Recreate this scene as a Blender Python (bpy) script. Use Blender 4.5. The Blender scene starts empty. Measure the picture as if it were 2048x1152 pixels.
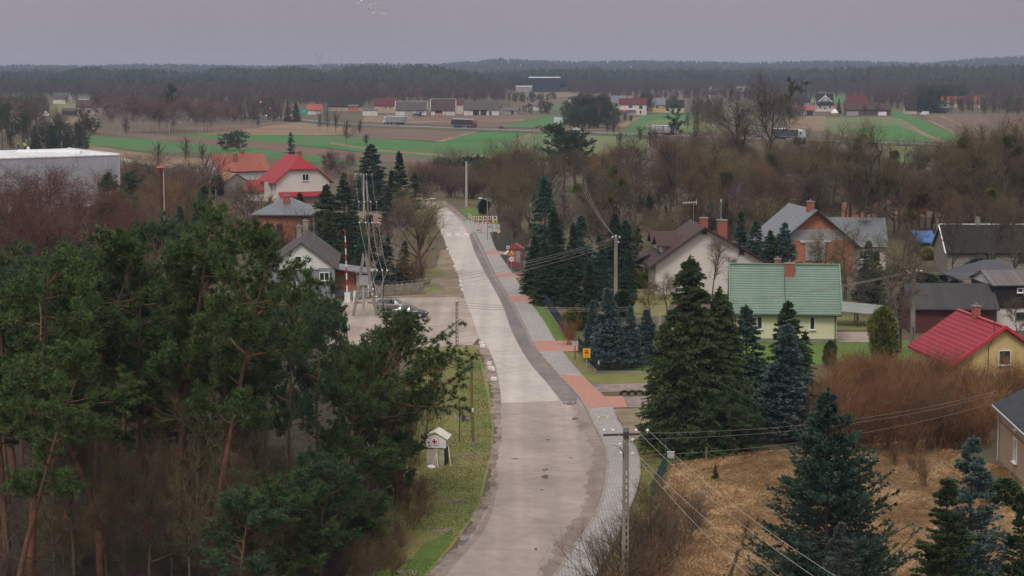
import bpy, math, random
import numpy as np
from mathutils import Vector, Matrix

SC = bpy.context.scene
COL = SC.collection
R_ = math.radians

# ------------------------------------------------------------------ camera
F, CX, CY, HC = 3982.0, 1024.0, 576.0, 30.0
TH = math.atan(448.0 / F)
cam_d = bpy.data.cameras.new('camera')
cam = bpy.data.objects.new('camera', cam_d)
COL.objects.link(cam)
cam.location = (0, 0, HC)
cam.rotation_euler = (math.pi / 2 - TH, 0, 0)
cam_d.sensor_width = 36.0
cam_d.lens = F / 2048.0 * 36.0
cam_d.clip_start = 1.0
cam_d.clip_end = 30000.0
SC.camera = cam

# ------------------------------------------------------------------ light
SUN_EL, SUN_AZ = 52.0, 200.0           # azimuth: 180 = behind the camera
sun_d = bpy.data.lights.new('sun', 'SUN')
sun_d.energy = 1.45
sun_d.angle = R_(16)
sun_d.color = (1.0, 0.94, 0.85)
sun = bpy.data.objects.new('sun', sun_d)
COL.objects.link(sun)
sdir = Vector((math.sin(R_(SUN_AZ)) * math.cos(R_(SUN_EL)), math.cos(R_(SUN_AZ)) * math.cos(R_(SUN_EL)), math.sin(R_(SUN_EL))))
sun.rotation_euler = sdir.to_track_quat('Z', 'Y').to_euler()

world = bpy.data.worlds.new('World')
SC.world = world
world.use_nodes = True
wn, wl = world.node_tree.nodes, world.node_tree.links
wn.clear()
w_out = wn.new('ShaderNodeOutputWorld')
w_bg = wn.new('ShaderNodeBackground')
w_sky = wn.new('ShaderNodeTexSky')
w_sky.sky_type = 'NISHITA'
w_sky.sun_disc = False
w_sky.sun_elevation = R_(SUN_EL)
w_sky.sun_rotation = R_(SUN_AZ)
w_sky.dust_density = 6.0
w_hs = wn.new('ShaderNodeHueSaturation')
w_hs.inputs['Saturation'].default_value = 0.12
w_tc = wn.new('ShaderNodeTexCoord')
w_sep = wn.new('ShaderNodeSeparateXYZ')
w_ramp = wn.new('ShaderNodeValToRGB')     # overcast cloud deck: brighter overhead than at the horizon
w_ramp.color_ramp.elements[0].position = 0.0
w_ramp.color_ramp.elements[0].color = (3.5, 3.2, 3.5, 1)
w_ramp.color_ramp.elements[1].position = 0.55
w_ramp.color_ramp.elements[1].color = (9.6, 9.1, 9.0, 1)
e_ = w_ramp.color_ramp.elements.new(0.09)
e_.color = (3.6, 3.4, 3.85, 1)
w_noise = wn.new('ShaderNodeTexNoise')
w_noise.inputs['Scale'].default_value = 3.0
w_noise.inputs['Detail'].default_value = 5.0
w_mulv = wn.new('ShaderNodeMath'); w_mulv.operation = 'MULTIPLY_ADD'
w_mulv.inputs[1].default_value = 0.35; w_mulv.inputs[2].default_value = 0.83
w_mix = wn.new('ShaderNodeMixRGB')
w_mix.inputs['Fac'].default_value = 0.88
w_mm = wn.new('ShaderNodeVectorMath'); w_mm.operation = 'SCALE'
wl.new(w_tc.outputs['Generated'], w_sep.inputs[0])
wl.new(w_sep.outputs['Z'], w_ramp.inputs['Fac'])
wl.new(w_tc.outputs['Generated'], w_noise.inputs['Vector'])
wl.new(w_noise.outputs['Fac'], w_mulv.inputs[0])
wl.new(w_ramp.outputs['Color'], w_mm.inputs[0])
wl.new(w_mulv.outputs[0], w_mm.inputs['Scale'])
wl.new(w_sky.outputs['Color'], w_hs.inputs['Color'])
wl.new(w_hs.outputs['Color'], w_mix.inputs['Color1'])
wl.new(w_mm.outputs['Vector'], w_mix.inputs['Color2'])
wl.new(w_mix.outputs['Color'], w_bg.inputs['Color'])
w_bg.inputs['Strength'].default_value = 0.10
wl.new(w_bg.outputs['Background'], w_out.inputs['Surface'])

SC.view_settings.view_transform = 'Standard'
SC.view_settings.look = 'None'
SC.view_settings.exposure = 0.0
SC.view_settings.gamma = 1.0
SC.cycles.use_denoising = True
SC.cycles.denoiser = 'OPENIMAGEDENOISE'
SC.cycles.denoising_input_passes = 'RGB_ALBEDO_NORMAL'
SC.cycles.denoising_prefilter = 'NONE'
SC.cycles.use_adaptive_sampling = False
SC.cycles.max_bounces = 6
SC.cycles.diffuse_bounces = 3
SC.cycles.glossy_bounces = 2
SC.cycles.transmission_bounces = 2
SC.cycles.volume_bounces = 0
SC.cycles.caustics_reflective = False
SC.cycles.caustics_refractive = False

# ------------------------------------------------------------------ helpers
cT, sT = math.cos(TH), math.sin(TH)

def ray(px, py):
    u, v = (px - CX) / F, (CY - py) / F
    return u, cT + v * sT, -sT + v * cT

def G(px, py, z=0.0):
    u, a, b = ray(px, py)
    t = (z - HC) / b
    return Vector((u * t, a * t, z))

def AT(px, py, Y):
    u, a, b = ray(px, py)
    t = Y / a
    return Vector((u * t, Y, HC + b * t))

def scl(py):
    return (py - 128.0) / 30.0

def tag(o, label=None, cat=None, group=None, kind=None):
    if label: o['label'] = label
    if cat: o['category'] = cat
    if group: o['group'] = group
    if kind: o['kind'] = kind
    return o

def link(name, me, parent=None, loc=None, rot=None):
    o = bpy.data.objects.new(name, me)
    COL.objects.link(o)
    if parent is not None: o.parent = parent
    if loc is not None: o.location = loc
    if rot is not None: o.rotation_euler = rot
    return o

def thing(name, label, cat, loc=(0, 0, 0), rz=0.0, group=None):
    o = bpy.data.objects.new(name, None)
    COL.objects.link(o)
    o.empty_display_size = 0.5
    o.location = loc
    o.rotation_euler = (0, 0, rz)
    return tag(o, label, cat, group)

def np_mesh(name, V, faces, mats, midx=None, smooth=False):
    """faces: list of int arrays, each (n,k)"""
    me = bpy.data.meshes.new(name)
    V = np.asarray(V, dtype=np.float32).reshape(-1, 3)
    me.vertices.add(len(V))
    me.vertices.foreach_set('co', V.ravel())
    tot, start, ls, lt = 0, [], [], []
    loops = []
    for f in faces:
        f = np.asarray(f, dtype=np.int32)
        n, k = f.shape
        loops.append(f.ravel())
        ls.append(tot + np.arange(n, dtype=np.int32) * k)
        lt.append(np.full(n, k, dtype=np.int32))
        tot += n * k
    loops = np.concatenate(loops); ls = np.concatenate(ls); lt = np.concatenate(lt)
    me.loops.add(len(loops))
    me.loops.foreach_set('vertex_index', loops)
    me.polygons.add(len(ls))
    me.polygons.foreach_set('loop_start', ls)
    me.polygons.foreach_set('loop_total', lt)
    if midx is not None:
        me.polygons.foreach_set('material_index', np.asarray(midx, dtype=np.int32))
    if smooth:
        me.polygons.foreach_set('use_smooth', np.ones(len(ls), dtype=bool))
    for m in (mats if isinstance(mats, (list, tuple)) else [mats]):
        me.materials.append(m)
    me.update(calc_edges=True)
    me.validate()
    return me

class MB:
    """collects boxes, prisms, tubes; builds ONE mesh"""
    def __init__(s):
        s.v, s.f, s.m, s.cur = [], [], [], 0
    def mat(s, i):
        s.cur = i; return s
    def add(s, vs, fs):
        b = len(s.v)
        s.v += [tuple(v) for v in vs]
        for f in fs:
            s.f.append([b + i for i in f]); s.m.append(s.cur)
        return s
    def box(s, c, d, rz=0.0, taper=1.0):
        x, y, z = d[0] / 2, d[1] / 2, d[2] / 2
        cs, sn = math.cos(rz), math.sin(rz)
        vs = []
        for k, t in ((-1, 1.0), (1, taper)):
            for a, b in ((-1, -1), (1, -1), (1, 1), (-1, 1)):
                X, Y = a * x * t, b * y * t
                vs.append((c[0] + X * cs - Y * sn, c[1] + X * sn + Y * cs, c[2] + k * z))
        return s.add(vs, [(3, 2, 1, 0), (4, 5, 6, 7), (0, 1, 5, 4), (1, 2, 6, 5), (2, 3, 7, 6), (3, 0, 4, 7)])
    def beam(s, a, b, w, h=None, up=(0, 0, 1)):
        h = h or w
        a, b = Vector(a), Vector(b)
        d = (b - a).normalized()
        u = Vector(up)
        if abs(d.dot(u)) > 0.98: u = Vector((0, 1, 0))
        r = d.cross(u).normalized(); u = r.cross(d)
        vs = []
        for p in (a, b):
            for i, j in ((-1, -1), (1, -1), (1, 1), (-1, 1)):
                vs.append(p + r * (i * w / 2) + u * (j * h / 2))
        return s.add(vs, [(0, 1, 2, 3), (7, 6, 5, 4), (4, 5, 1, 0), (5, 6, 2, 1), (6, 7, 3, 2), (7, 4, 0, 3)])
    def tube(s, pts, rad, n=8, cap=True):
        pts = [Vector(p) for p in pts]
        if not isinstance(rad, (list, tuple)): rad = [rad] * len(pts)
        vs, fs = [], []
        for i, p in enumerate(pts):
            d = (pts[min(i + 1, len(pts) - 1)] - pts[max(i - 1, 0)])
            d = d.normalized() if d.length > 1e-9 else Vector((0, 0, 1))
            u = Vector((1, 0, 0)) if abs(d.x) < 0.9 else Vector((0, 1, 0))
            r = d.cross(u).normalized(); u = r.cross(d)
            for k in range(n):
                a = 2 * math.pi * k / n
                vs.append(p + (r * math.cos(a) + u * math.sin(a)) * rad[i])
        for i in range(len(pts) - 1):
            for k in range(n):
                k2 = (k + 1) % n
                fs.append((i * n + k2, i * n + k, (i + 1) * n + k, (i + 1) * n + k2))
        if cap:
            fs.append(tuple(range(n)))
            fs.append(tuple((len(pts) - 1) * n + n - 1 - k for k in range(n)))
        return s.add(vs, fs)
    def ext(s, poly, axis, a, b):
        """polygon (2-D) extruded along axis from a to b"""
        n = len(poly)
        def P(q, t):
            if axis == 'x': return (t, q[0], q[1])
            if axis == 'y': return (q[0], t, q[1])
            return (q[0], q[1], t)
        vs = [P(q, a) for q in poly] + [P(q, b) for q in poly]
        fs = [tuple(range(n - 1, -1, -1)), tuple(range(n, 2 * n))]
        for i in range(n):
            j = (i + 1) % n
            fs.append((i, j, n + j, n + i))
        return s.add(vs, fs)
    def build(s, name, mats, parent=None, loc=None, rot=None, smooth=False):
        return link(name, s.mesh(name, mats, smooth), parent, loc, rot)
    def mesh(s, name, mats, smooth=False):
        me = bpy.data.meshes.new(name)
        me.from_pydata(s.v, [], s.f)
        for m in (mats if isinstance(mats, (list, tuple)) else [mats]):
            me.materials.append(m)
        me.polygons.foreach_set('material_index', s.m)
        if smooth: me.polygons.foreach_set('use_smooth', [True] * len(s.f))
        me.update()
        return me

# ------------------------------------------------------------------ materials
def mk(name):
    m = bpy.data.materials.new(name)
    m.use_nodes = True
    nt = m.node_tree
    b = nt.nodes['Principled BSDF']
    return m, nt.nodes, nt.links, b

def ramp(n, stops):
    r = n.new('ShaderNodeValToRGB')
    el = r.color_ramp.elements
    for i, (p, c) in enumerate(stops):
        if i < 2: e = el[i]; e.position = p
        else: e = el.new(p)
        e.color = (*c, 1)
    return r

def noisy(name, c1, c2, scale=3.0, rough=0.85, c3=None, scale2=None, f2=0.5, bump=0.0, bscale=None, stretch=(1, 1, 1),
          spec=0.25, metal=0.0, rnd=0.0, lo=0.35, hi=0.65, detail=6):
    """two colours mixed by noise, a third by another noise, optional bump and per-object variation"""
    m, n, l, b = mk(name)
    tc = n.new('ShaderNodeTexCoord')
    mp = n.new('ShaderNodeMapping'); mp.inputs['Scale'].default_value = stretch
    l.new(tc.outputs['Object'], mp.inputs['Vector'])
    nz = n.new('ShaderNodeTexNoise'); nz.inputs['Scale'].default_value = scale; nz.inputs['Detail'].default_value = detail
    nz.inputs['Roughness'].default_value = 0.65
    l.new(mp.outputs[0], nz.inputs['Vector'])
    r = ramp(n, [(lo, c1), (hi, c2)])
    l.new(nz.outputs['Fac'], r.inputs['Fac'])
    col = r.outputs['Color']
    if c3 is not None:
        nz2 = n.new('ShaderNodeTexNoise'); nz2.inputs['Scale'].default_value = scale2 or scale * 0.2
        nz2.inputs['Detail'].default_value = 5
        l.new(mp.outputs[0], nz2.inputs['Vector'])
        r2 = ramp(n, [(0.5 - 0.18 * (1 - f2) - 0.0, (0, 0, 0)), (0.72, (1, 1, 1))])
        l.new(nz2.outputs['Fac'], r2.inputs['Fac'])
        mx = n.new('ShaderNodeMixRGB'); mx.inputs['Color2'].default_value = (*c3, 1)
        l.new(r2.outputs['Color'], mx.inputs['Fac']); l.new(col, mx.inputs['Color1'])
        col = mx.outputs['Color']
    if rnd:
        oi = n.new('ShaderNodeObjectInfo')
        ma = n.new('ShaderNodeMath'); ma.operation = 'MULTIPLY_ADD'
        ma.inputs[1].default_value = 2 * rnd; ma.inputs[2].default_value = 1 - rnd
        hs = n.new('ShaderNodeHueSaturation')
        l.new(oi.outputs['Random'], ma.inputs[0]); l.new(ma.outputs[0], hs.inputs['Value'])
        l.new(col, hs.inputs['Color']); col = hs.outputs['Color']
    l.new(col, b.inputs['Base Color'])
    b.inputs['Roughness'].default_value = rough
    b.inputs['Metallic'].default_value = metal
    b.inputs['Specular IOR Level'].default_value = spec
    if bump:
        nb = n.new('ShaderNodeTexNoise'); nb.inputs['Scale'].default_value = bscale or scale * 4
        nb.inputs['Detail'].default_value = 4
        l.new(mp.outputs[0], nb.inputs['Vector'])
        bp = n.new('ShaderNodeBump'); bp.inputs['Strength'].default_value = bump; bp.inputs['Distance'].default_value = 0.05
        l.new(nb.outputs['Fac'], bp.inputs['Height']); l.new(bp.outputs[0], b.inputs['Normal'])
    return m

def plain(name, c, rough=0.6, metal=0.0, var=0.12, scale=1.5, spec=0.3):
    return noisy(name, tuple(x * (1 - var) for x in c), tuple(min(1, x * (1 + var)) for x in c), scale, rough, spec=spec, metal=metal)

def bricks(name, c1, c2, mortar, bw=0.25, bh=0.075, gap=0.012, rough=0.9, vec='wall', bump=0.3, stain=None, off=0.5, spec=0.2, tint=0.5):
    """brick texture; 'wall' uses (x+y, z); 'floor' uses (x, y); 'roof' uses (x, 1.4 z)"""
    m, n, l, b = mk(name)
    tc = n.new('ShaderNodeTexCoord')
    sp = n.new('ShaderNodeSeparateXYZ'); l.new(tc.outputs['Object'], sp.inputs[0])
    cb = n.new('ShaderNodeCombineXYZ')
    if vec == 'wall':
        ad = n.new('ShaderNodeMath'); ad.operation = 'ADD'
        l.new(sp.outputs['X'], ad.inputs[0]); l.new(sp.outputs['Y'], ad.inputs[1])
        l.new(ad.outputs[0], cb.inputs['X']); l.new(sp.outputs['Z'], cb.inputs['Y'])
    elif vec == 'roof':
        l.new(sp.outputs['X'], cb.inputs['X']); l.new(sp.outputs['Z'], cb.inputs['Y'])
    elif vec == 'seam':          # standing seams: across the ridge
        l.new(sp.outputs['Z'], cb.inputs['X']); l.new(sp.outputs['X'], cb.inputs['Y'])
    else:
        l.new(sp.outputs['X'], cb.inputs['X']); l.new(sp.outputs['Y'], cb.inputs['Y'])
    bt = n.new('ShaderNodeTexBrick')
    bt.inputs['Scale'].default_value = 1.0
    bt.inputs['Brick Width'].default_value = bw
    bt.inputs['Row Height'].default_value = bh
    bt.inputs['Mortar Size'].default_value = gap
    bt.inputs['Mortar Smooth'].default_value = 0.2
    bt.inputs['Bias'].default_value = 0.0
    bt.offset = off
    bt.inputs['Color1'].default_value = (*c1, 1); bt.inputs['Color2'].default_value = (*c2, 1); bt.inputs['Mortar'].default_value = (*mortar, 1)
    l.new(cb.outputs[0], bt.inputs['Vector'])
    col = bt.outputs['Color']
    nz = n.new('ShaderNodeTexNoise'); nz.inputs['Scale'].default_value = 0.55; nz.inputs['Detail'].default_value = 8
    nz.inputs['Roughness'].default_value = 0.7
    l.new(tc.outputs['Object'], nz.inputs['Vector'])
    r = ramp(n, [(0.35, (0, 0, 0)), (0.75, (tint, tint, tint))])
    l.new(nz.outputs['Fac'], r.inputs['Fac'])
    mx = n.new('ShaderNodeMixRGB'); mx.inputs['Color2'].default_value = (*(stain or tuple(x * 0.6 for x in c1)), 1)
    l.new(r.outputs['Color'], mx.inputs['Fac']); l.new(col, mx.inputs['Color1'])
    l.new(mx.outputs['Color'], b.inputs['Base Color'])
    b.inputs['Roughness'].default_value = rough
    b.inputs['Specular IOR Level'].default_value = spec
    bp = n.new('ShaderNodeBump'); bp.inputs['Strength'].default_value = bump; bp.inputs['Distance'].default_value = 0.03
    bp.invert = True
    l.new(bt.outputs['Fac'], bp.inputs['Height']); l.new(bp.outputs[0], b.inputs['Normal'])
    return m

def emit(name, c, s):
    m, n, l, b = mk(name)
    b.inputs['Base Color'].default_value = (*c, 1)
    b.inputs['Emission Color'].default_value = (*c, 1)
    b.inputs['Emission Strength'].default_value = s
    return m

# vegetation
def leafmat(name, c1, c2, rnd=0.15, scale=1.2):
    m = noisy(name, c1, c2, scale, 0.6, rnd=rnd, spec=0.25, detail=3)
    b = m.node_tree.nodes['Principled BSDF']
    return m
PINE = leafmat('pine needles', (0.032, 0.062, 0.018), (0.095, 0.145, 0.042))
PINE2 = leafmat('blue green pine needles', (0.028, 0.06, 0.027), (0.082, 0.135, 0.058))
SPRUCE = leafmat('spruce needles', (0.018, 0.044, 0.02), (0.052, 0.095, 0.038))
SPRUCE_OL = leafmat('olive spruce needles', (0.028, 0.056, 0.018), (0.075, 0.108, 0.035))
BLUESP = leafmat('blue spruce needles', (0.05, 0.092, 0.088), (0.125, 0.185, 0.175))
NEARSP = leafmat('deep green spruce needles', (0.026, 0.064, 0.045), (0.07, 0.13, 0.09))
THUJA = leafmat('yellow green thuja', (0.06, 0.085, 0.015), (0.16, 0.175, 0.03))
MISTLE = leafmat('mistletoe', (0.07, 0.085, 0.012), (0.15, 0.165, 0.03))
PBARK = noisy('red pine bark', (0.12, 0.055, 0.034), (0.23, 0.105, 0.06), 2.0, 0.9, bump=0.5, bscale=14, c3=(0.075, 0.055, 0.042), scale2=0.6, rnd=0.2)
DBARK = noisy('dark bark', (0.05, 0.042, 0.034), (0.11, 0.09, 0.07), 3.0, 0.9, bump=0.5, bscale=20, rnd=0.2)
GBARK = noisy('mossy grey bark', (0.07, 0.06, 0.042), (0.15, 0.13, 0.085), 2.5, 0.9, bump=0.5, bscale=20, rnd=0.2)
BIRCH = noisy('birch bark', (0.35, 0.32, 0.29), (0.62, 0.58, 0.54), 4.0, 0.8, c3=(0.06, 0.05, 0.045), scale2=2.2, rnd=0.1, stretch=(1, 1, 2.5))
def twig(name, a, b_): return noisy(name, a, b_, 0.7, 0.9, rnd=0.22)
TW_GREY = twig('grey brown twigs', (0.085, 0.062, 0.044), (0.165, 0.12, 0.082))
TW_BROWN = twig('brown twigs', (0.11, 0.066, 0.038), (0.2, 0.12, 0.066))
TW_RED = twig('red brown twigs', (0.095, 0.042, 0.034), (0.17, 0.075, 0.058))
TW_ORANGE = twig('orange brown twigs', (0.19, 0.095, 0.04), (0.33, 0.175, 0.07))
TW_OLIVE = twig('olive twigs', (0.11, 0.092, 0.042), (0.2, 0.165, 0.08))
TW_WILLOW = twig('willow twigs', (0.20, 0.165, 0.08), (0.33, 0.28, 0.15))
TW_PURP = twig('purple birch twigs', (0.095, 0.055, 0.052), (0.165, 0.095, 0.085))
# ------------------------------------------------------------------ trees
def frames(D):
    D = D / np.maximum(np.linalg.norm(D, axis=-1, keepdims=True), 1e-9)
    ref = np.where(np.abs(D[..., 2:3]) < 0.9, np.array([0., 0., 1.]), np.array([1., 0., 0.]))
    U = np.cross(D, ref); U /= np.maximum(np.linalg.norm(U, axis=-1, keepdims=True), 1e-9)
    return D, U, np.cross(D, U)

def strands(P, R, sides):
    """polylines P (N,K,3) with radii R (N,K) -> vertices, quads (continuous tubes)"""
    N, K, _ = P.shape
    T = np.empty_like(P)
    T[:, 1:-1] = P[:, 2:] - P[:, :-2]
    T[:, 0] = P[:, 1] - P[:, 0]; T[:, -1] = P[:, -1] - P[:, -2]
    D0, U0, _ = frames(P[:, -1] - P[:, 0])
    T /= np.maximum(np.linalg.norm(T, axis=-1, keepdims=True), 1e-9)
    U = U0[:, None, :] - T * np.sum(U0[:, None, :] * T, axis=-1, keepdims=True)
    U /= np.maximum(np.linalg.norm(U, axis=-1, keepdims=True), 1e-9)
    W = np.cross(T, U)
    a = np.arange(sides) * 2 * np.pi / sides
    V = P[:, :, None, :] + R[:, :, None, None] * (U[:, :, None, :] * np.cos(a)[None, None, :, None] + W[:, :, None, :] * np.sin(a)[None, None, :, None])
    idx = np.arange(N * K * sides).reshape(N, K, sides)
    q = np.stack([idx[:, :-1, :], np.roll(idx, -1, 2)[:, :-1, :], np.roll(idx, -1, 2)[:, 1:, :], idx[:, 1:, :]], -1)
    return V.reshape(-1, 3), q.reshape(-1, 4)

def spawn(rng, P, R, n, t0, t1, length, ang, K, up, wig, rfac, rend=0.35, tpow=1.0, prof=None, plane=None):
    """n children on every parent polyline"""
    N, Kp, _ = P.shape
    t = t0 + (t1 - t0) * rng.random((N, n)) ** tpow
    s = t * (Kp - 1); i = np.minimum(s.astype(int), Kp - 2); f = (s - i)[..., None]
    ar = np.arange(N)[:, None]
    A = P[ar, i] * (1 - f) + P[ar, i + 1] * f
    T = P[ar, i + 1] - P[ar, i]
    rad = R[ar, i] * (1 - f[..., 0]) + R[ar, i + 1] * f[..., 0]
    D, U, W = frames(T)
    phi = rng.random((N, n)) * 2 * np.pi
    if plane is not None:                 # side twigs lie in the branch's own flat plane
        sgn = np.where(rng.random((N, n)) < 0.5, 1.0, -1.0)
        Z = np.array([0., 0., 1.])
        S = np.cross(D, Z); S /= np.maximum(np.linalg.norm(S, axis=-1, keepdims=True), 1e-9)
        perp = S * sgn[..., None] + rng.normal(0, plane, (N, n, 3))
    else:
        perp = U * np.cos(phi)[..., None] + W * np.sin(phi)[..., None]
    a = ang[0] + (ang[1] - ang[0]) * rng.random((N, n))
    d = D * np.cos(a)[..., None] + perp * np.sin(a)[..., None]
    L = length[0] + (length[1] - length[0]) * rng.random((N, n))
    if prof is not None: L = L * prof(t)
    A = A.reshape(-1, 3); d = d.reshape(-1, 3); L = L.reshape(-1); rad = rad.reshape(-1)
    d /= np.maximum(np.linalg.norm(d, axis=-1, keepdims=True), 1e-9)
    C = np.empty((len(A), K, 3)); C[:, 0] = A
    for k in range(1, K):
        C[:, k] = C[:, k - 1] + d * (L / (K - 1))[:, None]
        d = d + rng.normal(0, wig, d.shape) + np.array([0, 0, up])
        d /= np.maximum(np.linalg.norm(d, axis=-1, keepdims=True), 1e-9)
    r0 = np.minimum(rad * 0.85, np.broadcast_to(np.asarray(rfac) * L, rad.shape))
    RR = r0[:, None] * np.linspace(1, rend, K)[None]
    return C, RR, t.reshape(-1)

def merge(parts):
    V, Fs, b = [], [], 0
    for v, f in parts:
        V.append(v); Fs.append(f + b); b += len(v)
    return np.concatenate(V), Fs

def trunk_line(rng, H, r, K, lean, wig, rtop=0.12):
    P = np.zeros((1, K, 3)); d = np.array([lean[0], lean[1], 1.0])
    for k in range(1, K):
        dd = d / np.linalg.norm(d)
        P[0, k] = P[0, k - 1] + dd * (H / (K - 1))
        d = d + np.append(rng.normal(0, wig, 2), 0)
    P[0, :, 2] *= H / P[0, -1, 2]
    return P, (r * np.linspace(1, rtop, K))[None]

def needles(rng, C, D, n, ln, w, spread, bias=(0, 0, 0)):
    """n thin triangles round every point C, fanned about the direction D"""
    N = len(C)
    D = D / np.maximum(np.linalg.norm(D, axis=-1, keepdims=True), 1e-9)
    d = D[:, None, :] + rng.normal(0, spread, (N, n, 3)) + np.array(bias)
    d /= np.maximum(np.linalg.norm(d, axis=-1, keepdims=True), 1e-9)
    side = np.cross(d, rng.normal(0, 1, (N, n, 3)))
    side /= np.maximum(np.linalg.norm(side, axis=-1, keepdims=True), 1e-9)
    L = (ln[0] + (ln[1] - ln[0]) * rng.random((N, n)))[..., None]
    base = C[:, None, :] + d * L * 0.02
    V = np.stack([base - side * w / 2, base + side * w / 2 + d * L * 0.3, base + d * L], 2)
    V[:, :, 1] = base + side * w * 0.5 + d * L * 0.35
    V[:, :, 0] = base - side * w * 0.5 + d * L * 0.25
    V = np.concatenate([V, base[:, :, None, :]], 2)          # kite: base, right, tip, left
    V = V[:, :, [3, 1, 2, 0], :]
    M = N * n
    return V.reshape(-1, 3), np.arange(M * 4).reshape(M, 4)

def at_t(P, t):
    """points and tangents at parameters t (N,m) along polylines"""
    N, K, _ = P.shape
    s = t * (K - 1); i = np.minimum(s.astype(int), K - 2); f = (s - i)[..., None]
    ar = np.arange(N)[:, None]
    return (P[ar, i] * (1 - f) + P[ar, i + 1] * f).reshape(-1, 3), (P[ar, i + 1] - P[ar, i]).reshape(-1, 3)

PROTO = {}

def add_proto(kind, trunk, crown, H, tips=None):
    PROTO.setdefault(kind, []).append((trunk, crown, H, tips))

def make_pine(kind, seed, H=18, lean=(0.02, 0), t0=0.45, spread=1.0, nl=26, sub=8, tuf=7, wig=0.035, side=None, mat=None, dens=24):
    rng = np.random.default_rng(seed)
    P0, R0 = trunk_line(rng, H, 0.20 * H / 18 + 0.05, 14, lean, wig)
    def prof(t):
        u = (t - t0) / (1 - t0)
        return np.clip(0.45 + 1.3 * u * (1.25 - u), 0.3, 1.0) * np.where(u > 0.85, 0.7, 1.0)
    P1, R1, t1 = spawn(rng, P0, R0, nl, t0, 0.99, (2.6 * spread, 4.4 * spread), (R_(48), R_(88)), 7, 0.07, 0.13, 0.022, prof=prof)
    if side is not None:                 # crown grown out to one side
        S = np.array(side); d = P1 - P1[:, :1]
        k = np.sum(d[:, -1] * S[None, :], -1) / np.maximum(np.linalg.norm(d[:, -1], axis=-1), 1e-6)
        P1 = P1[:, :1] + d * (1 + 0.9 * np.clip(k, -0.35, 1))[:, None, None]
    P2, R2, _ = spawn(rng, P1, R1, sub, 0.3, 1.0, (0.6 * spread, 1.25 * spread), (R_(25), R_(70)), 4, 0.16, 0.12, 0.016)
    # a few dead snags below the crown
    Pd, Rd, _ = spawn(rng, P0, R0, 7, 0.22, t0 + 0.05, (0.8, 2.4), (R_(60), R_(100)), 5, 0.03, 0.16, 0.014)
    Pd2, Rd2, _ = spawn(rng, Pd, Rd, 4, 0.3, 1.0, (0.3, 0.8), (R_(25), R_(60)), 3, 0.0, 0.15, 0.012)
    V, Fs = merge([strands(P0, R0, 9), strands(P1, R1, 5), strands(P2, R2, 3), strands(Pd, Rd, 4), strands(Pd2, Rd2, 3)])
    trunk = np_mesh(kind + ' trunk', V, Fs, PBARK, smooth=True)
    tt = rng.uniform(0.3, 1.0, (len(P2), tuf)); tt[:, 0] = 1.0
    C, D = at_t(P2, tt)
    C = C + rng.normal(0, 0.12, C.shape)
    D = D / np.maximum(np.linalg.norm(D, axis=-1, keepdims=True), 1e-9) * 0.5 + np.array([0, 0, 0.75])
    C1, D1 = at_t(P1, rng.uniform(0.75, 1.0, (len(P1), 4)))
    C = np.concatenate([C, C1]); D = np.concatenate([D, D1 * 2 + np.array([0, 0, .4])])
    V, f = needles(rng, C, D, dens, (0.2, 0.42), 0.036, 0.8)
    crown = np_mesh(kind + ' crown', V, [f], mat or PINE)
    add_proto(kind, trunk, crown, H)

def make_spruce(kind, seed, H=12, rad=2.4, nb=150, sub=12, tuf=3, mat=None, droop=-0.05, tipup=0.0, t0=0.04, power=0.8, sprig=(0.2, 0.36),
                w=0.09, dens=4, ang=(75, 100), bias=(0, 0, -0.25), rag=0.25, leader=True):
    rng = np.random.default_rng(seed)
    P0, R0 = trunk_line(rng, H, 0.13 * H / 12 + 0.02, 10, (0, 0), 0.008, 0.05)
    def prof(t): return np.clip((1 - t) ** power, 0.035, 1)
    P1, R1, t1 = spawn(rng, P0, R0, nb, t0, 0.985, (rad * (1 - rag), rad * (1 + rag * 0.5)), (R_(ang[0]), R_(ang[1])), 6, droop, 0.035, 0.012, prof=prof, tpow=1.25)
    if tipup:
        k = np.linspace(0, 1, 6) ** 2.2
        L = np.linalg.norm(P1[:, -1] - P1[:, 0], axis=-1)
        P1[:, :, 2] += k[None] * L[:, None] * tipup
    ln = np.linalg.norm(P1[:, -1] - P1[:, 0], axis=-1)
    P2, R2, t2 = spawn(rng, P1, R1, sub, 0.12, 0.97, (0.3, 0.42), (R_(38), R_(68)), 3, droop * 0.6, 0.05, 0.012, plane=0.22,
                       prof=lambda t: (1.1 - 0.75 * t) * np.clip(ln[:, None] / 1.0, 0.5, 2.4))
    V, Fs = merge([strands(P0, R0, 8), strands(P1, R1, 3)])
    trunk = np_mesh(kind + ' trunk', V, Fs, DBARK, smooth=True)
    C, D = at_t(P2, rng.uniform(0.1, 1.0, (len(P2), tuf)))
    CB, DB = at_t(P1, rng.uniform(0.2, 1.0, (len(P1), 8)))
    CE, DE = at_t(P1, np.ones((len(P1), 2)))
    CT, DT = at_t(P0, rng.uniform(0.9, 1.0, (1, 24)))
    C = np.concatenate([C, CB, CE, CT]); D = np.concatenate([D, DB, DE, DT])
    V, f = needles(rng, C, D, dens, sprig, w, 0.42, bias)
    crown = np_mesh(kind + ' crown', V, [f], mat or SPRUCE)
    add_proto(kind, trunk, crown, H)

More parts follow.
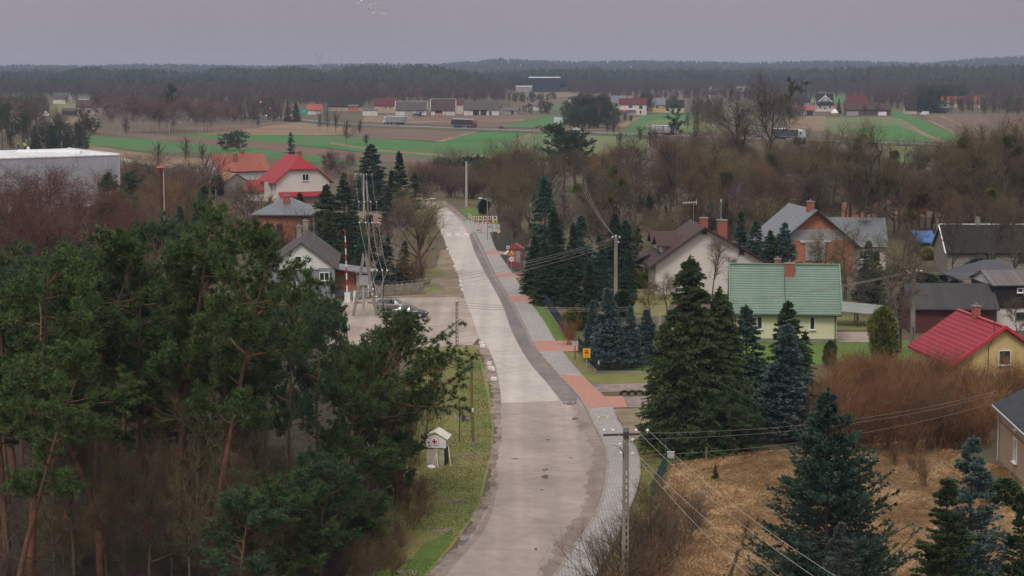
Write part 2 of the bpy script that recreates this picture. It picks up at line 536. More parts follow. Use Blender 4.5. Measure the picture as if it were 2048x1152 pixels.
def make_bare(kind, seed, H=12, lean=(0, 0), upright=0.12, n=(13, 7, 6, 5), wig=0.09, ang=(30, 62), t0=0.22, r=0.19, thick=1.0, bark=None, tw=None, tw_len=(0.5, 1.0), trunk_wig=0.06, l1=(0.28, 0.46)):
    rng = np.random.default_rng(seed)
    P0, R0 = trunk_line(rng, H * 0.82, r * H / 12, 9, lean, trunk_wig, 0.2)
    P1, R1, t1 = spawn(rng, P0, R0, n[0], t0, 1.0, (l1[0] * H, l1[1] * H), (R_(ang[0]), R_(ang[1])), 7, upright, wig, 0.026,
                       prof=lambda t: 1.15 - 0.6 * t, tpow=0.8)
    P2, R2, _ = spawn(rng, P1, R1, n[1], 0.18, 1.0, (0.11 * H, 0.2 * H), (R_(25), R_(60)), 5, upright * 0.6, wig, 0.022)
    P3, R3, _ = spawn(rng, P2, R2, n[2], 0.15, 1.0, (0.055 * H, 0.11 * H), (R_(22), R_(60)), 4, upright * 0.4, wig, 0.0145 * thick)
    P4, R4, _ = spawn(rng, P3, R3, n[3], 0.1, 1.0, tw_len, (R_(20), R_(60)), 3, 0.03, wig, 0.0108 * thick, rend=0.5)
    V, Fs = merge([strands(P0, R0, 8), strands(P1, R1, 5), strands(P2, R2, 4)])
    trunk = np_mesh(kind + ' trunk', V, Fs, bark or GBARK, smooth=True)
    V, Fs = merge([strands(P3, R3, 3), strands(P4, R4, 3)])
    crown = np_mesh(kind + ' crown', V, Fs, tw or TW_GREY)
    add_proto(kind, trunk, crown, H, P1[:, 3:].reshape(-1, 3))

def make_shrub(kind, seed, H=3.0, stems=16, n=(7, 6), spread=0.5, up=0.1, tw=None, thick=1.0):
    rng = np.random.default_rng(seed)
    K = 6
    P0 = np.zeros((stems, K, 3))
    a = rng.random(stems) * 2 * np.pi
    P0[:, 0, :2] = rng.normal(0, 0.28, (stems, 2))
    d = np.stack([np.cos(a) * spread * rng.random(stems) ** 0.7, np.sin(a) * spread * rng.random(stems) ** 0.7, np.ones(stems)], -1)
    L = H * rng.uniform(0.6, 1.0, stems)
    for k in range(1, K):
        d /= np.linalg.norm(d, axis=-1, keepdims=True)
        P0[:, k] = P0[:, k - 1] + d * (L / (K - 1))[:, None]
        d = d + rng.normal(0, 0.1, d.shape)
    R0 = 0.022 * thick * np.linspace(1, 0.35, K)[None] * np.ones((stems, 1))
    P1, R1, _ = spawn(rng, P0, R0, n[0], 0.2, 1.0, (0.25 * H, 0.42 * H), (R_(18), R_(50)), 4, up, 0.1, 0.014 * thick)
    P2, R2, _ = spawn(rng, P1, R1, n[1], 0.15, 1.0, (0.1 * H, 0.22 * H), (R_(18), R_(55)), 3, up * 0.6, 0.1, 0.017 * thick, rend=0.5)
    V, Fs = merge([strands(P0, R0, 4), strands(P1, R1, 3), strands(P2, R2, 3)])
    add_proto(kind, None, np_mesh(kind + ' shrub', V, Fs, tw or TW_BROWN), H)

def make_bush(kind, seed, H=2.0, W=1.0, n=900, mat=None, ln=(0.18, 0.34), upb=0.5, shape=0.75, w=0.08):
    """evergreen bush / thuja: sprays all through an egg-shaped volume"""
    rng = np.random.default_rng(seed)
    z = rng.random(n) ** 0.8
    rr = W * 0.5 * np.sin(np.pi * np.clip(z * 0.9 + 0.1, 0, 1)) ** shape
    lump = 1 + 0.25 * np.sin(z * 9 + rng.random() * 6) * 0.5
    a = rng.random(n) * 2 * np.pi
    lump = lump * (1 + 0.22 * np.sin(3 * a + 5 * z))
    rho = rr * lump * rng.random(n) ** 0.3
    C = np.stack([rho * np.cos(a), rho * np.sin(a), 0.05 * H + z * H * 0.9], -1)
    D = np.stack([np.cos(a), np.sin(a), np.full(n, upb)], -1)
    V, f = needles(rng, C, D, 5, ln, w, 0.45)
    P0, R0 = trunk_line(rng, H * 0.7, 0.05, 4, (0, 0), 0.02)
    tv, tf = strands(P0, R0, 5)
    add_proto(kind, np_mesh(kind + ' stem', tv, [tf], DBARK), np_mesh(kind + ' crown', V, [f], mat or SPRUCE_OL), H)

for i, (sd, le, t0) in enumerate([(11, (0.03, 0), 0.42), (12, (-0.05, 0.02), 0.5), (13, (0.07, -0.03), 0.38), (14, (-0.02, 0.04), 0.46), (15, (0.0, 0.0), 0.33)]):
    make_pine('pine', sd, 18, le, t0 + 0.03, 1.0 + 0.07 * i, nl=24, sub=13, mat=PINE if i % 2 == 0 else PINE2)
make_pine('pine_sparse', 21, 15, (-0.10, 0), 0.55, 0.7, nl=15, sub=6, tuf=4, wig=0.17, mat=PINE)
make_pine('pine_wide', 31, 15, (0.10, -0.02), 0.2, 1.25, nl=40, sub=13, tuf=7, wig=0.06, side=(1.0, -0.1, 0.0), mat=PINE)
make_pine('pine_low', 41, 9, (0.02, 0), 0.12, 0.85, nl=30, sub=8, tuf=6, mat=PINE2)
make_pine('pine_low', 42, 8, (-0.03, 0), 0.06, 0.8, nl=30, sub=8, tuf=6, mat=PINE)
make_spruce('spruce', 51, 12, 2.6, nb=230, sub=13, mat=SPRUCE, power=0.72, rag=0.2)
make_spruce('spruce', 52, 12, 2.4, nb=230, sub=13, mat=SPRUCE_OL, power=0.78, rag=0.2)
make_spruce('spruce', 53, 12, 2.9, nb=240, sub=13, mat=SPRUCE, power=0.65, rag=0.3)
make_spruce('spruce', 49, 12, 2.5, nb=120, sub=11, mat=SPRUCE_OL, power=0.75, rag=0.5, droop=-0.09)
make_spruce('spruce', 48, 12, 2.1, nb=170, sub=12, mat=SPRUCE, power=1.0, rag=0.35, tipup=0.1)
make_spruce('spruce_full', 54, 14, 3.6, nb=420, sub=16, mat=SPRUCE_OL, power=0.6, droop=-0.08, bias=(0, 0, -0.5), rag=0.2, sprig=(0.18, 0.34), w=0.08)
make_spruce('blue_spruce', 55, 8, 2.2, nb=230, sub=12, mat=BLUESP, droop=0.0, tipup=0.08, ang=(72, 92), bias=(0, 0, 0.05), w=0.08, sprig=(0.16, 0.3), power=0.8)
make_spruce('blue_spruce', 56, 8, 2.0, nb=220, sub=12, mat=BLUESP, droop=0.01, tipup=0.05, ang=(70, 92), bias=(0, 0, 0.1), w=0.08, sprig=(0.16, 0.3), power=0.9)
make_spruce('spruce_near', 57, 12, 6.0, nb=270, sub=20, tuf=5, mat=NEARSP, droop=-0.02, tipup=0.30, ang=(72, 98), bias=(0, 0, 0.15), w=0.06, sprig=(0.14, 0.27), power=0.95, dens=5, rag=0.3)
make_spruce('blue_spruce_near', 58, 9, 2.5, nb=150, sub=16, tuf=4, mat=BLUESP, droop=0.0, tipup=0.15, ang=(70, 92), bias=(0, 0, 0.15), w=0.06, sprig=(0.12, 0.24), power=0.75, dens=5)
make_spruce('spruce_young', 59, 9, 1.9, nb=150, sub=15, tuf=4, mat=SPRUCE_OL, droop=-0.02, tipup=0.1, ang=(60, 88), bias=(0, 0, 0.15), w=0.06, sprig=(0.12, 0.26), power=0.6, dens=5)
for i, (sd, le) in enumerate([(61, (0.02, 0)), (62, (-0.06, 0.03)), (63, (0.05, -0.04)), (64, (0, 0.02))]):
    make_bare('bare', sd, 12, le, 0.10 + 0.04 * (i % 2))
make_bare('bare_spread', 65, 12, (0.03, 0), 0.04, (12, 7, 6, 5), wig=0.16, ang=(40, 80), t0=0.25, r=0.23, thick=1.1)
make_bare('bare_spread', 66, 12, (-0.04, 0), 0.05, (11, 8, 6, 4), wig=0.17, ang=(40, 75), t0=0.3, r=0.22, thick=1.1)
make_bare('bare_tall', 67, 16, (0.02, 0), 0.10, (20, 7, 6, 4), wig=0.08, ang=(28, 55), t0=0.3, r=0.13, l1=(0.16, 0.28))
make_bare('bare_tall', 68, 16, (-0.02, 0), 0.10, (20, 7, 6, 4), wig=0.08, ang=(28, 60), t0=0.25, r=0.13, l1=(0.16, 0.28))
make_bare('birch', 69, 14, (0.02, 0), 0.02, (20, 7, 6, 5), wig=0.1, ang=(25, 50), t0=0.35, r=0.12, bark=BIRCH, tw=TW_PURP, l1=(0.15, 0.27))
make_bare('birch', 70, 14, (-0.04, 0.02), 0.02, (18, 8, 6, 5), wig=0.1, ang=(25, 50), t0=0.3, r=0.12, bark=BIRCH, tw=TW_PURP, l1=(0.15, 0.27))
make_bare('willow', 71, 9, (-0.12, 0), 0.05, (20, 9, 6, 4), wig=0.07, ang=(30, 62), t0=0.12, r=0.28, thick=1.2, tw=TW_WILLOW, l1=(0.5, 0.78))
for i in range(3):
    make_shrub('shrub', 81 + i, 3.0, 15, (8, 7), 0.55 + 0.1 * i)
make_shrub('thicket', 85, 4.0, 26, (6, 5), 0.33, 0.14, thick=1.35)
make_shrub('thicket', 86, 4.0, 24, (6, 5), 0.5, 0.10, thick=1.35)
make_shrub('thicket', 87, 4.0, 18, (7, 5), 0.6, 0.08, thick=1.5)
make_bush('evergreen', 91, 2.0, 1.6, 800, SPRUCE_OL)
make_bush('thuja', 92, 5.0, 2.4, 1800, THUJA, upb=1.4, ln=(0.25, 0.5), shape=0.6)
make_bush('thuja_slim', 93, 4.0, 1.3, 1100, SPRUCE_OL, upb=1.6, ln=(0.22, 0.42), shape=0.5)
make_pine('far_conifer', 95, 8, (0, 0), 0.05, 1.15, nl=46, sub=9, tuf=5, mat=SPRUCE, dens=14)
make_pine('far_conifer', 94, 8, (0.05, 0), 0.05, 1.0, nl=46, sub=9, tuf=5, mat=SPRUCE, dens=14)
make_bush('far_pine', 96, 9.0, 5.0, 900, PINE, upb=0.8, ln=(0.5, 0.9), shape=0.6, w=0.25)
make_bush('mistletoe', 97, 1.1, 1.1, 260, MISTLE, upb=0.2, ln=(0.15, 0.3), shape=0.5)
MIST_ME = PROTO['mistletoe'][0][1]

RNG = random.Random(5)
LATER, FINAL = [], [False]

def place(kind, px, base, top, label, group=None, name=None, cat='tree', w=1.0, tw=None, bark=None, leaf=None, var=None, mist=0, h=None, rz=None, xy=None):
    """a tree whose foot stands at pixel (px, base) and whose tip reaches py = top"""
    ps = PROTO[kind]
    tr, cr, H, tips = ps[(var if var is not None else RNG.randrange(len(ps))) % len(ps)]
    p = G(px, base) if xy is None else Vector((xy[0], xy[1], 0))
    if h is None: h = (base - top) / scl(base)
    s = h / H
    tilt = 0.0
    if kind in ('spruce', 'blue_spruce', 'spruce_young'):
        w *= RNG.uniform(0.88, 1.22); tilt = RNG.uniform(-0.035, 0.035)
        if leaf is None and kind == 'spruce': leaf = [None, SPRUCE_OL, NEARSP, SPRUCE][RNG.randrange(4)]
    name = name or ('spruce_tree' if 'spruce' in kind else 'pine_tree' if 'pine' in kind else 'birch_tree' if kind == 'birch' else
                    'shrub' if kind in ('shrub', 'thicket') else 'thuja_tree' if 'thuja' in kind else 'evergreen_bush' if kind == 'evergreen' else 'bare_tree')
    a = RNG.uniform(0, 6.28) if rz is None else rz
    if name == 'bare_tree' and not FINAL[0]:
        LATER.append((h * scl(base), (kind, px, base, top, label), dict(group=group, name=name, cat=cat, w=w, tw=tw, bark=bark, leaf=leaf, var=var, mist=mist, h=h, rz=a)))
        return None
    if tr is None:
        o = link(name, cr, None, p, (0, 0, a)); o.scale = (s * w, s * w, s)
        if tw: o.material_slots[0].link = 'OBJECT'; o.material_slots[0].material = tw
        return tag(o, label, cat, group)
    r = thing(name, label, cat, p, a, group); r.rotation_euler = (tilt, tilt * .6, a); r.scale = (s * w, s * w, s)
    t = link('trunk', tr, r); c = link('crown', cr, r)
    m = leaf or tw
    if m: c.material_slots[0].link = 'OBJECT'; c.material_slots[0].material = m
    if bark: t.material_slots[0].link = 'OBJECT'; t.material_slots[0].material = bark
    for k in range(mist):
        if tips is None: break
        q = tips[RNG.randrange(len(tips))]
        b = link('mistletoe', MIST_ME, r, (q[0], q[1], q[2] - 0.5)); f = RNG.uniform(0.8, 1.5) / s; b.scale = (f, f, f)
    return r
# ------------------------------------------------------------------ ground, roads, fields
GROUND = noisy('rough winter grassland', (0.085, 0.064, 0.042), (0.145, 0.108, 0.07), 0.09, 0.95, c3=(0.075, 0.08, 0.036), scale2=0.035, bump=0.6, bscale=1.2)
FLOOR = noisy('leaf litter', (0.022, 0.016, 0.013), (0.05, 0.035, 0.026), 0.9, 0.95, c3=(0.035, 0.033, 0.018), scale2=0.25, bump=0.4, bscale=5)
VERGE = noisy('patchy verge grass', (0.175, 0.155, 0.055), (0.25, 0.215, 0.085), 0.55, 0.95, c3=(0.115, 0.165, 0.035), scale2=0.16, bump=0.7, bscale=9)
LAWN = noisy('mown lawn', (0.08, 0.14, 0.025), (0.115, 0.18, 0.038), 0.8, 0.95, bump=0.5, bscale=10)
LAWN_OL = noisy('olive lawn', (0.13, 0.145, 0.04), (0.19, 0.19, 0.06), 0.4, 0.95, c3=(0.2, 0.16, 0.08), scale2=0.13, bump=0.5, bscale=8)
DRY = noisy('dry meadow', (0.36, 0.235, 0.125), (0.52, 0.36, 0.2), 0.5, 0.95, c3=(0.22, 0.18, 0.06), scale2=0.12, bump=0.3, bscale=4)
DIRT = noisy('trodden dirt', (0.2, 0.145, 0.105), (0.31, 0.235, 0.18), 0.7, 0.95, c3=(0.14, 0.125, 0.06), scale2=0.22, bump=0.5, bscale=8)
GRAVEL = noisy('gravel shoulder', (0.2, 0.15, 0.125), (0.36, 0.29, 0.255), 2.2, 0.95, c3=(0.12, 0.10, 0.085), scale2=0.5, bump=0.6, bscale=20)
CROP = noisy('winter wheat', (0.036, 0.135, 0.03), (0.056, 0.185, 0.043), 0.05, 0.95, c3=(0.085, 0.13, 0.05), scale2=0.02, stretch=(1, 0.5, 1))
CROP2 = noisy('pale winter wheat', (0.10, 0.155, 0.055), (0.135, 0.19, 0.07), 0.05, 0.95, c3=(0.16, 0.155, 0.075), scale2=0.02)
SOIL = noisy('ploughed soil', (0.12, 0.076, 0.058), (0.165, 0.106, 0.08), 0.05, 0.95, c3=(0.15, 0.115, 0.075), scale2=0.03)
STUBBLE = noisy('tan stubble', (0.20, 0.135, 0.083), (0.29, 0.20, 0.125), 0.06, 0.95, c3=(0.15, 0.105, 0.065), scale2=0.03)

def asphalt(name, a, b_, c, tracks=True):
    """worn asphalt: blotches, wheel streaks along the road, fine grain and thin dark cracks"""
    m = noisy(name, a, b_, 0.35, 0.88, c3=c, scale2=0.11, bump=0.25, bscale=30, lo=0.3, hi=0.7, detail=9)
    n, l = m.node_tree.nodes, m.node_tree.links
    bs = n['Principled BSDF']; col = bs.inputs['Base Color'].links[0].from_socket
    tc = n.new('ShaderNodeTexCoord')
    def layer(col, stretch, scale, lo, hi, dark, detail=4):
        mp = n.new('ShaderNodeMapping'); mp.inputs['Scale'].default_value = stretch; mp.inputs['Rotation'].default_value = (0, 0, R_(4))
        l.new(tc.outputs['Object'], mp.inputs['Vector'])
        nz = n.new('ShaderNodeTexNoise'); nz.inputs['Scale'].default_value = scale; nz.inputs['Detail'].default_value = detail
        l.new(mp.outputs[0], nz.inputs['Vector'])
        r = ramp(n, [(lo, (dark, dark, dark)), (hi, (1.06, 1.06, 1.06))]); l.new(nz.outputs['Fac'], r.inputs['Fac'])
        mx = n.new('ShaderNodeMixRGB'); mx.blend_type = 'MULTIPLY'; mx.inputs['Fac'].default_value = 1
        l.new(col, mx.inputs['Color1']); l.new(r.outputs['Color'], mx.inputs['Color2'])
        return mx.outputs['Color']
    col = layer(col, (1.0, 0.02, 1), 0.5, 0.40, 0.60, 0.90, 2)
    col = layer(col, (1, 1, 1), 0.9, 0.42, 0.56, 0.96, 8)
    col = layer(col, (1, 1, 1), 23.0, 0.3, 0.7, 0.93, 2)
    vo = n.new('ShaderNodeTexVoronoi'); vo.feature = 'DISTANCE_TO_EDGE'; vo.inputs['Scale'].default_value = 0.22
    nz = n.new('ShaderNodeTexNoise'); nz.inputs['Scale'].default_value = 0.7; nz.inputs['Detail'].default_value = 6
    mx = n.new('ShaderNodeMixRGB'); mx.inputs['Fac'].default_value = 0.5
    l.new(tc.outputs['Object'], nz.inputs['Vector']); l.new(tc.outputs['Object'], mx.inputs['Color1']); l.new(nz.outputs['Color'], mx.inputs['Color2'])
    l.new(mx.outputs['Color'], vo.inputs['Vector'])
    r = ramp(n, [(0.0, (0.72, 0.70, 0.69)), (0.008, (1, 1, 1))]); l.new(vo.outputs['Distance'], r.inputs['Fac'])
    m2 = n.new('ShaderNodeMixRGB'); m2.blend_type = 'MULTIPLY'; m2.inputs['Fac'].default_value = 0.8
    l.new(col, m2.inputs['Color1']); l.new(r.outputs['Color'], m2.inputs['Color2'])
    l.new(m2.outputs['Color'], bs.inputs['Base Color'])
    return m
OLD_ASPH = asphalt('old pinkish asphalt', (0.32, 0.26, 0.24), (0.40, 0.335, 0.31), (0.27, 0.222, 0.205))
NEW_ASPH = asphalt('pale new asphalt', (0.44, 0.395, 0.37), (0.50, 0.455, 0.425), (0.40, 0.36, 0.34))
LOT_ASPH = asphalt('pale yard concrete', (0.33, 0.27, 0.235), (0.41, 0.345, 0.30), (0.28, 0.225, 0.19))
DARK_ASPH = asphalt('dark milled asphalt', (0.125, 0.115, 0.12), (0.19, 0.17, 0.172), (0.22, 0.185, 0.17))
GUTTER = asphalt('stained gutter asphalt', (0.225, 0.178, 0.155), (0.36, 0.30, 0.27), (0.17, 0.135, 0.12))
HIGHWAY = asphalt('far grey asphalt', (0.17, 0.16, 0.165), (0.22, 0.21, 0.215), (0.15, 0.145, 0.15))
PAVE = bricks('grey concrete pavers', (0.35, 0.335, 0.325), (0.46, 0.445, 0.435), (0.16, 0.15, 0.145), 0.42, 0.21, 0.03, vec='floor', stain=(0.24, 0.22, 0.21), tint=0.45)
PAVE_RED = bricks('red concrete pavers', (0.45, 0.21, 0.165), (0.53, 0.275, 0.225), (0.28, 0.14, 0.11), 0.42, 0.21, 0.03, vec='floor', stain=(0.36, 0.19, 0.145), tint=0.5)
KERB = plain('kerb concrete', (0.27, 0.235, 0.205), 0.9, var=0.25)
WHITE_STONE = plain('whitewashed stone', (0.72, 0.68, 0.64), 0.9)
ROADPAINT = noisy('worn road paint', (0.45, 0.41, 0.38), (0.68, 0.63, 0.6), 1.5, 0.8)

def smooth_px(pts, z=0.0, sub=6):
    """Catmull-Rom through ground points"""
    P = [G(x, y, z) for x, y in pts]
    if len(P) < 3 or sub <= 1: return P
    out = []
    for i in range(len(P) - 1):
        a, b, c, d = P[max(i - 1, 0)], P[i], P[i + 1], P[min(i + 2, len(P) - 1)]
        for k in range(sub):
            t = k / sub
            out.append(0.5 * ((2 * b) + (c - a) * t + (2 * a - 5 * b + 4 * c - d) * t * t + (3 * b - a - 3 * c + d) * t ** 3))
    out.append(P[-1])
    return out

def sheet_pts(name, P, z, m, kind='structure', label=None, cat=None, thick=0.0):
    b = MB()
    n = len(P)
    if thick:
        b.ext([(p.x, p.y) for p in P], 'z', z - thick, z)
    else:
        b.add([(p.x, p.y, z) for p in P], [tuple(range(n))])
    o = b.build(name, m)
    me = o.data
    if me.polygons[0].normal.z < 0 and not thick:
        me.flip_normals()
    return tag(o, label, cat, None, kind)

def sheet(name, px, z, m, sub=1, **k):
    P = smooth_px(px, 0, sub) if sub > 1 else [G(x, y) for x, y in px]
    return sheet_pts(name, P, z, m, **k)

def strip(name, left, right, z, m, sub=6, **k):
    return sheet_pts(name, smooth_px(left, 0, sub) + smooth_px(right, 0, sub)[::-1], z, m, **k)

b = MB(); b.add([(-9000, -600, 0), (9000, -600, 0), (9000, 9500, 0), (-9000, 9500, 0)], [(0, 1, 2, 3)])
tag(b.build('ground', GROUND), kind='structure')

ROAD_L = [(735, 1330), (820, 1215), (872, 1152), (925, 1092), (950, 1064), (973, 1022), (990, 966), (999, 900), (1003, 850), (1002, 800), (995, 750), (983, 712), (971, 690), (957, 676), (945, 640), (929, 598), (912, 540), (896, 500), (882, 465), (868, 437), (855, 417), (846, 403), (838, 395)]
KERB_R = [(900, 1330), (1040, 1230), (1109, 1152), (1144, 1101), (1171, 1064), (1194, 1024), (1208, 984), (1214, 945), (1213, 912), (1204, 882), (1186, 847), (1174, 822), (1154, 790), (1116, 750), (1069, 695), (1046, 650), (1024, 608), (987, 548), (962, 495), (947, 465), (925, 440), (905, 423), (885, 410), (868, 403), (858, 399)]
def ragged(P, amt, seed):
    """worn edge: smooth wobble plus small bites"""
    r_ = random.Random(seed); out = []; s0 = 0.0; ph = [r_.uniform(0, 6) for _ in range(4)]
    for a, c in zip(P[:-1], P[1:]):
        d = c - a; ln = max(d.length, 1e-6); nrm = Vector((d.y, -d.x, 0)) / ln
        k = max(1, int(ln / 0.35))
        for i in range(k):
            t = s0 + ln * i / k
            o = amt * (0.5 * math.sin(t * .31 + ph[0]) + 0.35 * math.sin(t * 1.1 + ph[1]) + 0.25 * math.sin(t * 2.9 + ph[2]) + r_.uniform(-.25, .25))
            out.append(a.lerp(c, i / k) + nrm * o)
        s0 += ln
    return out + [P[-1]]
sheet_pts('road', ragged(smooth_px(ROAD_L), 0.16, 1) + smooth_px(KERB_R)[::-1], 0.012, OLD_ASPH)
NEW_L = [(1003, 806), (996, 750), (984, 712), (972, 689), (958, 675), (946, 640), (930, 598), (913, 540), (897, 500), (883, 465), (869, 437), (856, 417), (847, 403)]
NEW_R = [(1120, 802), (1094, 767), (1056, 722), (1024, 665), (1002, 606), (969, 545), (949, 505), (937, 470), (921, 443), (902, 424), (880, 410), (866, 404)]
strip('new_road_surface', NEW_L, NEW_R, 0.018, NEW_ASPH)
DK_R = [(1152, 803)] + [(x - 3, y) for x, y in KERB_R[12:20]]
strip('dark_road_strip', [(1124, 803)] + [(x + 2, y + 1) for x, y in NEW_R[1:8]], DK_R, 0.024, DARK_ASPH)
GUT_L = [(1000, 1230), (1075, 1152), (1112, 1098), (1140, 1052), (1166, 1000), (1182, 950), (1183, 915), (1175, 880), (1160, 848), (1148, 822), (1132, 803)]
GUT_R = [(1036, 1230)] + [(x - 3, y) for x, y in KERB_R[2:12]] + [(1152, 803)]
sheet_pts('road_gutter_stain', ragged(smooth_px(GUT_L), 0.4, 2) + smooth_px(GUT_R)[::-1], 0.021, GUTTER)
SH_L = [(795, 1215), (850, 1152), (905, 1092), (935, 1060), (958, 1020), (975, 966), (985, 900), (988, 850), (984, 800), (974, 750), (962, 712), (950, 690)]
sheet_pts('road_shoulder', ragged(smooth_px(SH_L), 0.35, 5) + smooth_px([(x + 3, y) for x, y in ROAD_L[1:13]])[::-1], 0.008, GRAVEL)
GUT2_L = [(828, 1215), (874, 1152), (927, 1092), (952, 1064), (975, 1022), (992, 966), (1000, 905)]
GUT2_R = [(842, 1215), (892, 1152), (944, 1092), (966, 1064), (984, 1022), (999, 966), (1003, 905)]
sheet_pts('road_edge_stain', smooth_px(GUT2_L[:-1]) + ragged(smooth_px(GUT2_R[:-1]), 0.07, 4)[::-1], 0.016, GUTTER)
# zebra crossing
zb = MB()
for x0 in (893, 911, 929):
    P = [G(x0, 472), G(x0 + 10, 472), G(x0 + 8, 466), G(x0 - 1, 466)]
    zb.add([(p.x, p.y, 0.032) for p in P], [(0, 1, 2, 3)])
tag(zb.build('road_crossing_paint', ROADPAINT), kind='structure')

SIDE_R = [(985, 1330), (1118, 1230), (1192, 1152), (1222, 1098), (1243, 1050), (1264, 1004), (1277, 964), (1279, 938), (1276, 912), (1264, 885), (1236, 845), (1224, 817), (1204, 792), (1171, 760), (1136, 720), (1109, 682), (1091, 650), (1051, 593), (1029, 555), (992, 500), (979, 465)]
SIDE_L = [(x + 3, y) for x, y in KERB_R[:20]]
strip('pavement', SIDE_L, SIDE_R, 0.11, PAVE, thick=0.25)
# raised kerb along the pavement
kp = smooth_px(KERB_R[:20], 0, 6)
kb = MB()
for a, c in zip(kp[:-1], kp[1:]):
    d = (c - a).normalized(); nrm = Vector((d.y, -d.x, 0))
    kb.add([a - nrm * 0.06, a + nrm * 0.12, c + nrm * 0.12, c - nrm * 0.06] + [q + Vector((0, 0, 0.135)) for q in (a - nrm * 0.06, a + nrm * 0.12, c + nrm * 0.12, c - nrm * 0.06)],
           [(4, 5, 6, 7), (0, 4, 7, 3), (1, 2, 6, 5)])
tag(kb.build('kerb', KERB), kind='structure')
kp = smooth_px(SIDE_R[:20], 0, 6)
kb = MB()
for a, c in zip(kp[:-1], kp[1:]):
    d = (c - a).normalized(); nrm = Vector((d.y, -d.x, 0))
    kb.add([a - nrm * 0.02, a + nrm * 0.08, c + nrm * 0.08, c - nrm * 0.02] + [q + Vector((0, 0, 0.13)) for q in (a - nrm * 0.02, a + nrm * 0.08, c + nrm * 0.08, c - nrm * 0.02)],
           [(4, 5, 6, 7), (0, 4, 7, 3), (1, 2, 6, 5)])
tag(kb.build('pavement_edging', KERB), kind='structure')
RZ = 0.118
sheet('red_pavement', [(1120, 752), (1167, 755), (1204, 790), (1222, 815), (1175, 819), (1155, 788)], RZ, PAVE_RED)
sheet('red_driveway', [(1205, 793), (1246, 793), (1256, 815), (1224, 816)], 0.03, PAVE_RED)
sheet('red_pavement', [(1066, 685), (1108, 683), (1121, 703), (1079, 704)], RZ, PAVE_RED)
sheet('red_driveway', [(1110, 682), (1143, 681), (1158, 684), (1155, 702), (1124, 704)], 0.03, PAVE_RED)
sheet('red_pavement', [(1018, 594), (1050, 593), (1057, 604), (1024, 605)], RZ, PAVE_RED)
sheet('red_driveway', [(1051, 593), (1084, 593), (1085, 605), (1058, 605)], 0.03, PAVE_RED)
sheet('red_pavement', [(991, 548), (1023, 547), (1029, 555), (996, 556)], RZ, PAVE_RED)
sheet('red_driveway', [(1025, 547), (1058, 547), (1060, 556), (1031, 556)], 0.03, PAVE_RED)
sheet('red_pavement', [(967, 503), (993, 502), (999, 509), (972, 510)], RZ, PAVE_RED)
sheet('red_driveway', [(994, 502), (1012, 504), (1016, 510), (1000, 509)], 0.03, PAVE_RED)
sheet('asphalt_driveway', [(1247, 794), (1330, 792), (1345, 815), (1257, 815)], 0.02, GUTTER)
sheet('gravel_driveway', [(1182, 768), (1330, 766), (1335, 781), (1200, 784)], 0.018, GRAVEL)
sheet('road_junction', [(925, 443), (947, 465), (979, 465), (1000, 462), (1000, 448), (960, 447), (935, 440)], 0.02, PAVE)

# yards and verges
sheet('verge_lawn', [(1061, 606), (1085, 605), (1136, 680), (1111, 682)], 0.006, LAWN)
sheet('verge_grass', [(1035, 558), (1060, 557), (1085, 592), (1054, 593)], 0.006, LAWN_OL)
sheet('verge_grass', [(1127, 705), (1152, 703), (1194, 746), (1178, 762), (1165, 750)], 0.006, LAWN_OL)
sheet('verge_grass', [(1176, 758), (1194, 747), (1330, 746), (1345, 765), (1185, 767)], 0.008, LAWN_OL)
sheet('verge_dirt', [(1226, 818), (1320, 816), (1335, 850), (1300, 900), (1278, 905), (1262, 878)], 0.005, DIRT)
sheet('verge_grass', [(1270, 880), (1335, 846), (1345, 930), (1322, 965), (1300, 1020), (1265, 1060), (1281, 940)], 0.008, LAWN_OL)
sheet('garden_lawn', [(1180, 690), (1300, 650), (1460, 640), (1470, 690), (1300, 744), (1195, 745)], 0.004, LAWN)
sheet('garden_lawn', [(1230, 590), (1330, 520), (1345, 590), (1330, 640), (1240, 640)], 0.005, LAWN_OL)
sheet('garden_lawn', [(1400, 686), (1860, 680), (1810, 720), (1650, 730), (1400, 720)], 0.006, LAWN)
sheet('garden_grass', [(1660, 630), (1750, 635), (1745, 660), (1660, 660)], 0.007, LAWN_OL)
sheet('garden_path', [(1660, 664), (1745, 664), (1750, 684), (1655, 684)], 0.01, LOT_ASPH)
sheet('dry_meadow', [(1320, 1000), (1340, 930), (1480, 905), (1850, 880), (2000, 935), (2150, 1000), (2200, 1300), (1150, 1300), (1230, 1100)], 0.004, DRY)
sheet('verge', [(735, 1300), (850, 1152), (905, 1092), (958, 1020), (986, 900), (988, 850), (974, 750), (950, 690), (840, 692), (800, 800), (770, 1000), (690, 1152), (600, 1300)], 0.004, VERGE)
sheet('verge_lawn', [(795, 1152), (845, 1090), (905, 1060), (900, 1090), (850, 1150), (838, 1165)], 0.0075, LAWN)
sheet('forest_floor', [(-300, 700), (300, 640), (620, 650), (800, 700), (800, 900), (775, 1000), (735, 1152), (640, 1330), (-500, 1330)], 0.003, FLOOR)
sheet('yard', [(650, 606), (755, 596), (920, 594), (930, 598), (958, 675), (945, 690), (830, 695), (640, 690)], 0.007, LOT_ASPH)
sheet('dirt_track', [(750, 594), (850, 588), (870, 545), (882, 500), (896, 500), (913, 540), (929, 597)], 0.005, DIRT)
sheet('yard_grass', [(845, 586), (850, 570), (885, 572), (890, 580)], 0.0085, LAWN_OL)
sheet('yard_grass', [(848, 560), (852, 540), (880, 535), (890, 555)], 0.0085, LAWN_OL)
sheet('straw_yard', [(700, 455), (720, 420), (765, 430), (760, 460), (720, 475)], 0.008, STUBBLE)
sheet('road_shoulder', [(869, 402), (905, 421), (926, 441), (936, 440), (915, 420), (890, 402)], 0.006, GRAVEL)
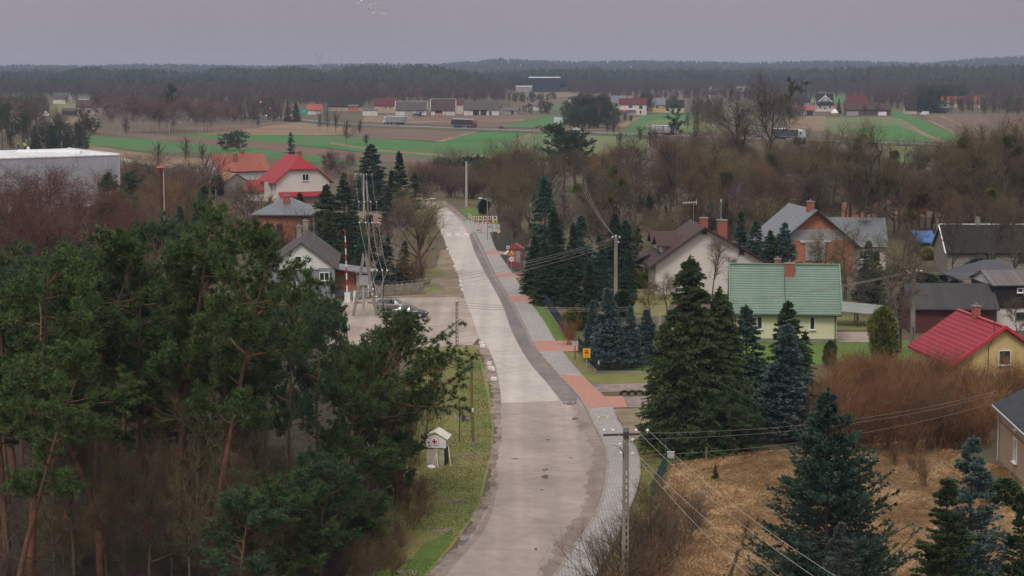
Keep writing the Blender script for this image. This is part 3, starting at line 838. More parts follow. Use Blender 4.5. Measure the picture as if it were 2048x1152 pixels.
sheet('verge_grass', [(918, 420), (945, 415), (975, 430), (940, 441)], 0.006, LAWN)
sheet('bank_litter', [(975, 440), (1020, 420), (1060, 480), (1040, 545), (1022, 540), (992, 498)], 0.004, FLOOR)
RG = random.Random(4)
for (x, y, rx, ry) in ((905, 1001, 26, 4), (880, 1062, 18, 5), (928, 835, 24, 5), (935, 911, 22, 4), (815, 1144, 24, 5)):
    P = [G(x + rx * math.cos(a * 0.1309) * (1 + 0.15 * math.sin(a * .6 + x) + RG.uniform(-.3, .2)), y + ry * math.sin(a * 0.1309) * (1 + RG.uniform(-.35, .15))) for a in range(48)]
    sheet_pts('verge_gravel_patch', P, 0.011, GRAVEL)
# puddles on the road edge
PUDDLE = mk('puddle water')[0]
pb = PUDDLE.node_tree.nodes['Principled BSDF']
pb.inputs['Base Color'].default_value = (0.11, 0.10, 0.095, 1); pb.inputs['Roughness'].default_value = 0.03; pb.inputs['Specular IOR Level'].default_value = 1.0
for (x, y, rx, ry) in ((929, 1077, 9, 5), (892, 1127, 11, 4)):
    P = [G(x + rx * math.cos(a * 0.5236) + ry * .8 * math.sin(a * .5236), y + ry * -math.sin(a * 0.5236)) for a in range(12)]
    sheet_pts('road_puddle_water', P, 0.026, PUDDLE)
# pot-hole and tar patches
TAR = noisy('tar patches', (0.06, 0.052, 0.05), (0.13, 0.11, 0.10), 3, 0.9)
for (x, y, rx, ry) in ((1091, 954, 7, 4), (1088, 941, 3, 1.6), (1096, 880, 4, 1), (1030, 918, 9, .7), (1141, 916, 3, 1), (1093, 939, 4, 1.2), (1072, 1099, 3, 2), (1150, 838, 7, 2.0), (1084, 980, 3, 1), (1140, 807, 13, 3)):
    P = [G(x + rx * math.cos(a * 0.5236) * (1 + 0.35 * math.sin(a * 1.7 + x)), y + ry * math.sin(a * 0.5236)) for a in range(12)]
    sheet_pts('road_tar_patch', P, 0.0285, TAR)

# ------------------------------------------------------------------ fields (farther layers 3 cm apart)
FC = [0]
def field(name, px, m, z):
    FC[0] += 1
    sheet(name, px, z + FC[0] * 0.0005, m)
field('tan_field', [(170, 288), (240, 300), (330, 312), (420, 318), (420, 335), (240, 322), (150, 300)], STUBBLE, 0.03)
field('green_field', [(162, 271), (312, 280), (436, 290), (560, 300), (720, 322), (720, 332), (560, 318), (437, 308), (312, 304), (170, 289)], CROP, 0.06)
field('soil_field', [(300, 268), (520, 283), (700, 303), (900, 318), (900, 328), (700, 322), (520, 299), (312, 281), (200, 266)], SOIL, 0.09)
field('green_field', [(325, 268), (512, 270), (660, 272), (715, 275), (880, 285), (900, 281), (950, 265), (1020, 262), (1110, 268), (1280, 272), (1300, 300), (1100, 322), (985, 316), (890, 320), (765, 309), (660, 297), (512, 283), (400, 276)], CROP, 0.12)
field('field_path', [(660, 285), (760, 300), (890, 310), (990, 313), (1040, 316), (1040, 319), (985, 317), (880, 313), (760, 304), (660, 289)], STUBBLE, 0.15)
field('pale_green_field', [(1026, 288), (1060, 270), (1210, 272), (1300, 280), (1300, 312), (1100, 316), (1020, 300)], CROP2, 0.15)
field('field_path', [(1024, 280), (1066, 267), (1072, 269), (1030, 284)], STUBBLE, 0.18)
field('soil_field', [(710, 266), (727, 252), (862, 257), (957, 262), (945, 268), (880, 284), (712, 275)], SOIL, 0.15)
field('field_path', [(868, 284), (945, 264), (960, 263), (885, 285)], STUBBLE, 0.18)
field('tan_field', [(380, 270), (512, 256), (590, 244), (650, 247), (700, 255), (706, 268), (640, 271), (512, 270)], STUBBLE, 0.09)
field('brown_field', [(150, 255), (330, 258), (500, 248), (600, 240), (560, 250), (420, 268), (300, 266), (165, 268)], SOIL, 0.06)
field('tan_field', [(720, 246), (730, 231), (900, 231), (1090, 230), (1060, 244), (1024, 256), (860, 250)], SOIL, 0.12)
field('tan_field', [(724, 243), (735, 231), (820, 231), (830, 240), (790, 246)], STUBBLE, 0.15)
field('field_path', [(790, 247), (830, 242), (940, 241), (1050, 239), (1046, 243), (940, 245), (840, 246)], STUBBLE, 0.18)
field('green_field', [(1000, 254), (1090, 231), (1140, 231), (1125, 257), (1060, 257)], CROP, 0.15)
field('tan_field', [(1090, 260), (1110, 255), (1216, 257), (1216, 262), (1150, 261)], STUBBLE, 0.18)
field('brown_field', [(1030, 207), (1150, 193), (1370, 188), (1380, 200), (1160, 203), (1070, 215)], SOIL, 0.06)
field('green_field', [(1100, 219), (1110, 210), (1160, 203), (1210, 200), (1210, 208), (1130, 222)], CROP, 0.09)
field('green_field', [(1236, 268), (1288, 231), (1352, 225), (1420, 226), (1440, 262), (1300, 268)], CROP, 0.06)
field('pale_green_field', [(1280, 250), (1310, 240), (1420, 240), (1440, 262), (1300, 267)], CROP2, 0.09)
field('field_path', [(1236, 250), (1282, 232), (1290, 231), (1244, 258)], STUBBLE, 0.09)
field('tan_field', [(1560, 262), (1580, 233), (1652, 232), (1655, 262)], STUBBLE, 0.06)
field('green_field', [(1648, 258), (1651, 236), (1770, 234), (1795, 237), (1892, 285), (1830, 285), (1700, 279)], CROP2, 0.09)
field('green_field', [(1786, 234), (1785, 221), (1797, 220), (1925, 276), (1930, 286), (1890, 285)], CROP, 0.09)
field('green_field', [(1690, 260), (1790, 250), (1860, 275), (1860, 285), (1740, 283)], CROP, 0.12)
field('field_path', [(1793, 237), (1800, 237), (1852, 268), (1893, 284), (1880, 284), (1845, 271)], STUBBLE, 0.15)
field('brown_field', [(1845, 231), (1900, 228), (2200, 228), (2200, 268), (1990, 276), (1926, 276)], SOIL, 0.06)
field('field_path', [(1875, 231), (1885, 231), (1930, 252), (1925, 253)], STUBBLE, 0.12)
field('field_path', [(1850, 240), (1860, 240), (1922, 271), (1915, 272)], STUBBLE, 0.12)
field('pale_green_field', [(1780, 292), (2150, 298), (2100, 330), (1800, 325)], CROP2, 0.06)
field('green_field', [(1590, 193), (1650, 190), (1720, 196), (1700, 207), (1620, 206)], CROP, 0.06)
field('tan_field', [(1580, 200), (1660, 201), (1660, 206), (1580, 206)], STUBBLE, 0.09)
field('tan_field', [(1700, 190), (1900, 188), (2150, 190), (2150, 197), (1900, 198), (1720, 200)], STUBBLE, 0.06)
field('tan_field', [(100, 240), (190, 232), (200, 262), (150, 268), (110, 262)], STUBBLE, 0.05)
field('olive_field', [(100, 210), (155, 207), (156, 228), (100, 231)], LAWN_OL, 0.08)
field('tan_field', [(372, 205), (410, 200), (415, 225), (385, 228)], STUBBLE, 0.05)
field('tan_field', [(1000, 190), (1200, 180), (1370, 178), (1370, 187), (1180, 190), (1050, 200)], STUBBLE, 0.03)
field('side_road', [(242, 316), (350, 331), (346, 338), (242, 323)], LOT_ASPH, 0.05)
HW = [(380, 226), (480, 231), (590, 239), (633, 243), (727, 250), (862, 255), (1024, 261), (1164, 265), (1269, 269), (1500, 277), (1806, 287), (1918, 292), (2100, 299), (2300, 308)]
strip('highway', [(x, y - 1.3) for x, y in HW], [(x, y + 1.4) for x, y in HW], 0.25, HIGHWAY)
strip('highway_verge', [(x, y + 1.7) for x, y in HW], [(x, y + 5) for x, y in HW], 0.22, noisy('dark verge grass', (0.06, 0.07, 0.04), (0.12, 0.11, 0.06), 0.1, 0.95))

# ------------------------------------------------------------------ rising ground and the distant woods
def interp(tab, x):
    return np.interp(x, [t[0] for t in tab], [t[1] for t in tab])
EDGE = [(-400, 186), (0, 186), (300, 190), (520, 189), (700, 193), (960, 190), (1000, 180), (1150, 184), (1500, 177), (1700, 186), (2048, 190), (2400, 190)]
RIDGE = [(-400, 131), (0, 131), (60, 129), (120, 131), (200, 131), (280, 128), (400, 129), (520, 132), (600, 130), (760, 127), (880, 128), (930, 124), (1000, 117), (1060, 120), (1150, 123), (1290, 121), (1400, 123), (1500, 126), (1600, 122), (1700, 122), (1850, 126), (1880, 123), (1960, 116), (2048, 112), (2400, 110)]
MOUND = [(-400, 139), (0, 140), (500, 138), (640, 134), (760, 131), (860, 133), (930, 140), (962, 155), (975, 160), (990, 150), (1010, 140), (1200, 139), (1500, 139), (1640, 140), (1700, 133), (1790, 131), (1900, 136), (1960, 131), (2048, 129), (2400, 128)]
def edge_D(px): return 119460.0 / (interp(EDGE, px) - 128.0)
def hill(x, y):
    """terrain height; wood tops reach the outline of MOUND (near woods) and RIDGE (far hills)"""
    px = CX + F * x / y
    d0 = edge_D(px)
    zm = HC - (interp(MOUND, px) - 128.0) * (d0 + 420) / F - 19.0
    k = np.clip((y - d0) / 420.0, 0, 1)
    k2 = np.clip(1 - (y - d0 - 520) / 500.0, 0, 1)
    zr = HC - (interp(RIDGE, px) - 128.0) * 5600.0 / F - 19.0
    r = np.clip((y - 3600) / 2000.0, 0, 1); r = r * r * (3 - 2 * r)
    r2 = np.clip(1 - (y - 5800) / 2500.0, 0, 1)
    return np.maximum(zm * np.minimum(k, k2), zr * r * r2)
nx, ny = 140, 70
U = np.linspace(-0.34, 0.34, nx); Ys = np.concatenate([np.linspace(1500, 3200, 40), np.linspace(3300, 9000, 30)])
gy, gu = np.meshgrid(Ys, U, indexing='ij')
gx = gu * gy
gz = hill(gx, gy) - 0.4
idx = np.arange(nx * ny).reshape(ny, nx)
q = np.stack([idx[:-1, :-1], idx[:-1, 1:], idx[1:, 1:], idx[1:, :-1]], -1).reshape(-1, 4)
HILLMAT = noisy('wooded hill ground', (0.035, 0.045, 0.025), (0.07, 0.07, 0.04), 0.02, 0.95)
tag(link('hills', np_mesh('hills', np.stack([gx, gy, gz], -1), [q], HILLMAT, smooth=True)), kind='structure')

def wood_mesh(name, X, Y, H, rng, mat, shape):
    N = len(X)
    Z = hill(X, Y) - 0.5
    if shape == 'pine':           # bare foot, uneven rounded head
        rings = [(0.30, 0.10), (0.42, 0.85), (0.62, 1.0), (0.82, 0.75), (0.96, 0.3)]
    else:
        rings = [(0.12, 0.30), (0.4, 0.8), (0.65, 1.0), (0.85, 0.6), (0.98, 0.12)]
    S = 6
    a = np.arange(S) * 2 * np.pi / S
    K = len(rings)
    V = np.zeros((N, K, S, 3))
    wid = H * rng.uniform(0.13, 0.2, N)
    for k, (zz, rr) in enumerate(rings):
        j = rng.uniform(0.65, 1.3, (N, S))
        V[:, k, :, 0] = X[:, None] + wid[:, None] * rr * j * np.cos(a)[None]
        V[:, k, :, 1] = Y[:, None] + wid[:, None] * rr * j * np.sin(a)[None]
        V[:, k, :, 2] = Z[:, None] + H[:, None] * (zz + rng.uniform(-0.05, 0.05, (N, S)))
    idx = np.arange(N * K * S).reshape(N, K, S)
    q = np.stack([idx[:, :-1], np.roll(idx, -1, 2)[:, :-1], np.roll(idx, -1, 2)[:, 1:], idx[:, 1:]], -1).reshape(-1, 4)
    top = idx[:, -1, :].reshape(N, S)
    return np_mesh(name, V, [q, top], mat)

def twiggy_mesh(name, X, Y, H, rng, mat, n=26, w=0.5, spread=0.5):
    """bare wood seen from afar: thin upward sprays on thin stems"""
    N = len(X)
    Z = hill(X, Y) - 0.3
    base = np.stack([X, Y, Z], -1)
    f = rng.uniform(0.15, 0.7, (N, n, 1))
    C = base[:, None, :] + np.array([0, 0, 1.0]) * f * H[:, None, None] + rng.normal(0, 0.05, (N, n, 3)) * H[:, None, None] * np.array([1, 1, 0])
    d = np.stack([rng.normal(0, spread, (N, n)), rng.normal(0, spread, (N, n)), rng.uniform(0.35, 1.1, (N, n))], -1)
    T = C + d * (H[:, None, None] * rng.uniform(0.18, 0.4, (N, n, 1)))
    C[:, 0] = base; T[:, 0] = base + np.array([0, 0, 1.0]) * H[:, None] * 0.95
    C[:, 0] = base
    s = rng.normal(0, 1, (N, n, 3)) * np.array([1, 1, 0]); s[:, 0] = (1, 0.1, 0); s /= np.linalg.norm(s, axis=-1, keepdims=True)
    ww = w * rng.uniform(0.5, 1.2, (N, n, 1)); ww[:, 0] = 0.45
    V = np.stack([C - s * ww / 4, (C + T) / 2 + s * ww / 2, T, (C + T) / 2 - s * ww / 2], 2)
    return np_mesh(name, V, [np.arange(N * n * 4).reshape(-1, 4)], mat)

rng = np.random.default_rng(3)
FARPINE = noisy('far pine wood', (0.009, 0.028, 0.022), (0.026, 0.05, 0.035), 0.05, 0.9, c3=(0.05, 0.045, 0.032), scale2=0.012)
FARBARE = noisy('far bare wood', (0.06, 0.042, 0.036), (0.105, 0.07, 0.056), 0.03, 0.9, c3=(0.07, 0.07, 0.045), scale2=0.015)
def band(n, off0, off1, power=1.5):
    px = rng.uniform(-250, 2300, n)
    if off0 < 0: px = np.where((px > 1030) & (px < 1135), px + 130, px)
    D = edge_D(px) + off0 + (off1 - off0) * rng.random(n) ** power
    return (px - CX) / F * D, D
X, Y = band(8000, 25, 620)
X2, Y2 = band(700, -30, 90); X, Y = np.append(X, X2), np.append(Y, Y2)
o = link('distant_pine_forest', wood_mesh('distant pine forest', X, Y, rng.uniform(14, 21, len(X)) * (1 + 0.2 * np.sin(X * 0.021) * np.sin(X * 0.057 + Y * 0.01)), rng, FARPINE, 'pine'))
tag(o, 'dark pine forest closing off the fields below the hazy hills', 'forest', None, 'stuff')
X, Y = band(6000, -110, 260, 1.6)
HH_ = rng.uniform(9, 18, len(X))
for x0, x1, y0, y1, n_, h0, h1 in ((-30, 100, 203, 236, 170, 8, 13), (185, 560, 195, 222, 420, 8, 14), (555, 770, 199, 214, 190, 8, 14), (640, 1010, 195, 206, 330, 10, 16), (1160, 1240, 186, 193, 40, 6, 12), (1215, 1620, 189, 204, 260, 8, 14), (1385, 1445, 200, 256, 60, 8, 13), (1535, 1605, 200, 246, 70, 9, 14), (1690, 1860, 195, 221, 190, 8, 13), (1895, 2090, 199, 231, 190, 8, 13), (380, 560, 222, 246, 110, 6, 11), (1150, 1240, 196, 212, 40, 8, 12), (1000, 1110, 196, 205, 50, 6, 9)):
    px_ = rng.uniform(x0, x1, n_); py_ = rng.uniform(y0, y1, n_); D_ = 119460.0 / (py_ - 128.0)
    X = np.append(X, (px_ - CX) / F * D_); Y = np.append(Y, D_); HH_ = np.append(HH_, rng.uniform(h0, h1, n_))
o = link('distant_bare_wood', twiggy_mesh('distant bare wood', X, Y, HH_, rng, FARBARE, 60, 0.26))
tag(o, 'bare brown trees along the front edge of the far pine forest', 'forest', None, 'stuff')
n = 9000
px = rng.uniform(-250, 2300, n); D = rng.uniform(3900, 6100, n)
o = link('hill_forest', wood_mesh('hill forest', (px - CX) / F * D, D, rng.uniform(14, 22, n) * 1.05, rng, FARPINE, 'pine'))
o.data.transform(Matrix.Identity(4))
tag(o, 'hazy blue forest covering the low hills on the horizon', 'forest', None, 'stuff')

# ------------------------------------------------------------------ grass as stuff
def blades(name, px_poly, n, ln, w, mat, seed, lean=0.8, clump=None):
    rng = np.random.default_rng(seed)
    P = np.array([(G(x, y).x, G(x, y).y) for x, y in px_poly])
    lo, hi = P.min(0), P.max(0)
    Q = lo + (hi - lo) * rng.random((n * 3, 2))
    if clump:
        cc = lo + (hi - lo) * rng.random((clump, 2))
        Q = cc[rng.integers(0, clump, n * 3)] + rng.normal(0, 0.42, (n * 3, 2))
    ins = np.zeros(len(Q), bool); j = len(P) - 1
    for i in range(len(P)):
        c = ((P[i, 1] > Q[:, 1]) != (P[j, 1] > Q[:, 1])) & (Q[:, 0] < (P[j, 0] - P[i, 0]) * (Q[:, 1] - P[i, 1]) / (P[j, 1] - P[i, 1] + 1e-12) + P[i, 0])
        ins ^= c; j = i
    Q = Q[ins][:n]
    N = len(Q)
    B = np.concatenate([Q, np.full((N, 1), 0.0)], 1)
    ph = 2.2 * np.sin(Q[:, 0] * 0.6 + 1.3 * np.sin(Q[:, 1] * 0.45)) + rng.normal(0, 0.9, N)
    hd = np.stack([np.cos(ph), np.sin(ph), np.zeros(N)], -1)
    L = rng.uniform(ln[0], ln[1], (N, 1))
    le = lean * rng.uniform(0.4, 1.3, (N, 1))
    fl = np.clip(le, 0, 1.6)
    M = B + np.array([0, 0, 1.0]) * L * (0.62 - 0.25 * fl) + hd * L * 0.35 * le
    T = B + np.array([0, 0, 1.0]) * L * (0.85 - 0.45 * fl) + hd * L * 0.85 * le
    s = np.cross(hd, np.array([0, 0, 1.0])) * w / 2
    V = np.stack([B - s, B + s, M + s, T, M - s], 1)
    return link(name, np_mesh(name, V, [np.arange(N * 5).reshape(-1, 5)], mat))
def translucent(m, f):
    n, l = m.node_tree.nodes, m.node_tree.links
    b = n['Principled BSDF']; o = n['Material Output']
    t = n.new('ShaderNodeBsdfTranslucent'); mx = n.new('ShaderNodeMixShader'); mx.inputs[0].default_value = f
    l.new(b.inputs['Base Color'].links[0].from_socket, t.inputs['Color'])
    l.new(b.outputs[0], mx.inputs[1]); l.new(t.outputs[0], mx.inputs[2]); l.new(mx.outputs[0], o.inputs['Surface'])
    return m
STRAW = noisy('dry straw', (0.64, 0.455, 0.265), (0.84, 0.65, 0.42), 0.6, 0.9, c3=(0.57, 0.365, 0.205), scale2=0.18, detail=4)
translucent(STRAW, 0.4)
GREENB = noisy('green grass blades', (0.10, 0.13, 0.03), (0.17, 0.2, 0.055), 0.6, 0.9, c3=(0.24, 0.2, 0.08), scale2=0.22)
MEADOW = [(1325, 1000), (1345, 935), (1480, 908), (1850, 885), (2000, 938), (2150, 1000), (2180, 1290), (1200, 1290), (1260, 1100)]
tag(blades('dry_grass', MEADOW, 95000, (0.25, 0.65), 0.032, STRAW, 7, 1.5, clump=9000), 'tall dry straw-coloured grass of the meadow below the brick house', 'grass', None, 'stuff')
VG = [(690, 1200), (846, 1152), (900, 1092), (952, 1020), (983, 900), (985, 850), (960, 720), (840, 700), (800, 800), (775, 1000), (700, 1152)]
tag(blades('verge_grass_blades', VG, 45000, (0.05, 0.14), 0.03, GREENB, 8, 0.7), 'short patchy grass on the verge around the small white hut', 'grass', None, 'stuff')
VG2 = [(1270, 880), (1335, 846), (1345, 930), (1322, 965), (1300, 1020), (1265, 1060), (1281, 940)]
tag(blades('verge_grass_blades', VG2, 9000, (0.05, 0.16), 0.03, GREENB, 9, 0.7), 'short grass between the pavement and the green wire fence', 'grass', None, 'stuff')
# ------------------------------------------------------------------ buildings
WHITE = noisy('white render', (0.58, 0.55, 0.52), (0.68, 0.65, 0.62), 0.4, 0.9, c3=(0.5, 0.47, 0.44), scale2=0.25, spec=0.1)
CREAM = noisy('cream render', (0.63, 0.575, 0.535), (0.71, 0.66, 0.62), 0.4, 0.9, c3=(0.55, 0.495, 0.455), scale2=0.2, spec=0.1)
MINT = noisy('pale mint render', (0.55, 0.58, 0.54), (0.64, 0.67, 0.63), 0.4, 0.9, spec=0.1)
YELLOW = noisy('pale yellow render', (0.62, 0.60, 0.40), (0.70, 0.68, 0.47), 0.3, 0.9, c3=(0.57, 0.54, 0.36), scale2=0.2, spec=0.1)
OCHRE = noisy('ochre yellow render', (0.56, 0.42, 0.19), (0.64, 0.49, 0.24), 0.3, 0.9, c3=(0.5, 0.37, 0.17), scale2=0.2, spec=0.1)
TANWALL = noisy('tan render', (0.38, 0.29, 0.21), (0.47, 0.37, 0.27), 0.4, 0.9)
SALMON = noisy('salmon render', (0.42, 0.17, 0.12), (0.52, 0.24, 0.17), 0.4, 0.9)
GREYWALL = noisy('grey render', (0.26, 0.25, 0.25), (0.36, 0.35, 0.35), 0.5, 0.9)
GREYTILE = bricks('grey facade shingles', (0.26, 0.28, 0.31), (0.32, 0.34, 0.37), (0.17, 0.18, 0.2), 0.4, 0.25, 0.02)
PINKWALL = noisy('pinkish render', (0.48, 0.38, 0.34), (0.58, 0.47, 0.42), 0.4, 0.9)
BRICK_O = bricks('orange hollow brick', (0.40, 0.11, 0.05), (0.52, 0.17, 0.08), (0.36, 0.25, 0.2), 0.5, 0.24, 0.03, stain=(0.30, 0.09, 0.05))
BRICK_R = bricks('red chimney brick', (0.33, 0.07, 0.045), (0.42, 0.11, 0.07), (0.26, 0.16, 0.13), 0.25, 0.08, 0.012, stain=(0.2, 0.06, 0.045), tint=0.4)
BRICK_DK = bricks('dark red brick', (0.10, 0.03, 0.026), (0.135, 0.045, 0.036), (0.08, 0.03, 0.03), 0.25, 0.08, 0.01, stain=(0.07, 0.028, 0.026))
BRICK_TAN = bricks('tan brick', (0.40, 0.29, 0.20), (0.47, 0.35, 0.25), (0.30, 0.24, 0.19), 0.26, 0.09, 0.012, stain=(0.27, 0.2, 0.15))
STONE = bricks('pale block wall', (0.27, 0.24, 0.215), (0.38, 0.345, 0.31), (0.15, 0.13, 0.115), 0.5, 0.26, 0.04, stain=(0.2, 0.17, 0.15))
BLOCKGREY = bricks('grey aerated block', (0.33, 0.32, 0.33), (0.42, 0.41, 0.42), (0.24, 0.23, 0.235), 0.6, 0.25, 0.02)
BLACKWOOD = bricks('black timber boards', (0.02, 0.018, 0.02), (0.032, 0.029, 0.032), (0.008, 0.008, 0.008), 0.2, 6.0, 0.02, off=0.0)
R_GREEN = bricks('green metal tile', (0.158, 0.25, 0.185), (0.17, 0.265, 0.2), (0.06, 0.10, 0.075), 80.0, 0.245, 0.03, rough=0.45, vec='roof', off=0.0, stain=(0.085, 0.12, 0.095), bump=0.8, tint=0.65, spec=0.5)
R_BROWN = bricks('brown roof tile', (0.072, 0.04, 0.036), (0.092, 0.052, 0.047), (0.042, 0.023, 0.022), 0.3, 0.22, 0.03, rough=0.6, vec='roof', stain=(0.06, 0.038, 0.034), bump=0.6)
R_BROWN_PLAIN = noisy('dark brown tiles', (0.055, 0.034, 0.032), (0.08, 0.05, 0.046), 2.0, 0.7)
R_RED = bricks('red metal tile', (0.36, 0.03, 0.038), (0.40, 0.038, 0.047), (0.26, 0.02, 0.03), 0.22, 0.24, 0.03, rough=0.6, vec='roof', off=0.0, stain=(0.25, 0.035, 0.04), spec=0.2, tint=0.7)
R_SEAM = bricks('red seamed sheet', (0.33, 0.023, 0.042), (0.36, 0.028, 0.047), (0.07, 0.008, 0.015), 80.0, 0.29, 0.035, rough=0.6, vec='roof', off=0.0, stain=(0.24, 0.03, 0.04), spec=0.2, tint=0.7)
R_OLDRED = bricks('weathered red corrugated roof', (0.32, 0.075, 0.055), (0.37, 0.10, 0.075), (0.2, 0.055, 0.042), 0.9, 40, 0.05, vec='roof', off=0.0, stain=(0.27, 0.14, 0.10), tint=0.8)
R_GREY = bricks('grey metal tile', (0.135, 0.148, 0.172), (0.165, 0.178, 0.203), (0.065, 0.072, 0.085), 0.24, 0.26, 0.035, rough=0.4, vec='roof', off=0.0, stain=(0.20, 0.22, 0.245), spec=0.5)
R_SLATE = bricks('old grey roof felt', (0.075, 0.066, 0.064), (0.105, 0.094, 0.09), (0.05, 0.045, 0.043), 1.0, 0.8, 0.02, vec='roof', stain=(0.09, 0.085, 0.075))
R_FELT = bricks('charcoal roofing felt', (0.048, 0.046, 0.05), (0.063, 0.06, 0.065), (0.036, 0.034, 0.037), 1.0, 30, 0.02, vec='roof', off=0.0, stain=(0.078, 0.074, 0.078))
R_BLACK = bricks('mossy black roof', (0.022, 0.02, 0.018), (0.036, 0.032, 0.028), (0.014, 0.013, 0.012), 0.5, 0.3, 0.03, vec='roof', stain=(0.03, 0.032, 0.02))
R_TARBLK = noisy('black bitumen roof', (0.018, 0.02, 0.026), (0.032, 0.035, 0.044), 0.8, 0.6)
R_CORR = bricks('grey corrugated sheet', (0.15, 0.135, 0.135), (0.24, 0.22, 0.22), (0.08, 0.07, 0.07), 0.28, 40, 0.06, vec='roof', off=0.0, stain=(0.12, 0.1, 0.1), tint=0.8)
R_ORANGE = bricks('clay orange roof', (0.28, 0.095, 0.055), (0.34, 0.12, 0.068), (0.16, 0.065, 0.042), 0.3, 0.3, 0.03, vec='roof')
R_DKRED = bricks('dark red roof', (0.125, 0.035, 0.04), (0.155, 0.045, 0.048), (0.075, 0.022, 0.025), 0.3, 0.3, 0.03, vec='roof')
TRIMW = plain('white trim', (0.75, 0.74, 0.74), 0.5)
TRIMBR = plain('brown trim', (0.075, 0.04, 0.035), 0.6)
TRIMDK = plain('dark trim', (0.035, 0.034, 0.037), 0.6)
GUTTERW = plain('pale gutter metal', (0.45, 0.45, 0.46), 0.4)
CONC = noisy('old concrete', (0.20, 0.185, 0.165), (0.31, 0.29, 0.265), 1.2, 0.9, c3=(0.14, 0.13, 0.1), scale2=0.5)
METAL = plain('galvanised metal', (0.42, 0.43, 0.45), 0.4, 0.6)
GLASS = mk('window glass')[0]
gb = GLASS.node_tree.nodes['Principled BSDF']
gb.inputs['Base Color'].default_value = (0.018, 0.022, 0.026, 1); gb.inputs['Roughness'].default_value = 0.06; gb.inputs['Specular IOR Level'].default_value = 0.8
DOORM = plain('brown door wood', (0.10, 0.05, 0.035), 0.6)
DARKIN = plain('dark barn opening', (0.03, 0.028, 0.028), 0.9)

WCACHE = {}
def win_mesh(w, h, mull, fm):
    k = (round(w, 2), round(h, 2), mull, fm.name)
    if k in WCACHE: return WCACHE[k]
    f = 0.09
    b = MB()                                   # local: x across, -y outward, z up, origin at the middle of the opening
    for sx in (-1, 1): b.box((sx * (w / 2 - f / 2), 0, 0), (f, 0.12, h))
    for sz in (-1, 1): b.box((0, 0, sz * (h / 2 - f / 2)), (w - 2 * f, 0.116, f))
    for i in range(1, mull): b.box((-w / 2 + i * w / mull, 0, 0), (0.08, 0.11, h - 2 * f))
    p = MB(); p.box((0, 0.015, 0), (w - 2 * f, 0.05, h - 2 * f))
    s = MB(); s.box((0, -0.08, -h / 2 - 0.03), (w + 0.16, 0.24, 0.05))
    WCACHE[k] = (b.mesh('window frame', fm), p.mesh('window pane', GLASS), s.mesh('window sill', fm))
    return WCACHE[k]

def add_window(root, pos, ang, w, h, mull=1, fm=None, sill=True, name='window'):
    a, p, s = win_mesh(w, h, mull, fm or TRIMW)
    o = link(name, a, root, pos, (0, 0, ang))
    link('pane', p, o)
    if sill: link('sill', s, o)
    return o

def side_pos(side, u, z, L, W, out=0.03):
    if side == 'f': return (u, -W / 2 - out, z), 0.0
    if side == 'b': return (u, W / 2 + out, z), math.pi
    if side == 'l': return (-L / 2 - out, u, z), -math.pi / 2
    return (L / 2 + out, u, z), math.pi / 2

def roof_mesh(L, W, h, rise, ends, q, ov_e, ov_g, t, yo=0.0):
    """ridge along x; ends 'gable' | 'half' | 'hip'; q = height fraction where the half hip begins"""
    wl_, wr_ = W / 2 + yo, W / 2 - yo          # ridge to front eave, ridge to back eave
    sl_, sr_ = rise / wl_, rise / wr_
    zf, zb = h - ov_e * sl_, h - ov_e * sr_
    yf, yb = -W / 2 - ov_e, W / 2 + ov_e
    ridge = h + rise
    V, Fc = [], []
    E = []
    for sg, en in ((-1, ends[0]), (1, ends[1])):
        x = sg * (L / 2 + ov_g)
        if en == 'gable':
            E.append(dict(cf=None, cb=None, r=(x, yo, ridge), f=(x, yf, zf), b=(x, yb, zb)))
        else:
            qq = 0.0 if en == 'hip' else q
            xe = sg * (L / 2 + (ov_e if en == 'hip' else ov_g))
            yq = lambda y: y + (yo - y) * qq
            zq = lambda z: z + (ridge - z) * qq
            ins = (1 - qq) * (W / 2 + ov_e) * 0.95
            r = (xe - sg * min(ins, L * 0.49 + ov_e), yo, ridge)
            if qq == 0: E.append(dict(cf=None, cb=None, r=r, f=(xe, yf, zf), b=(xe, yb, zb), hip=True))
            else: E.append(dict(cf=(xe, yq(yf), zq(zf)), cb=(xe, yq(yb), zq(zb)), r=r, f=(xe, yf, zf), b=(xe, yb, zb), hip=True))
    def add(v): V.append(v); return len(V) - 1
    for e in E:
        for k in ('r', 'f', 'b', 'cf', 'cb'):
            e[k + 'i'] = add(e[k]) if e.get(k) is not None else None
    a, c = E
    def clean(l): return [i for i in l if i is not None]
    Fc.append(clean([a['fi'], c['fi'], c['cfi'], c['ri'], a['ri'], a['cfi']]))
    Fc.append(clean([c['bi'], a['bi'], a['cbi'], a['ri'], c['ri'], c['cbi']]))
    if a.get('hip'): Fc.append([a['cbi'] if a['cbi'] is not None else a['bi'], a['cfi'] if a['cfi'] is not None else a['fi'], a['ri']])
    if c.get('hip'): Fc.append([c['cfi'] if c['cfi'] is not None else c['fi'], c['cbi'] if c['cbi'] is not None else c['bi'], c['ri']])
    n = len(V)
    allv = V + [(x, y, z - t) for x, y, z in V]
    faces = list(Fc) + [[n + i for i in f[::-1]] for f in Fc]
    cnt = {}
    for f in Fc:
        for i in range(len(f)):
            e = (f[i], f[(i + 1) % len(f)]); cnt[e] = 1
    for (i, j) in cnt:
        if (j, i) not in cnt: faces.append([j, i, n + i, n + j])
    return allv, faces

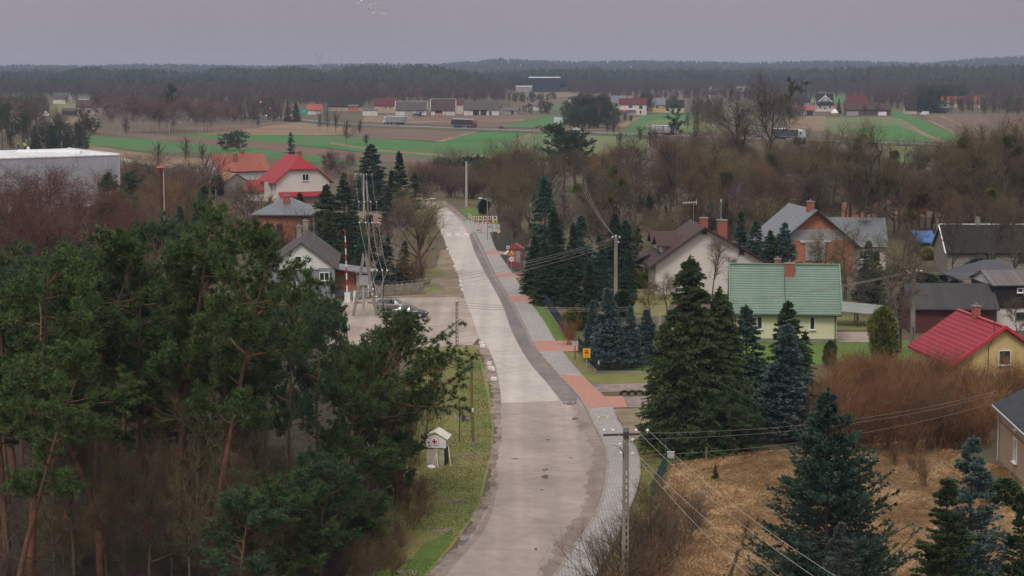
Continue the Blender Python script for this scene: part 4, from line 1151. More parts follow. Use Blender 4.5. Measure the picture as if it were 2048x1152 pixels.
def house(name, label, cat, x, y, rot, L, W, h, rise, wall, roof, ends=('gable', 'gable'), q=0.5, ov_e=0.5, ov_g=0.35, t=0.18,
          wins=(), doors=(), chims=(), yo=0.0, group=None, trim=None, gutter=None, base=None, gable_mat=None, ridge=None, far=False):
    """x, y = centre of the plan; ridge along local x; local -y is 'f', -x is 'l'"""
    root = thing(name, label, cat, (x, y, 0), R_(rot), group)
    b = MB()
    e = 0.01 + t * 1.15
    hl, hw = L / 2, W / 2
    b.box((0, 0, (h - e) / 2 - 0.15), (L, W, h - e + 0.3))
    for sg, en in ((-1, ends[0]), (1, ends[1])):
        if en == 'hip': continue
        qq = 1.0 if en == 'gable' else q
        z0, zt = h - e, h - e + rise * qq
        pts = [(-hw, z0), (hw, z0), (hw + (yo - hw) * qq, zt)]
        if qq < 1: pts.append((-hw + (yo + hw) * qq, zt))
        xa, xb = sg * hl, sg * (hl - 0.25)
        b.mat(1 if gable_mat else 0)
        b.ext(pts, 'x', min(xa, xb), max(xa, xb))
        b.mat(0)
    b.build('wall', [wall, gable_mat] if gable_mat else [wall], root)
    V, Fc = roof_mesh(L, W, h, rise, ends, q, ov_e, ov_g, t, yo)
    rb = MB(); rb.add(V, Fc)
    ro = rb.build('roof', roof, root)
    if ridge:
        k = MB(); k.beam((-L / 2 - ov_g, yo, h + rise + 0.03), (L / 2 + ov_g, yo, h + rise + 0.03), 0.32, 0.12)
        if ends[0] == 'gable':
            k.beam((-L / 2 - ov_g - 0.02, -hw - ov_e, h - ov_e * rise / (hw + yo)), (-L / 2 - ov_g - 0.02, yo, h + rise), 0.12, 0.3)
            k.beam((-L / 2 - ov_g - 0.02, hw + ov_e, h - ov_e * rise / (hw - yo)), (-L / 2 - ov_g - 0.02, yo, h + rise), 0.12, 0.3)
        k.build('ridge_cap', ridge, root)
    if trim:
        for sg, en in ((-1, ends[0]), (1, ends[1])):
            if en == 'gable':
                k = MB()
                xx = sg * (hl + ov_g + 0.03)
                k.beam((xx, -hw - ov_e, h - ov_e * rise / (hw + yo) - t * .5), (xx, yo, h + rise - t * .5), 0.06, t + 0.12, up=(1, 0, 0))
                k.beam((xx, hw + ov_e, h - ov_e * rise / (hw - yo) - t * .5), (xx, yo, h + rise - t * .5), 0.06, t + 0.12, up=(1, 0, 0))
                k.build('bargeboard', trim, root)
    if gutter:
        for yy, s_ in ((-hw - ov_e - 0.07, rise / (hw + yo)), (hw + ov_e + 0.07, rise / (hw - yo))):
            k = MB(); k.tube([(-hl - ov_g, yy, h - ov_e * s_ - t), (hl + ov_g, yy, h - ov_e * s_ - t)], 0.075, 6); k.build('gutter', gutter, root)
        for xx in (-hl + 0.15, hl - 0.15):
            k = MB(); k.tube([(xx, -hw - 0.1, h - e - 0.1), (xx, -hw - 0.1, 0)], 0.055, 6); k.build('downpipe', gutter, root)
    if base:
        k = MB(); k.box((0, 0, 0.2), (L + 0.06, W + 0.06, 0.5)); k.build('plinth', base, root)
    for wd in wins:
        side, u, z, w, hh = wd[:5]
        mull = wd[5] if len(wd) > 5 else 1
        fm = wd[6] if len(wd) > 6 else None
        p, a = side_pos(side, u, z, L, W)
        add_window(root, p, a, w, hh, mull, fm, sill=not far)
    for d in doors:
        side, u, w, hh = d[:4]; dm = d[4] if len(d) > 4 else DOORM
        p, a = side_pos(side, u, hh / 2, L, W, 0.02)
        k = MB(); k.box((0, 0, 0), (w, 0.1, hh)); o = k.build('door', dm, root, p, (0, 0, a))
        if not far:
            k = MB(); k.box((w * 0.38, -0.08, -0.05), (0.14, 0.05, 0.04)); k.build('handle', METAL, o)
    for c in chims:
        u, v, sx, sy, zt = c[:5]; cm = c[5] if len(c) > 5 else BRICK_R
        zr = h + rise * (1 - abs(v - yo) / max(hw, 0.1)) - 0.8
        k = MB(); k.box((u, v, (zt + zr) / 2), (sx, sy, zt - zr)); ch = k.build('chimney', cm, ro)
        k = MB(); k.box((u, v, zt + 0.05), (sx + 0.14, sy + 0.14, 0.1)); k.tube([(u, v, zt + .1), (u, v, zt + .32)], 0.11, 8)
        cp = k.build('chimney_cap', CONC, root)
    return root

def front(px, py, rot, d):
    """centre of a plan whose near face middle stands at the pixel, d = half depth"""
    p = G(px, py); a = R_(rot)
    return p.x - math.sin(a) * d, p.y + math.cos(a) * d

# --- green-roofed pale yellow house
gx_, gy_ = front(1570, 685, -5.0, 4.3)
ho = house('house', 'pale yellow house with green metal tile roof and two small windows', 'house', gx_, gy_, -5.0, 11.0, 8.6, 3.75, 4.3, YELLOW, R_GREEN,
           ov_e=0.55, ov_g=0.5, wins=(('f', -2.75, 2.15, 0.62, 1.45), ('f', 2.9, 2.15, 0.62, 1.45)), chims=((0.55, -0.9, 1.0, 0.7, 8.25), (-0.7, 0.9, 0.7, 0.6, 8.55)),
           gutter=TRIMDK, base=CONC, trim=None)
rb = MB()
rb.beam((-6.02, -4.87, 3.4), (-6.02, 0, 8.12), 0.14, 0.26); rb.beam((6.02, -4.87, 3.4), (6.02, 0, 8.12), 0.14, 0.26)
rb.beam((-6.02, 4.87, 3.4), (-6.02, 0, 8.12), 0.14, 0.26); rb.beam((6.02, 4.87, 3.4), (6.02, 0, 8.12), 0.14, 0.26); rb.beam((-6.1, 0, 8.12), (6.1, 0, 8.12), 0.3, 0.12)
rb.build('verge_trim', plain('green sheet trim', (0.17, 0.265, 0.2), 0.4), ho)
rb = MB(); rb.beam((-0.3, -0.1, 8.2), (-0.3, -0.1, 9.4), 0.05); rb.beam((-0.02, -4.86, 3.62), (-0.02, -1.35, 7.05), 0.05, 0.05); rb.build('lightning_wire', TRIMDK, ho)
# carport beside it
r = thing('carport', 'low lean-to carport with pale green sheet roof beside green-roofed house', 'carport', (*G(1712, 650).xy, 0), R_(-6))
k = MB(); k.add([(-3.2, -2.2, 1.9), (3.2, -2.2, 1.4), (3.2, 2.4, 2.0), (-3.2, 2.4, 2.5), (-3.2, -2.2, 1.98), (3.2, -2.2, 1.48), (3.2, 2.4, 2.08), (-3.2, 2.4, 2.58)],
               [(3, 2, 1, 0), (4, 5, 6, 7), (0, 1, 5, 4), (1, 2, 6, 5), (2, 3, 7, 6), (3, 0, 4, 7)])
k.build('roof', noisy('pale green grey sheet', (0.20, 0.23, 0.205), (0.27, 0.30, 0.27), 0.6, 0.6), r)
for sx, z in ((-3.1, 1.88), (0, 1.64), (3.1, 1.4)):
    k = MB(); k.beam((sx, -2.1, 0), (sx, -2.1, z), 0.12); k.build('post', TRIMDK, r)
    k = MB(); k.beam((sx, 2.3, 0), (sx, 2.3, z + .58), 0.12); k.build('post', TRIMDK, r)

# --- cream gable house with brown roof
p = G(1408, 588)
Y0 = p.y
hx = (1408 - 1024) * Y0 / F
ho = house('house', 'cream gable house with dark brown roof, dormer and two brick chimneys', 'house', hx + 0.7, Y0 + 5.6, 90 + 3.5, 11.2, 14.6, 4.35, 4.55, CREAM, R_BROWN,
           ov_e=0.9, ov_g=0.75, t=0.3, yo=0.95, trim=TRIMBR, wins=(('l', -4.0, 5.75, 0.62, 1.0, 1, TRIMBR), ('l', 0.95, 8.15, 0.6, 0.36, 1, TRIMBR), ('l', -3.2, 1.8, 1.4, 1.3, 2)),
           chims=((-2.6, 0.55, 1.15, 0.95, 9.75), (-3.4, -1.75, 1.3, 1.2, 9.5)), gutter=TRIMBR)
# dormer on its west slope, porch roof below
for x0, lb in ((-1.2, 0), (4.2, 1)):
    k = MB(); k.box((x0, 4.0, 5.3), (3.0, 4.2, 2.0)); k.ext([(x0 - 1.5, 6.3), (x0 + 1.5, 6.3), (x0, 7.25)], 'y', 1.0, 6.1); dm = k.build('dormer', WHITE, ho)
    k = MB()
    for sg in (-1, 1):
        q = [(x0, 0.6, 7.5), (x0, 6.9, 7.5), (x0 + sg * 2.1, 6.9, 6.15), (x0 + sg * 2.1, 0.6, 6.15)]
        q2 = [(a_, b_, c_ - 0.2) for a_, b_, c_ in q]
        k.add(q + q2, [(0, 1, 2, 3) if sg < 0 else (3, 2, 1, 0), (7, 6, 5, 4) if sg < 0 else (4, 5, 6, 7), (1, 5, 6, 2), (2, 6, 7, 3), (0, 3, 7, 4)])
    k.build('dormer_roof', R_BROWN_PLAIN, dm)
k = MB(); k.add([(1.0, 7.2, 4.75), (6.6, 7.2, 4.75), (6.6, 10.6, 3.3), (1.0, 10.6, 3.3), (1.0, 7.2, 4.5), (6.6, 7.2, 4.5), (6.6, 10.6, 3.05), (1.0, 10.6, 3.05)],
               [(0, 1, 2, 3), (7, 6, 5, 4), (0, 3, 7, 4), (3, 2, 6, 7), (1, 5, 6, 2), (0, 4, 5, 1)]); k.build('porch_roof', R_BROWN, ho)
for xx in (1.3, 6.3):
    k = MB(); k.beam((xx, 10.3, 0), (xx, 10.3, 3.1), 0.16); k.build('porch_post', TRIMBR, ho)
k = MB()
for zz in (0.35, 0.65, 0.95): k.box((3.8, 10.3, zz), (4.8, 0.05, 0.16))
k.build('porch_railing', TRIMBR, ho)
an = thing('aerial', 'white television aerial on a mast above the brown roof', 'aerial', (hx - 0.9, Y0 + 4.5, 8.9))
k = MB(); k.tube([(0, 0, 0), (0, 0, 2.9)], 0.03, 6); k.build('mast', METAL, an)
k = MB(); k.beam((-1.5, 0, 2.75), (0.5, 0, 2.9), 0.05)
for i in range(5): k.beam((-1.3 + i * 0.35, 0, 2.6), (-1.3 + i * 0.35, 0, 3.0), 0.035)
for z0 in (2.55, 2.75, 2.95, 3.1): k.beam((0.35, -0.3, z0), (0.35, 0.3, z0), 0.03)
k.beam((0.35, 0, 2.5), (0.35, 0, 3.2), 0.05); k.build('antenna_head', TRIMW, an)
an = thing('aerial', 'thin pale mast standing behind the wider brick chimney', 'aerial', (hx + 3.0, Y0 + 7.0, 7.0))
k = MB(); k.tube([(0, 0, 0), (0, 0, 4.6)], 0.045, 6); k.build('mast', METAL, an)
k = MB(); k.tube([(0, 0, 4.6), (0, 0, 5.0)], 0.07, 6); k.build('antenna_head', TRIMW, an)

# --- unfinished brick house with grey metal roof
p = G(1622, 545); Y0 = p.y
hx = (1620 - 1024) * Y0 / F
ho = house('house', 'unfinished orange brick house under grey metal tile gable roof', 'house', hx + 0.0, Y0 + 6.5, 90 + 9, 12.5, 11.5, 4.4, 4.75, BRICK_O, R_GREY, ov_e=1.1, ov_g=0.8, t=0.3,
           wins=(), chims=((-4.2, 0.2, 1.1, 0.9, 10.1), ), gutter=GUTTERW, trim=TRIMDK)
k = MB(); k.ext([(-5.2, 4.6), (5.2, 4.6), (3.1, 6.3), (-3.1, 6.3)], 'x', -6.32, -6.0); k.build('block_band', BLOCKGREY, ho)
k = MB(); k.box((-6.33, 0, 4.5), (0.25, 4.6, 0.3)); k.build('lintel', plain('pale lintel', (0.55, 0.53, 0.5), 0.9), ho)
k = MB(); k.box((-6.30, 0, 3.0), (0.2, 3.0, 2.6)); k.build('blocked_opening', BLOCKGREY, ho)
w0 = G(1716, 540)
house('house', 'low white wing with grey metal tile roof behind hedge of bare trees', 'house', w0.x, w0.y + 4.2, -4, 8.6, 8.0, 4.2, 3.2, WHITE, R_GREY, ov_e=0.6, ov_g=0.3, gutter=GUTTERW,
      wins=(('f', 1.0, 2.2, 1.2, 1.3, 2), ))

# --- red seamed roof, ochre walls
p = G(2014, 792); Y0 = 180.0
ho = house('house', 'ochre house under crimson seamed metal roof', 'house', 44.2, Y0 + 6.2, 90 + 6.5, 12.4, 8.9, 3.1, 3.1, OCHRE, R_SEAM, ov_e=0.5, ov_g=0.35, t=0.2,
           wins=(('l', -0.1, 3.35, 1.2, 1.4), ('l', -2.9, 1.4, 1.2, 1.3)), chims=((1.2, 0.05, 0.75, 0.65, 7.15), ), trim=plain('crimson sheet trim', (0.42, 0.03, 0.05), 0.4), ridge=plain('crimson ridge cap', (0.45, 0.04, 0.06), 0.4))
k = MB(); k.tube([(-6.35, 1.5, 0.5), (-6.35, 1.5, 4.4), (-6.5, 1.05, 5.2), (-6.3, 1.0, 8.2), (-6.3, 1.0, 8.4)], 0.035, 6); k.build('service_mast', TRIMDK, ho)

# --- tan brick house with black roof, near
ho = house('house', 'tan brick house with black bitumen roof and white framed windows', 'house', 41.6, 142.6, 90 - 3.2, 13.5, 10.0, 4.5, 2.6, BRICK_TAN, R_TARBLK, ov_e=0.45, ov_g=0.5, t=0.14,
           wins=(('b', -4.55, 1.95, 1.15, 1.75, 2), ('b', -4.75, 3.75, 0.55, 0.55), ('b', 0.5, 1.95, 1.15, 1.75, 2), ('b', 0.5, 3.75, 0.55, 0.55)), gutter=GUTTERW, base=BRICK_TAN)
ho.location = (41.75, 142.4, 0)
k = MB(); k.tube([(6.7, 5.12, 4.1), (6.7, 5.12, 0)], 0.06, 6); k.build('downpipe', GUTTERW, ho)
k = MB(); k.box((0, 5.03, 3.05), (13.4, 0.06, 0.10)); k.build('string_course', plain('dark brick band', (0.2, 0.14, 0.1), 0.9), ho)

# --- outbuildings on the right
p = front(1906, 667, -2, 4.0)
house('barn', 'dark red brick barn under plain charcoal felt roof', 'barn', p[0], p[1], -2, 9.6, 8.0, 3.1, 2.15, BRICK_DK, R_FELT, ov_e=0.45, ov_g=0.25, t=0.12, gutter=TRIMDK, chims=())
k = MB(); k.box((0, 0, 0), (0.9, 0.5, 0.35)); tag(k.build('roof_vent', plain('rusty vent', (0.22, 0.16, 0.12), 0.9), None, (p[0] + 2.2, p[1], 5.36)), 'small weathered vent box on the charcoal barn ridge', 'vent')
p = front(2060, 662, 4, 4.5)
ho = house('barn', 'two-storey barn of black boards above white base under ribbed grey roof', 'barn', p[0], p[1], 4, 8.4, 8.0, 5.4, 1.1, WHITE, R_CORR, ov_e=0.5, ov_g=0.3, t=0.14, wins=(('f', -1.0, 1.7, 1.0, 0.75, 3, TRIMDK), ))
k = MB(); k.box((0, -4.06, 3.85), (8.5, 0.16, 2.5)); k.box((-4.27, 0, 3.85), (0.16, 8.0, 2.5)); k.build('boarding', BLACKWOOD, ho)
add_window(ho, (-1.15, -4.18, 4.6), 0, 0.7, 0.55, 1, TRIMW)
p = front(1995, 604, 3, 4.2)
house('garage', 'low garage with plain bluish grey hip roof', 'garage', p[0], p[1], 3, 9.2, 8.2, 3.1, 1.9, GREYWALL, noisy('blue grey felt', (0.062, 0.066, 0.078), (0.085, 0.088, 0.10), 0.5, 0.8), ends=('hip', 'hip'), ov_e=0.4, t=0.14,
      wins=(('f', 2.0, 1.7, 0.9, 0.7), ))
p = front(1990, 549, -1, 5)
ho = house('barn', 'pale block barn under mossy black roof edged in white', 'barn', p[0] + 0.4, p[1], -1, 14.5, 10.0, 3.5, 3.3, STONE, R_BLACK, ov_e=0.5, ov_g=0.3, t=0.15, trim=TRIMW, wins=(('f', -1.1, 2.3, 1.3, 0.95, 2, TRIMDK), ('f', 3.4, 2.3, 1.3, 0.95, 2, TRIMDK)),
      chims=((-2.0, 0.0, 0.6, 0.5, 7.7, CONC), ))
k = MB(); k.beam((-7.55, 0, 6.84), (7.55, 0, 6.84), 0.28, 0.1); k.build('ridge_cap', TRIMW, ho)
r = thing('shed', 'open shed under a crumpled blue tarpaulin roof', 'shed', (*G(1846, 506).xy, 0), R_(4))
k = MB(); k.add([(-1.7, -1.4, 2.2), (1.7, -1.4, 2.1), (1.8, 1.4, 3.5), (-1.6, 1.4, 3.6), (-1.75, -1.5, 1.8), (1.75, -1.5, 1.7), (0, -1.45, 2.0), (0.1, 1.4, 3.45)],
               [(0, 6, 7, 3), (6, 1, 2, 7), (4, 6, 0), (4, 5, 1, 6)]); k.build('tarpaulin', noisy('blue tarp', (0.05, 0.14, 0.36), (0.10, 0.23, 0.5), 1.5, 0.4), r)
for sx in (-1.6, 1.6):
    for sy, z in ((-1.3, 2.1), (1.3, 3.3)):
        k = MB(); k.beam((sx, sy, 0), (sx, sy, z), 0.12); k.build('post', DBARK, r)
k = MB(); k.box((0, 1.2, 1.0), (3.2, 0.1, 2.0)); k.build('back_wall', DBARK, r)

# --- houses half hidden behind the bare trees
def bh(label, px, py, rot, L, W, h, rise, wall, roof, **k):
    q = front(px, py, rot, W / 2)
    return house(k.pop('nm', 'house'), label, k.pop('ct', 'house'), q[0], q[1], rot, L, W, h, rise, wall, roof, **k)
bh('salmon walled house glimpsed behind bare trees', 1722, 436, -8, 7.5, 8, 4.4, 2.0, SALMON, R_DKRED, wins=(('f', 1.5, 2.6, 1.1, 1.2), ))
bh('long house with clay orange roof glimpsed through branches', 1850, 434, -3, 13, 8, 3.0, 3.0, TANWALL, R_ORANGE, wins=(('f', -3, 1.6, 1.2, 1.2), ('f', 3, 1.6, 1.2, 1.2)))
bh('ochre house with brown roof and pale eaves behind trees', 1568, 432, 14, 9, 8, 3.8, 2.6, OCHRE, R_BROWN, gutter=TRIMW, wins=(('f', 1.0, 2.0, 1.1, 1.2), ))
bh('small grey shed beside the salmon walled house', 1672, 428, 5, 4.5, 4, 2.4, 1.4, GREYWALL, R_GREY, nm='shed', ct='shed')
bh('small red roofed shed deep in the bare trees', 1248, 398, 12, 5, 5, 2.6, 1.8, TANWALL, R_OLDRED, nm='shed', ct='shed')
bh('grey roofed house hidden behind trunks with mistletoe', 1208, 372, 0, 9, 7, 3.2, 2.6, WHITE, R_GREY, wins=(('f', 1.5, 1.7, 1.1, 1.2), ))
bh('brown gable house showing white verge above bare treetops', 1915, 364, 62, 10, 8, 4.0, 4.5, TANWALL, R_BROWN, trim=TRIMW)

# --- left bank of houses
sx_, sy_ = -74.6, 490.0
a = 32.0
ho = house('house', 'tall white house with weathered red corrugated roof', 'house', sx_ + math.cos(R_(a)) * 7.5, sy_ + math.sin(R_(a)) * 7.5, a, 14.0, 8.4, 4.2, 3.7, WHITE, R_OLDRED, ov_e=0.45, ov_g=0.3,
           wins=(('l', 0.3, 4.7, 0.7, 1.9), ('l', -1.0, 1.6, 0.9, 1.2), ('f', -4.0, 2.2, 1.0, 1.2)), chims=((1.6, 0.2, 1.0, 0.7, 8.8), (-1.2, -1.9, 0.8, 0.7, 8.0)), gutter=TRIMDK)
p = G(478, 392)
house('shed', 'grey stone outbuilding with sloping brown sheet roof', 'shed', p.x - 2.6, p.y + 3.4, 118, 9.0, 8.6, 2.6, 2.6, STONE, noisy('rusty brown sheet', (0.22, 0.105, 0.07), (0.33, 0.17, 0.115), 0.5, 0.8), ov_e=0.3, ov_g=0.25, t=0.12, chims=((1.5, -0.5, 0.5, 0.5, 5.7), ))
a = 120.0
Yh = 433.0
c0 = Vector(((615 - 1024) * Yh / F, Yh, 0))
ho = house('house', 'large cream house with bright red half-hipped tile roof', 'house', c0.x - 0.5 + math.cos(R_(a)) * 6.0, c0.y + 1.5 + math.sin(R_(a)) * 6.0, a - 6, 11.5, 12.2, 4.9, 5.2, CREAM, R_RED, ends=('half', 'gable'), q=0.52, ov_e=0.7, ov_g=0.6, t=0.25,
           wins=(('l', -0.6, 5.4, 1.5, 1.5, 2), ('b', -2.6, 2.6, 1.6, 1.6, 3), ('b', 2.4, 2.6, 1.6, 1.6, 3), ('f', 0, 2.4, 1.4, 1.4, 2)), chims=((-1.0, -0.9, 1.0, 0.8, 10.8), ), gutter=TRIMDK)
k = MB(); k.add([(-5.75, -6.2, 2.3), (-5.75, 5.6, 2.3), (-7.6, 5.6, 1.45), (-7.6, -6.2, 1.45), (-5.75, -6.2, 2.1), (-5.75, 5.6, 2.1), (-7.6, 5.6, 1.25), (-7.6, -6.2, 1.25)],
               [(0, 3, 2, 1), (4, 5, 6, 7), (3, 7, 6, 2), (0, 4, 7, 3), (1, 2, 6, 5)]); k.build('canopy_roof', R_RED, ho)
k = MB(); k.box((-2.5, 6.6, 2.2), (0.1, 2.4, 0.0001 + 4.4)); k.build('downpipe_screen', CREAM, ho)
bh('red roofed garage block below the large cream house', 518, 402, -22, 7, 5, 2.6, 1.9, CREAM, R_RED, nm='garage', ct='garage', wins=(('f', -1.6, 1.6, 0.8, 0.8), ('f', 0, 1.6, 0.8, 0.8), ('f', 1.6, 1.6, 0.8, 0.8)))
p = front(567, 502, -3, 4.4)
house('house', 'orange brick house with dark grey pyramid tile roof', 'house', p[0], p[1], -3, 9.4, 8.8, 6.2, 2.2, BRICK_O, R_GREY, ends=('hip', 'hip'), ov_e=0.55, t=0.2, gutter=TRIMDK,
      wins=(('f', -2.6, 3.4, 1.0, 1.9, 2, TRIMDK), ('f', -0.6, 3.4, 1.0, 1.9, 2, TRIMDK)), chims=((0.1, -1.6, 1.0, 0.8, 8.7), ))
ho = house('house', 'pale mint gable house with long old grey roof', 'house', -27.5, 263.0, 90 + 3.5, 20.0, 8.4, 4.3, 3.15, GREYTILE, R_SLATE, ov_e=0.4, ov_g=0.4, t=0.18, gable_mat=MINT,
           wins=(('l', -2.9, 3.0, 1.3, 1.1, 2), ('l', 1.2, 1.7, 1.2, 1.3, 2), ('l', 0.4, 5.2, 0.9, 0.9)), chims=((8.2, 0.2, 0.8, 0.7, 8.7, CONC), (4.2, 0.9, 0.6, 0.6, 8.3, CONC)))
k = MB(); k.beam((1.5, -1.2, 6.4), (1.5, -1.2, 9.6), 0.06); k.beam((1.2, -1.2, 9.5), (1.8, -1.2, 9.5), 0.05); k.build('mast', METAL, ho)
k = MB(); k.box((-10.12, 1.0, 3.98), (0.14, 6.4, 0.12)); k.build('string_course', WHITE, ho)
r = thing('porch', 'orange brick porch under grey lean-to roof beside the grey shingle wall', 'porch', (*G(698, 590).xy, 0), R_(-8))
k = MB(); k.box((-0.9, 0.6, 1.9), (3.6, 2.2, 2.4)); k.build('wall', BRICK_O, r)
k = MB(); k.box((0, 0, 0.35), (6.0, 4.2, 0.7)); k.build('terrace', plain('grey terrace', (0.22, 0.22, 0.23), 0.9), r)
k = MB(); k.add([(-3.4, -2.0, 3.9), (3.3, -2.0, 3.1), (3.3, 2.2, 3.3), (-3.4, 2.2, 4.1), (-3.4, -2.0, 3.75), (3.3, -2.0, 2.95), (3.3, 2.2, 3.15), (-3.4, 2.2, 3.95)],
               [(0, 1, 2, 3), (7, 6, 5, 4), (0, 4, 5, 1), (1, 5, 6, 2), (2, 6, 7, 3), (3, 7, 4, 0)]); k.build('roof', R_GREY, r)
for sx, z in ((-3.1, 3.7), (3.0, 3.0)):
    k = MB(); k.beam((sx, -1.9, 0), (sx, -1.9, z), 0.14); k.build('post', TRIMW, r)
add_window(r, (1.6, -0.5, 2.0), 0, 0.9, 1.1, 1, TRIMW)

# --- white metal hall, far left
p0 = Vector((-84.3, 428.0)); fx = Vector((-0.765, -0.644)); sd = Vector((-0.5, 0.866))
HH = 10.65
r = thing('warehouse', 'pale grey metal hall with white roof still under construction', 'warehouse', (p0.x, p0.y, 0))
def P2(u, v, z): q = fx * u + sd * v; return (q.x, q.y, z)
k = MB()
Lh, Wh = 46.0, 36.0
k.add([P2(0, 0, 0), P2(Lh, 0, 0), P2(Lh, Wh, 0), P2(0, Wh, 0), P2(0, 0, HH), P2(Lh, 0, HH), P2(Lh, Wh, HH), P2(0, Wh, HH)],
      [(0, 1, 5, 4), (1, 2, 6, 5), (2, 3, 7, 6), (3, 0, 4, 7)])
HALLW = noisy('pale grey wall panel', (0.36, 0.375, 0.42), (0.385, 0.40, 0.445), 0.2, 0.5, metal=0.0, spec=0.4)
k.build('wall', HALLW, r)
PJ = plain('white panel joint', (0.5, 0.51, 0.54), 0.5)
for u in (-.02, 3.2, 10.4, 17.6, 24.8, 32):
    k = MB(); k.add([P2(u, -0.03, 0), P2(u + 0.25, -0.03, 0), P2(u + 0.25, -0.03, HH - .1), P2(u, -0.03, HH - .1)], [(0, 1, 2, 3)]); k.build('panel_joint', PJ, r)
HALLR = noisy('white roof membrane', (0.62, 0.63, 0.66), (0.74, 0.75, 0.77), 0.3, 0.6, c3=(0.5, 0.5, 0.53), scale2=0.12)
k = MB(); k.add([P2(-.1, -.1, HH + .05), P2(Lh, -.1, HH + .05), P2(Lh, Wh, HH + .05), P2(-.1, Wh, HH + .05)], [(3, 2, 1, 0)])
k.add([P2(-.1, -.1, HH - .15), P2(Lh, -.1, HH - .15), P2(Lh, -.1, HH + .05), P2(-.1, -.1, HH + .05)], [(0, 1, 2, 3)])
for i in range(46):
    v = i * Wh / 46
    k.beam(P2(-0.05, v, HH + .12), P2(-0.05, v + 0.42, HH + .12), 0.3, 0.28)
for i in range(24):
    u = i * Lh / 24
    k.beam(P2(u, -.05, HH + .1), P2(u + 0.2, -.05, HH + .1), 0.16, 0.14)
k.build('roof', HALLR, r)
for (u, v, L2) in ((6.0, 9.0, 20.0), (24, 22, 18)):
    k = MB(); k.tube([P2(u, v, HH + .05), P2(u + L2 * 0.55, v + L2 * 0.6, HH + .05)], 0.75, 10); k.build('rooflight', noisy('rooflight', (0.66, 0.68, 0.7), (0.74, 0.75, 0.78), 0.5, 0.3), r)

# --- far houses and barns (a few pixels each)
def fh(label, px, py, rot, L, W, h, rise, wall, roof, **k):
    k.setdefault('nm', 'house'); k.setdefault('ct', 'house')
    return bh(label, px, py, rot, L, W, h, rise, wall, roof, far=True, **k)
WIN2 = (('f', -2.5, 1.7, 1.4, 1.2), ('f', 2.5, 1.7, 1.4, 1.2))
fh('small white house with grey roof against the far wood', 121, 208, -12, 12, 8, 4.4, 4.2, WHITE, R_SLATE, wins=(('r', 0, 2.5, 1.2, 1.3), ))
fh('long pinkish house with brown roof above the far bank', 178, 229, -4, 16, 10, 5.0, 3.6, PINKWALL, R_BROWN, wins=(('f', -5, 2.0, 2, 2.0), ('f', 0, 2, 2, 2.0), ('f', 5, 2, 2, 2.0), ('f', -5, 4.2, 1.6, .6), ('f', 0, 4.2, 1.6, .6), ('f', 5, 4.2, 1.6, .6)))
fh('low shed extension beside the long pinkish house', 216, 222, 0, 6, 6, 4.5, 1, WHITE, R_SLATE, nm='shed', ct='shed')
fh('old red roofed barn far out behind the hall', 40, 224, 0, 12, 8, 3.5, 2.6, TANWALL, R_DKRED, nm='barn', ct='barn')
fh('dark timber shed on the green bank', 138, 231, 3, 8, 5, 2.8, 1.4, DBARK, R_SLATE, nm='shed', ct='shed')
fh('pale low house with rust red roof near the junction', 628, 229, -3, 9, 8, 3.0, 3.0, WHITE, R_OLDRED)
fh('long dark roofed barn behind the bare round tree', 690, 222, -2, 22, 10, 3.4, 5.2, TANWALL, R_BLACK, nm='barn', ct='barn')
fh('small orange brick annexe with white gable', 706, 224, 0, 6, 6, 3.8, 0.8, BRICK_O, R_CORR, nm='shed', ct='shed', wins=(('f', -2, 2.3, 1.2, 1.2), ))
fh('plain white flat shed at the end of the farm row', 740, 232, 0, 8.5, 6, 3.2, 0.6, WHITE, R_CORR, nm='shed', ct='shed', ov_e=0.2)
fh('cream farmhouse with dark red roof behind the barns', 770, 226, -3, 13.5, 10, 5.0, 4.0, TANWALL, R_DKRED, wins=(('f', 3.5, 3.4, 1.2, 1.4), ('f', 0.5, 3.4, 1.2, 1.4)), chims=((2, 0, 0.9, 0.8, 10), ))
fh('white barn with grey gates and white trimmed dark roof', 822, 231, -1, 18, 9, 3.6, 4.6, WHITE, R_SLATE, nm='barn', ct='barn', trim=TRIMW, ridge=TRIMW, doors=(('f', -1.2, 5.0, 3.3, GREYWALL), ('f', 5.0, 5.0, 3.3, GREYWALL)))
fh('white barn with one black gate and steep dark roof', 886, 231, -1, 14, 9, 3.6, 6.0, WHITE, R_BROWN, nm='barn', ct='barn', trim=TRIMW, ridge=TRIMW, doors=(('f', -2.5, 4.2, 3.4, DARKIN), ))
fh('narrow red gabled house between two barns', 919, 228, 0, 4.5, 8, 6.0, 2.5, PINKWALL, R_DKRED)
fh('long white barn with two black gates and side door', 963, 231, -1, 20.5, 9, 3.8, 4.4, WHITE, R_SLATE, nm='barn', ct='barn', doors=(('f', -3.2, 3.6, 3.3, DARKIN), ('f', 1.2, 3.6, 3.3, DARKIN), ('f', 5.2, 1.2, 2.4, DARKIN)), chims=((4, 0.5, 0.7, 0.6, 8.6), (6, 0.5, 0.7, 0.6, 8.6)))
fh('weathered grey farm shed with low pitched roof', 1020, 229, -14, 9, 6, 2.8, 1.6, GREYWALL, R_CORR, nm='shed', ct='shed', doors=(('f', 1.5, 1.6, 2.1, DARKIN), ))
fh('small farm shed with lifted grey roof behind others', 1012, 226, 8, 5, 5, 3.5, 2.0, GREYWALL, R_SLATE, nm='shed', ct='shed')
fh('low white shed beyond the green field strip', 1068, 221, 0, 13, 6, 3.3, 0.6, WHITE, R_CORR, nm='shed', ct='shed')
fh('dark blue windowless warehouse by the far forest', 1089, 184, 0, 34, 18, 15.5, 0.6, noisy('dark blue cladding', (0.016, 0.026, 0.04), (0.024, 0.034, 0.05), 0.1, 0.6), TRIMW, nm='warehouse', ct='warehouse', ov_e=0.1, ov_g=0.1)
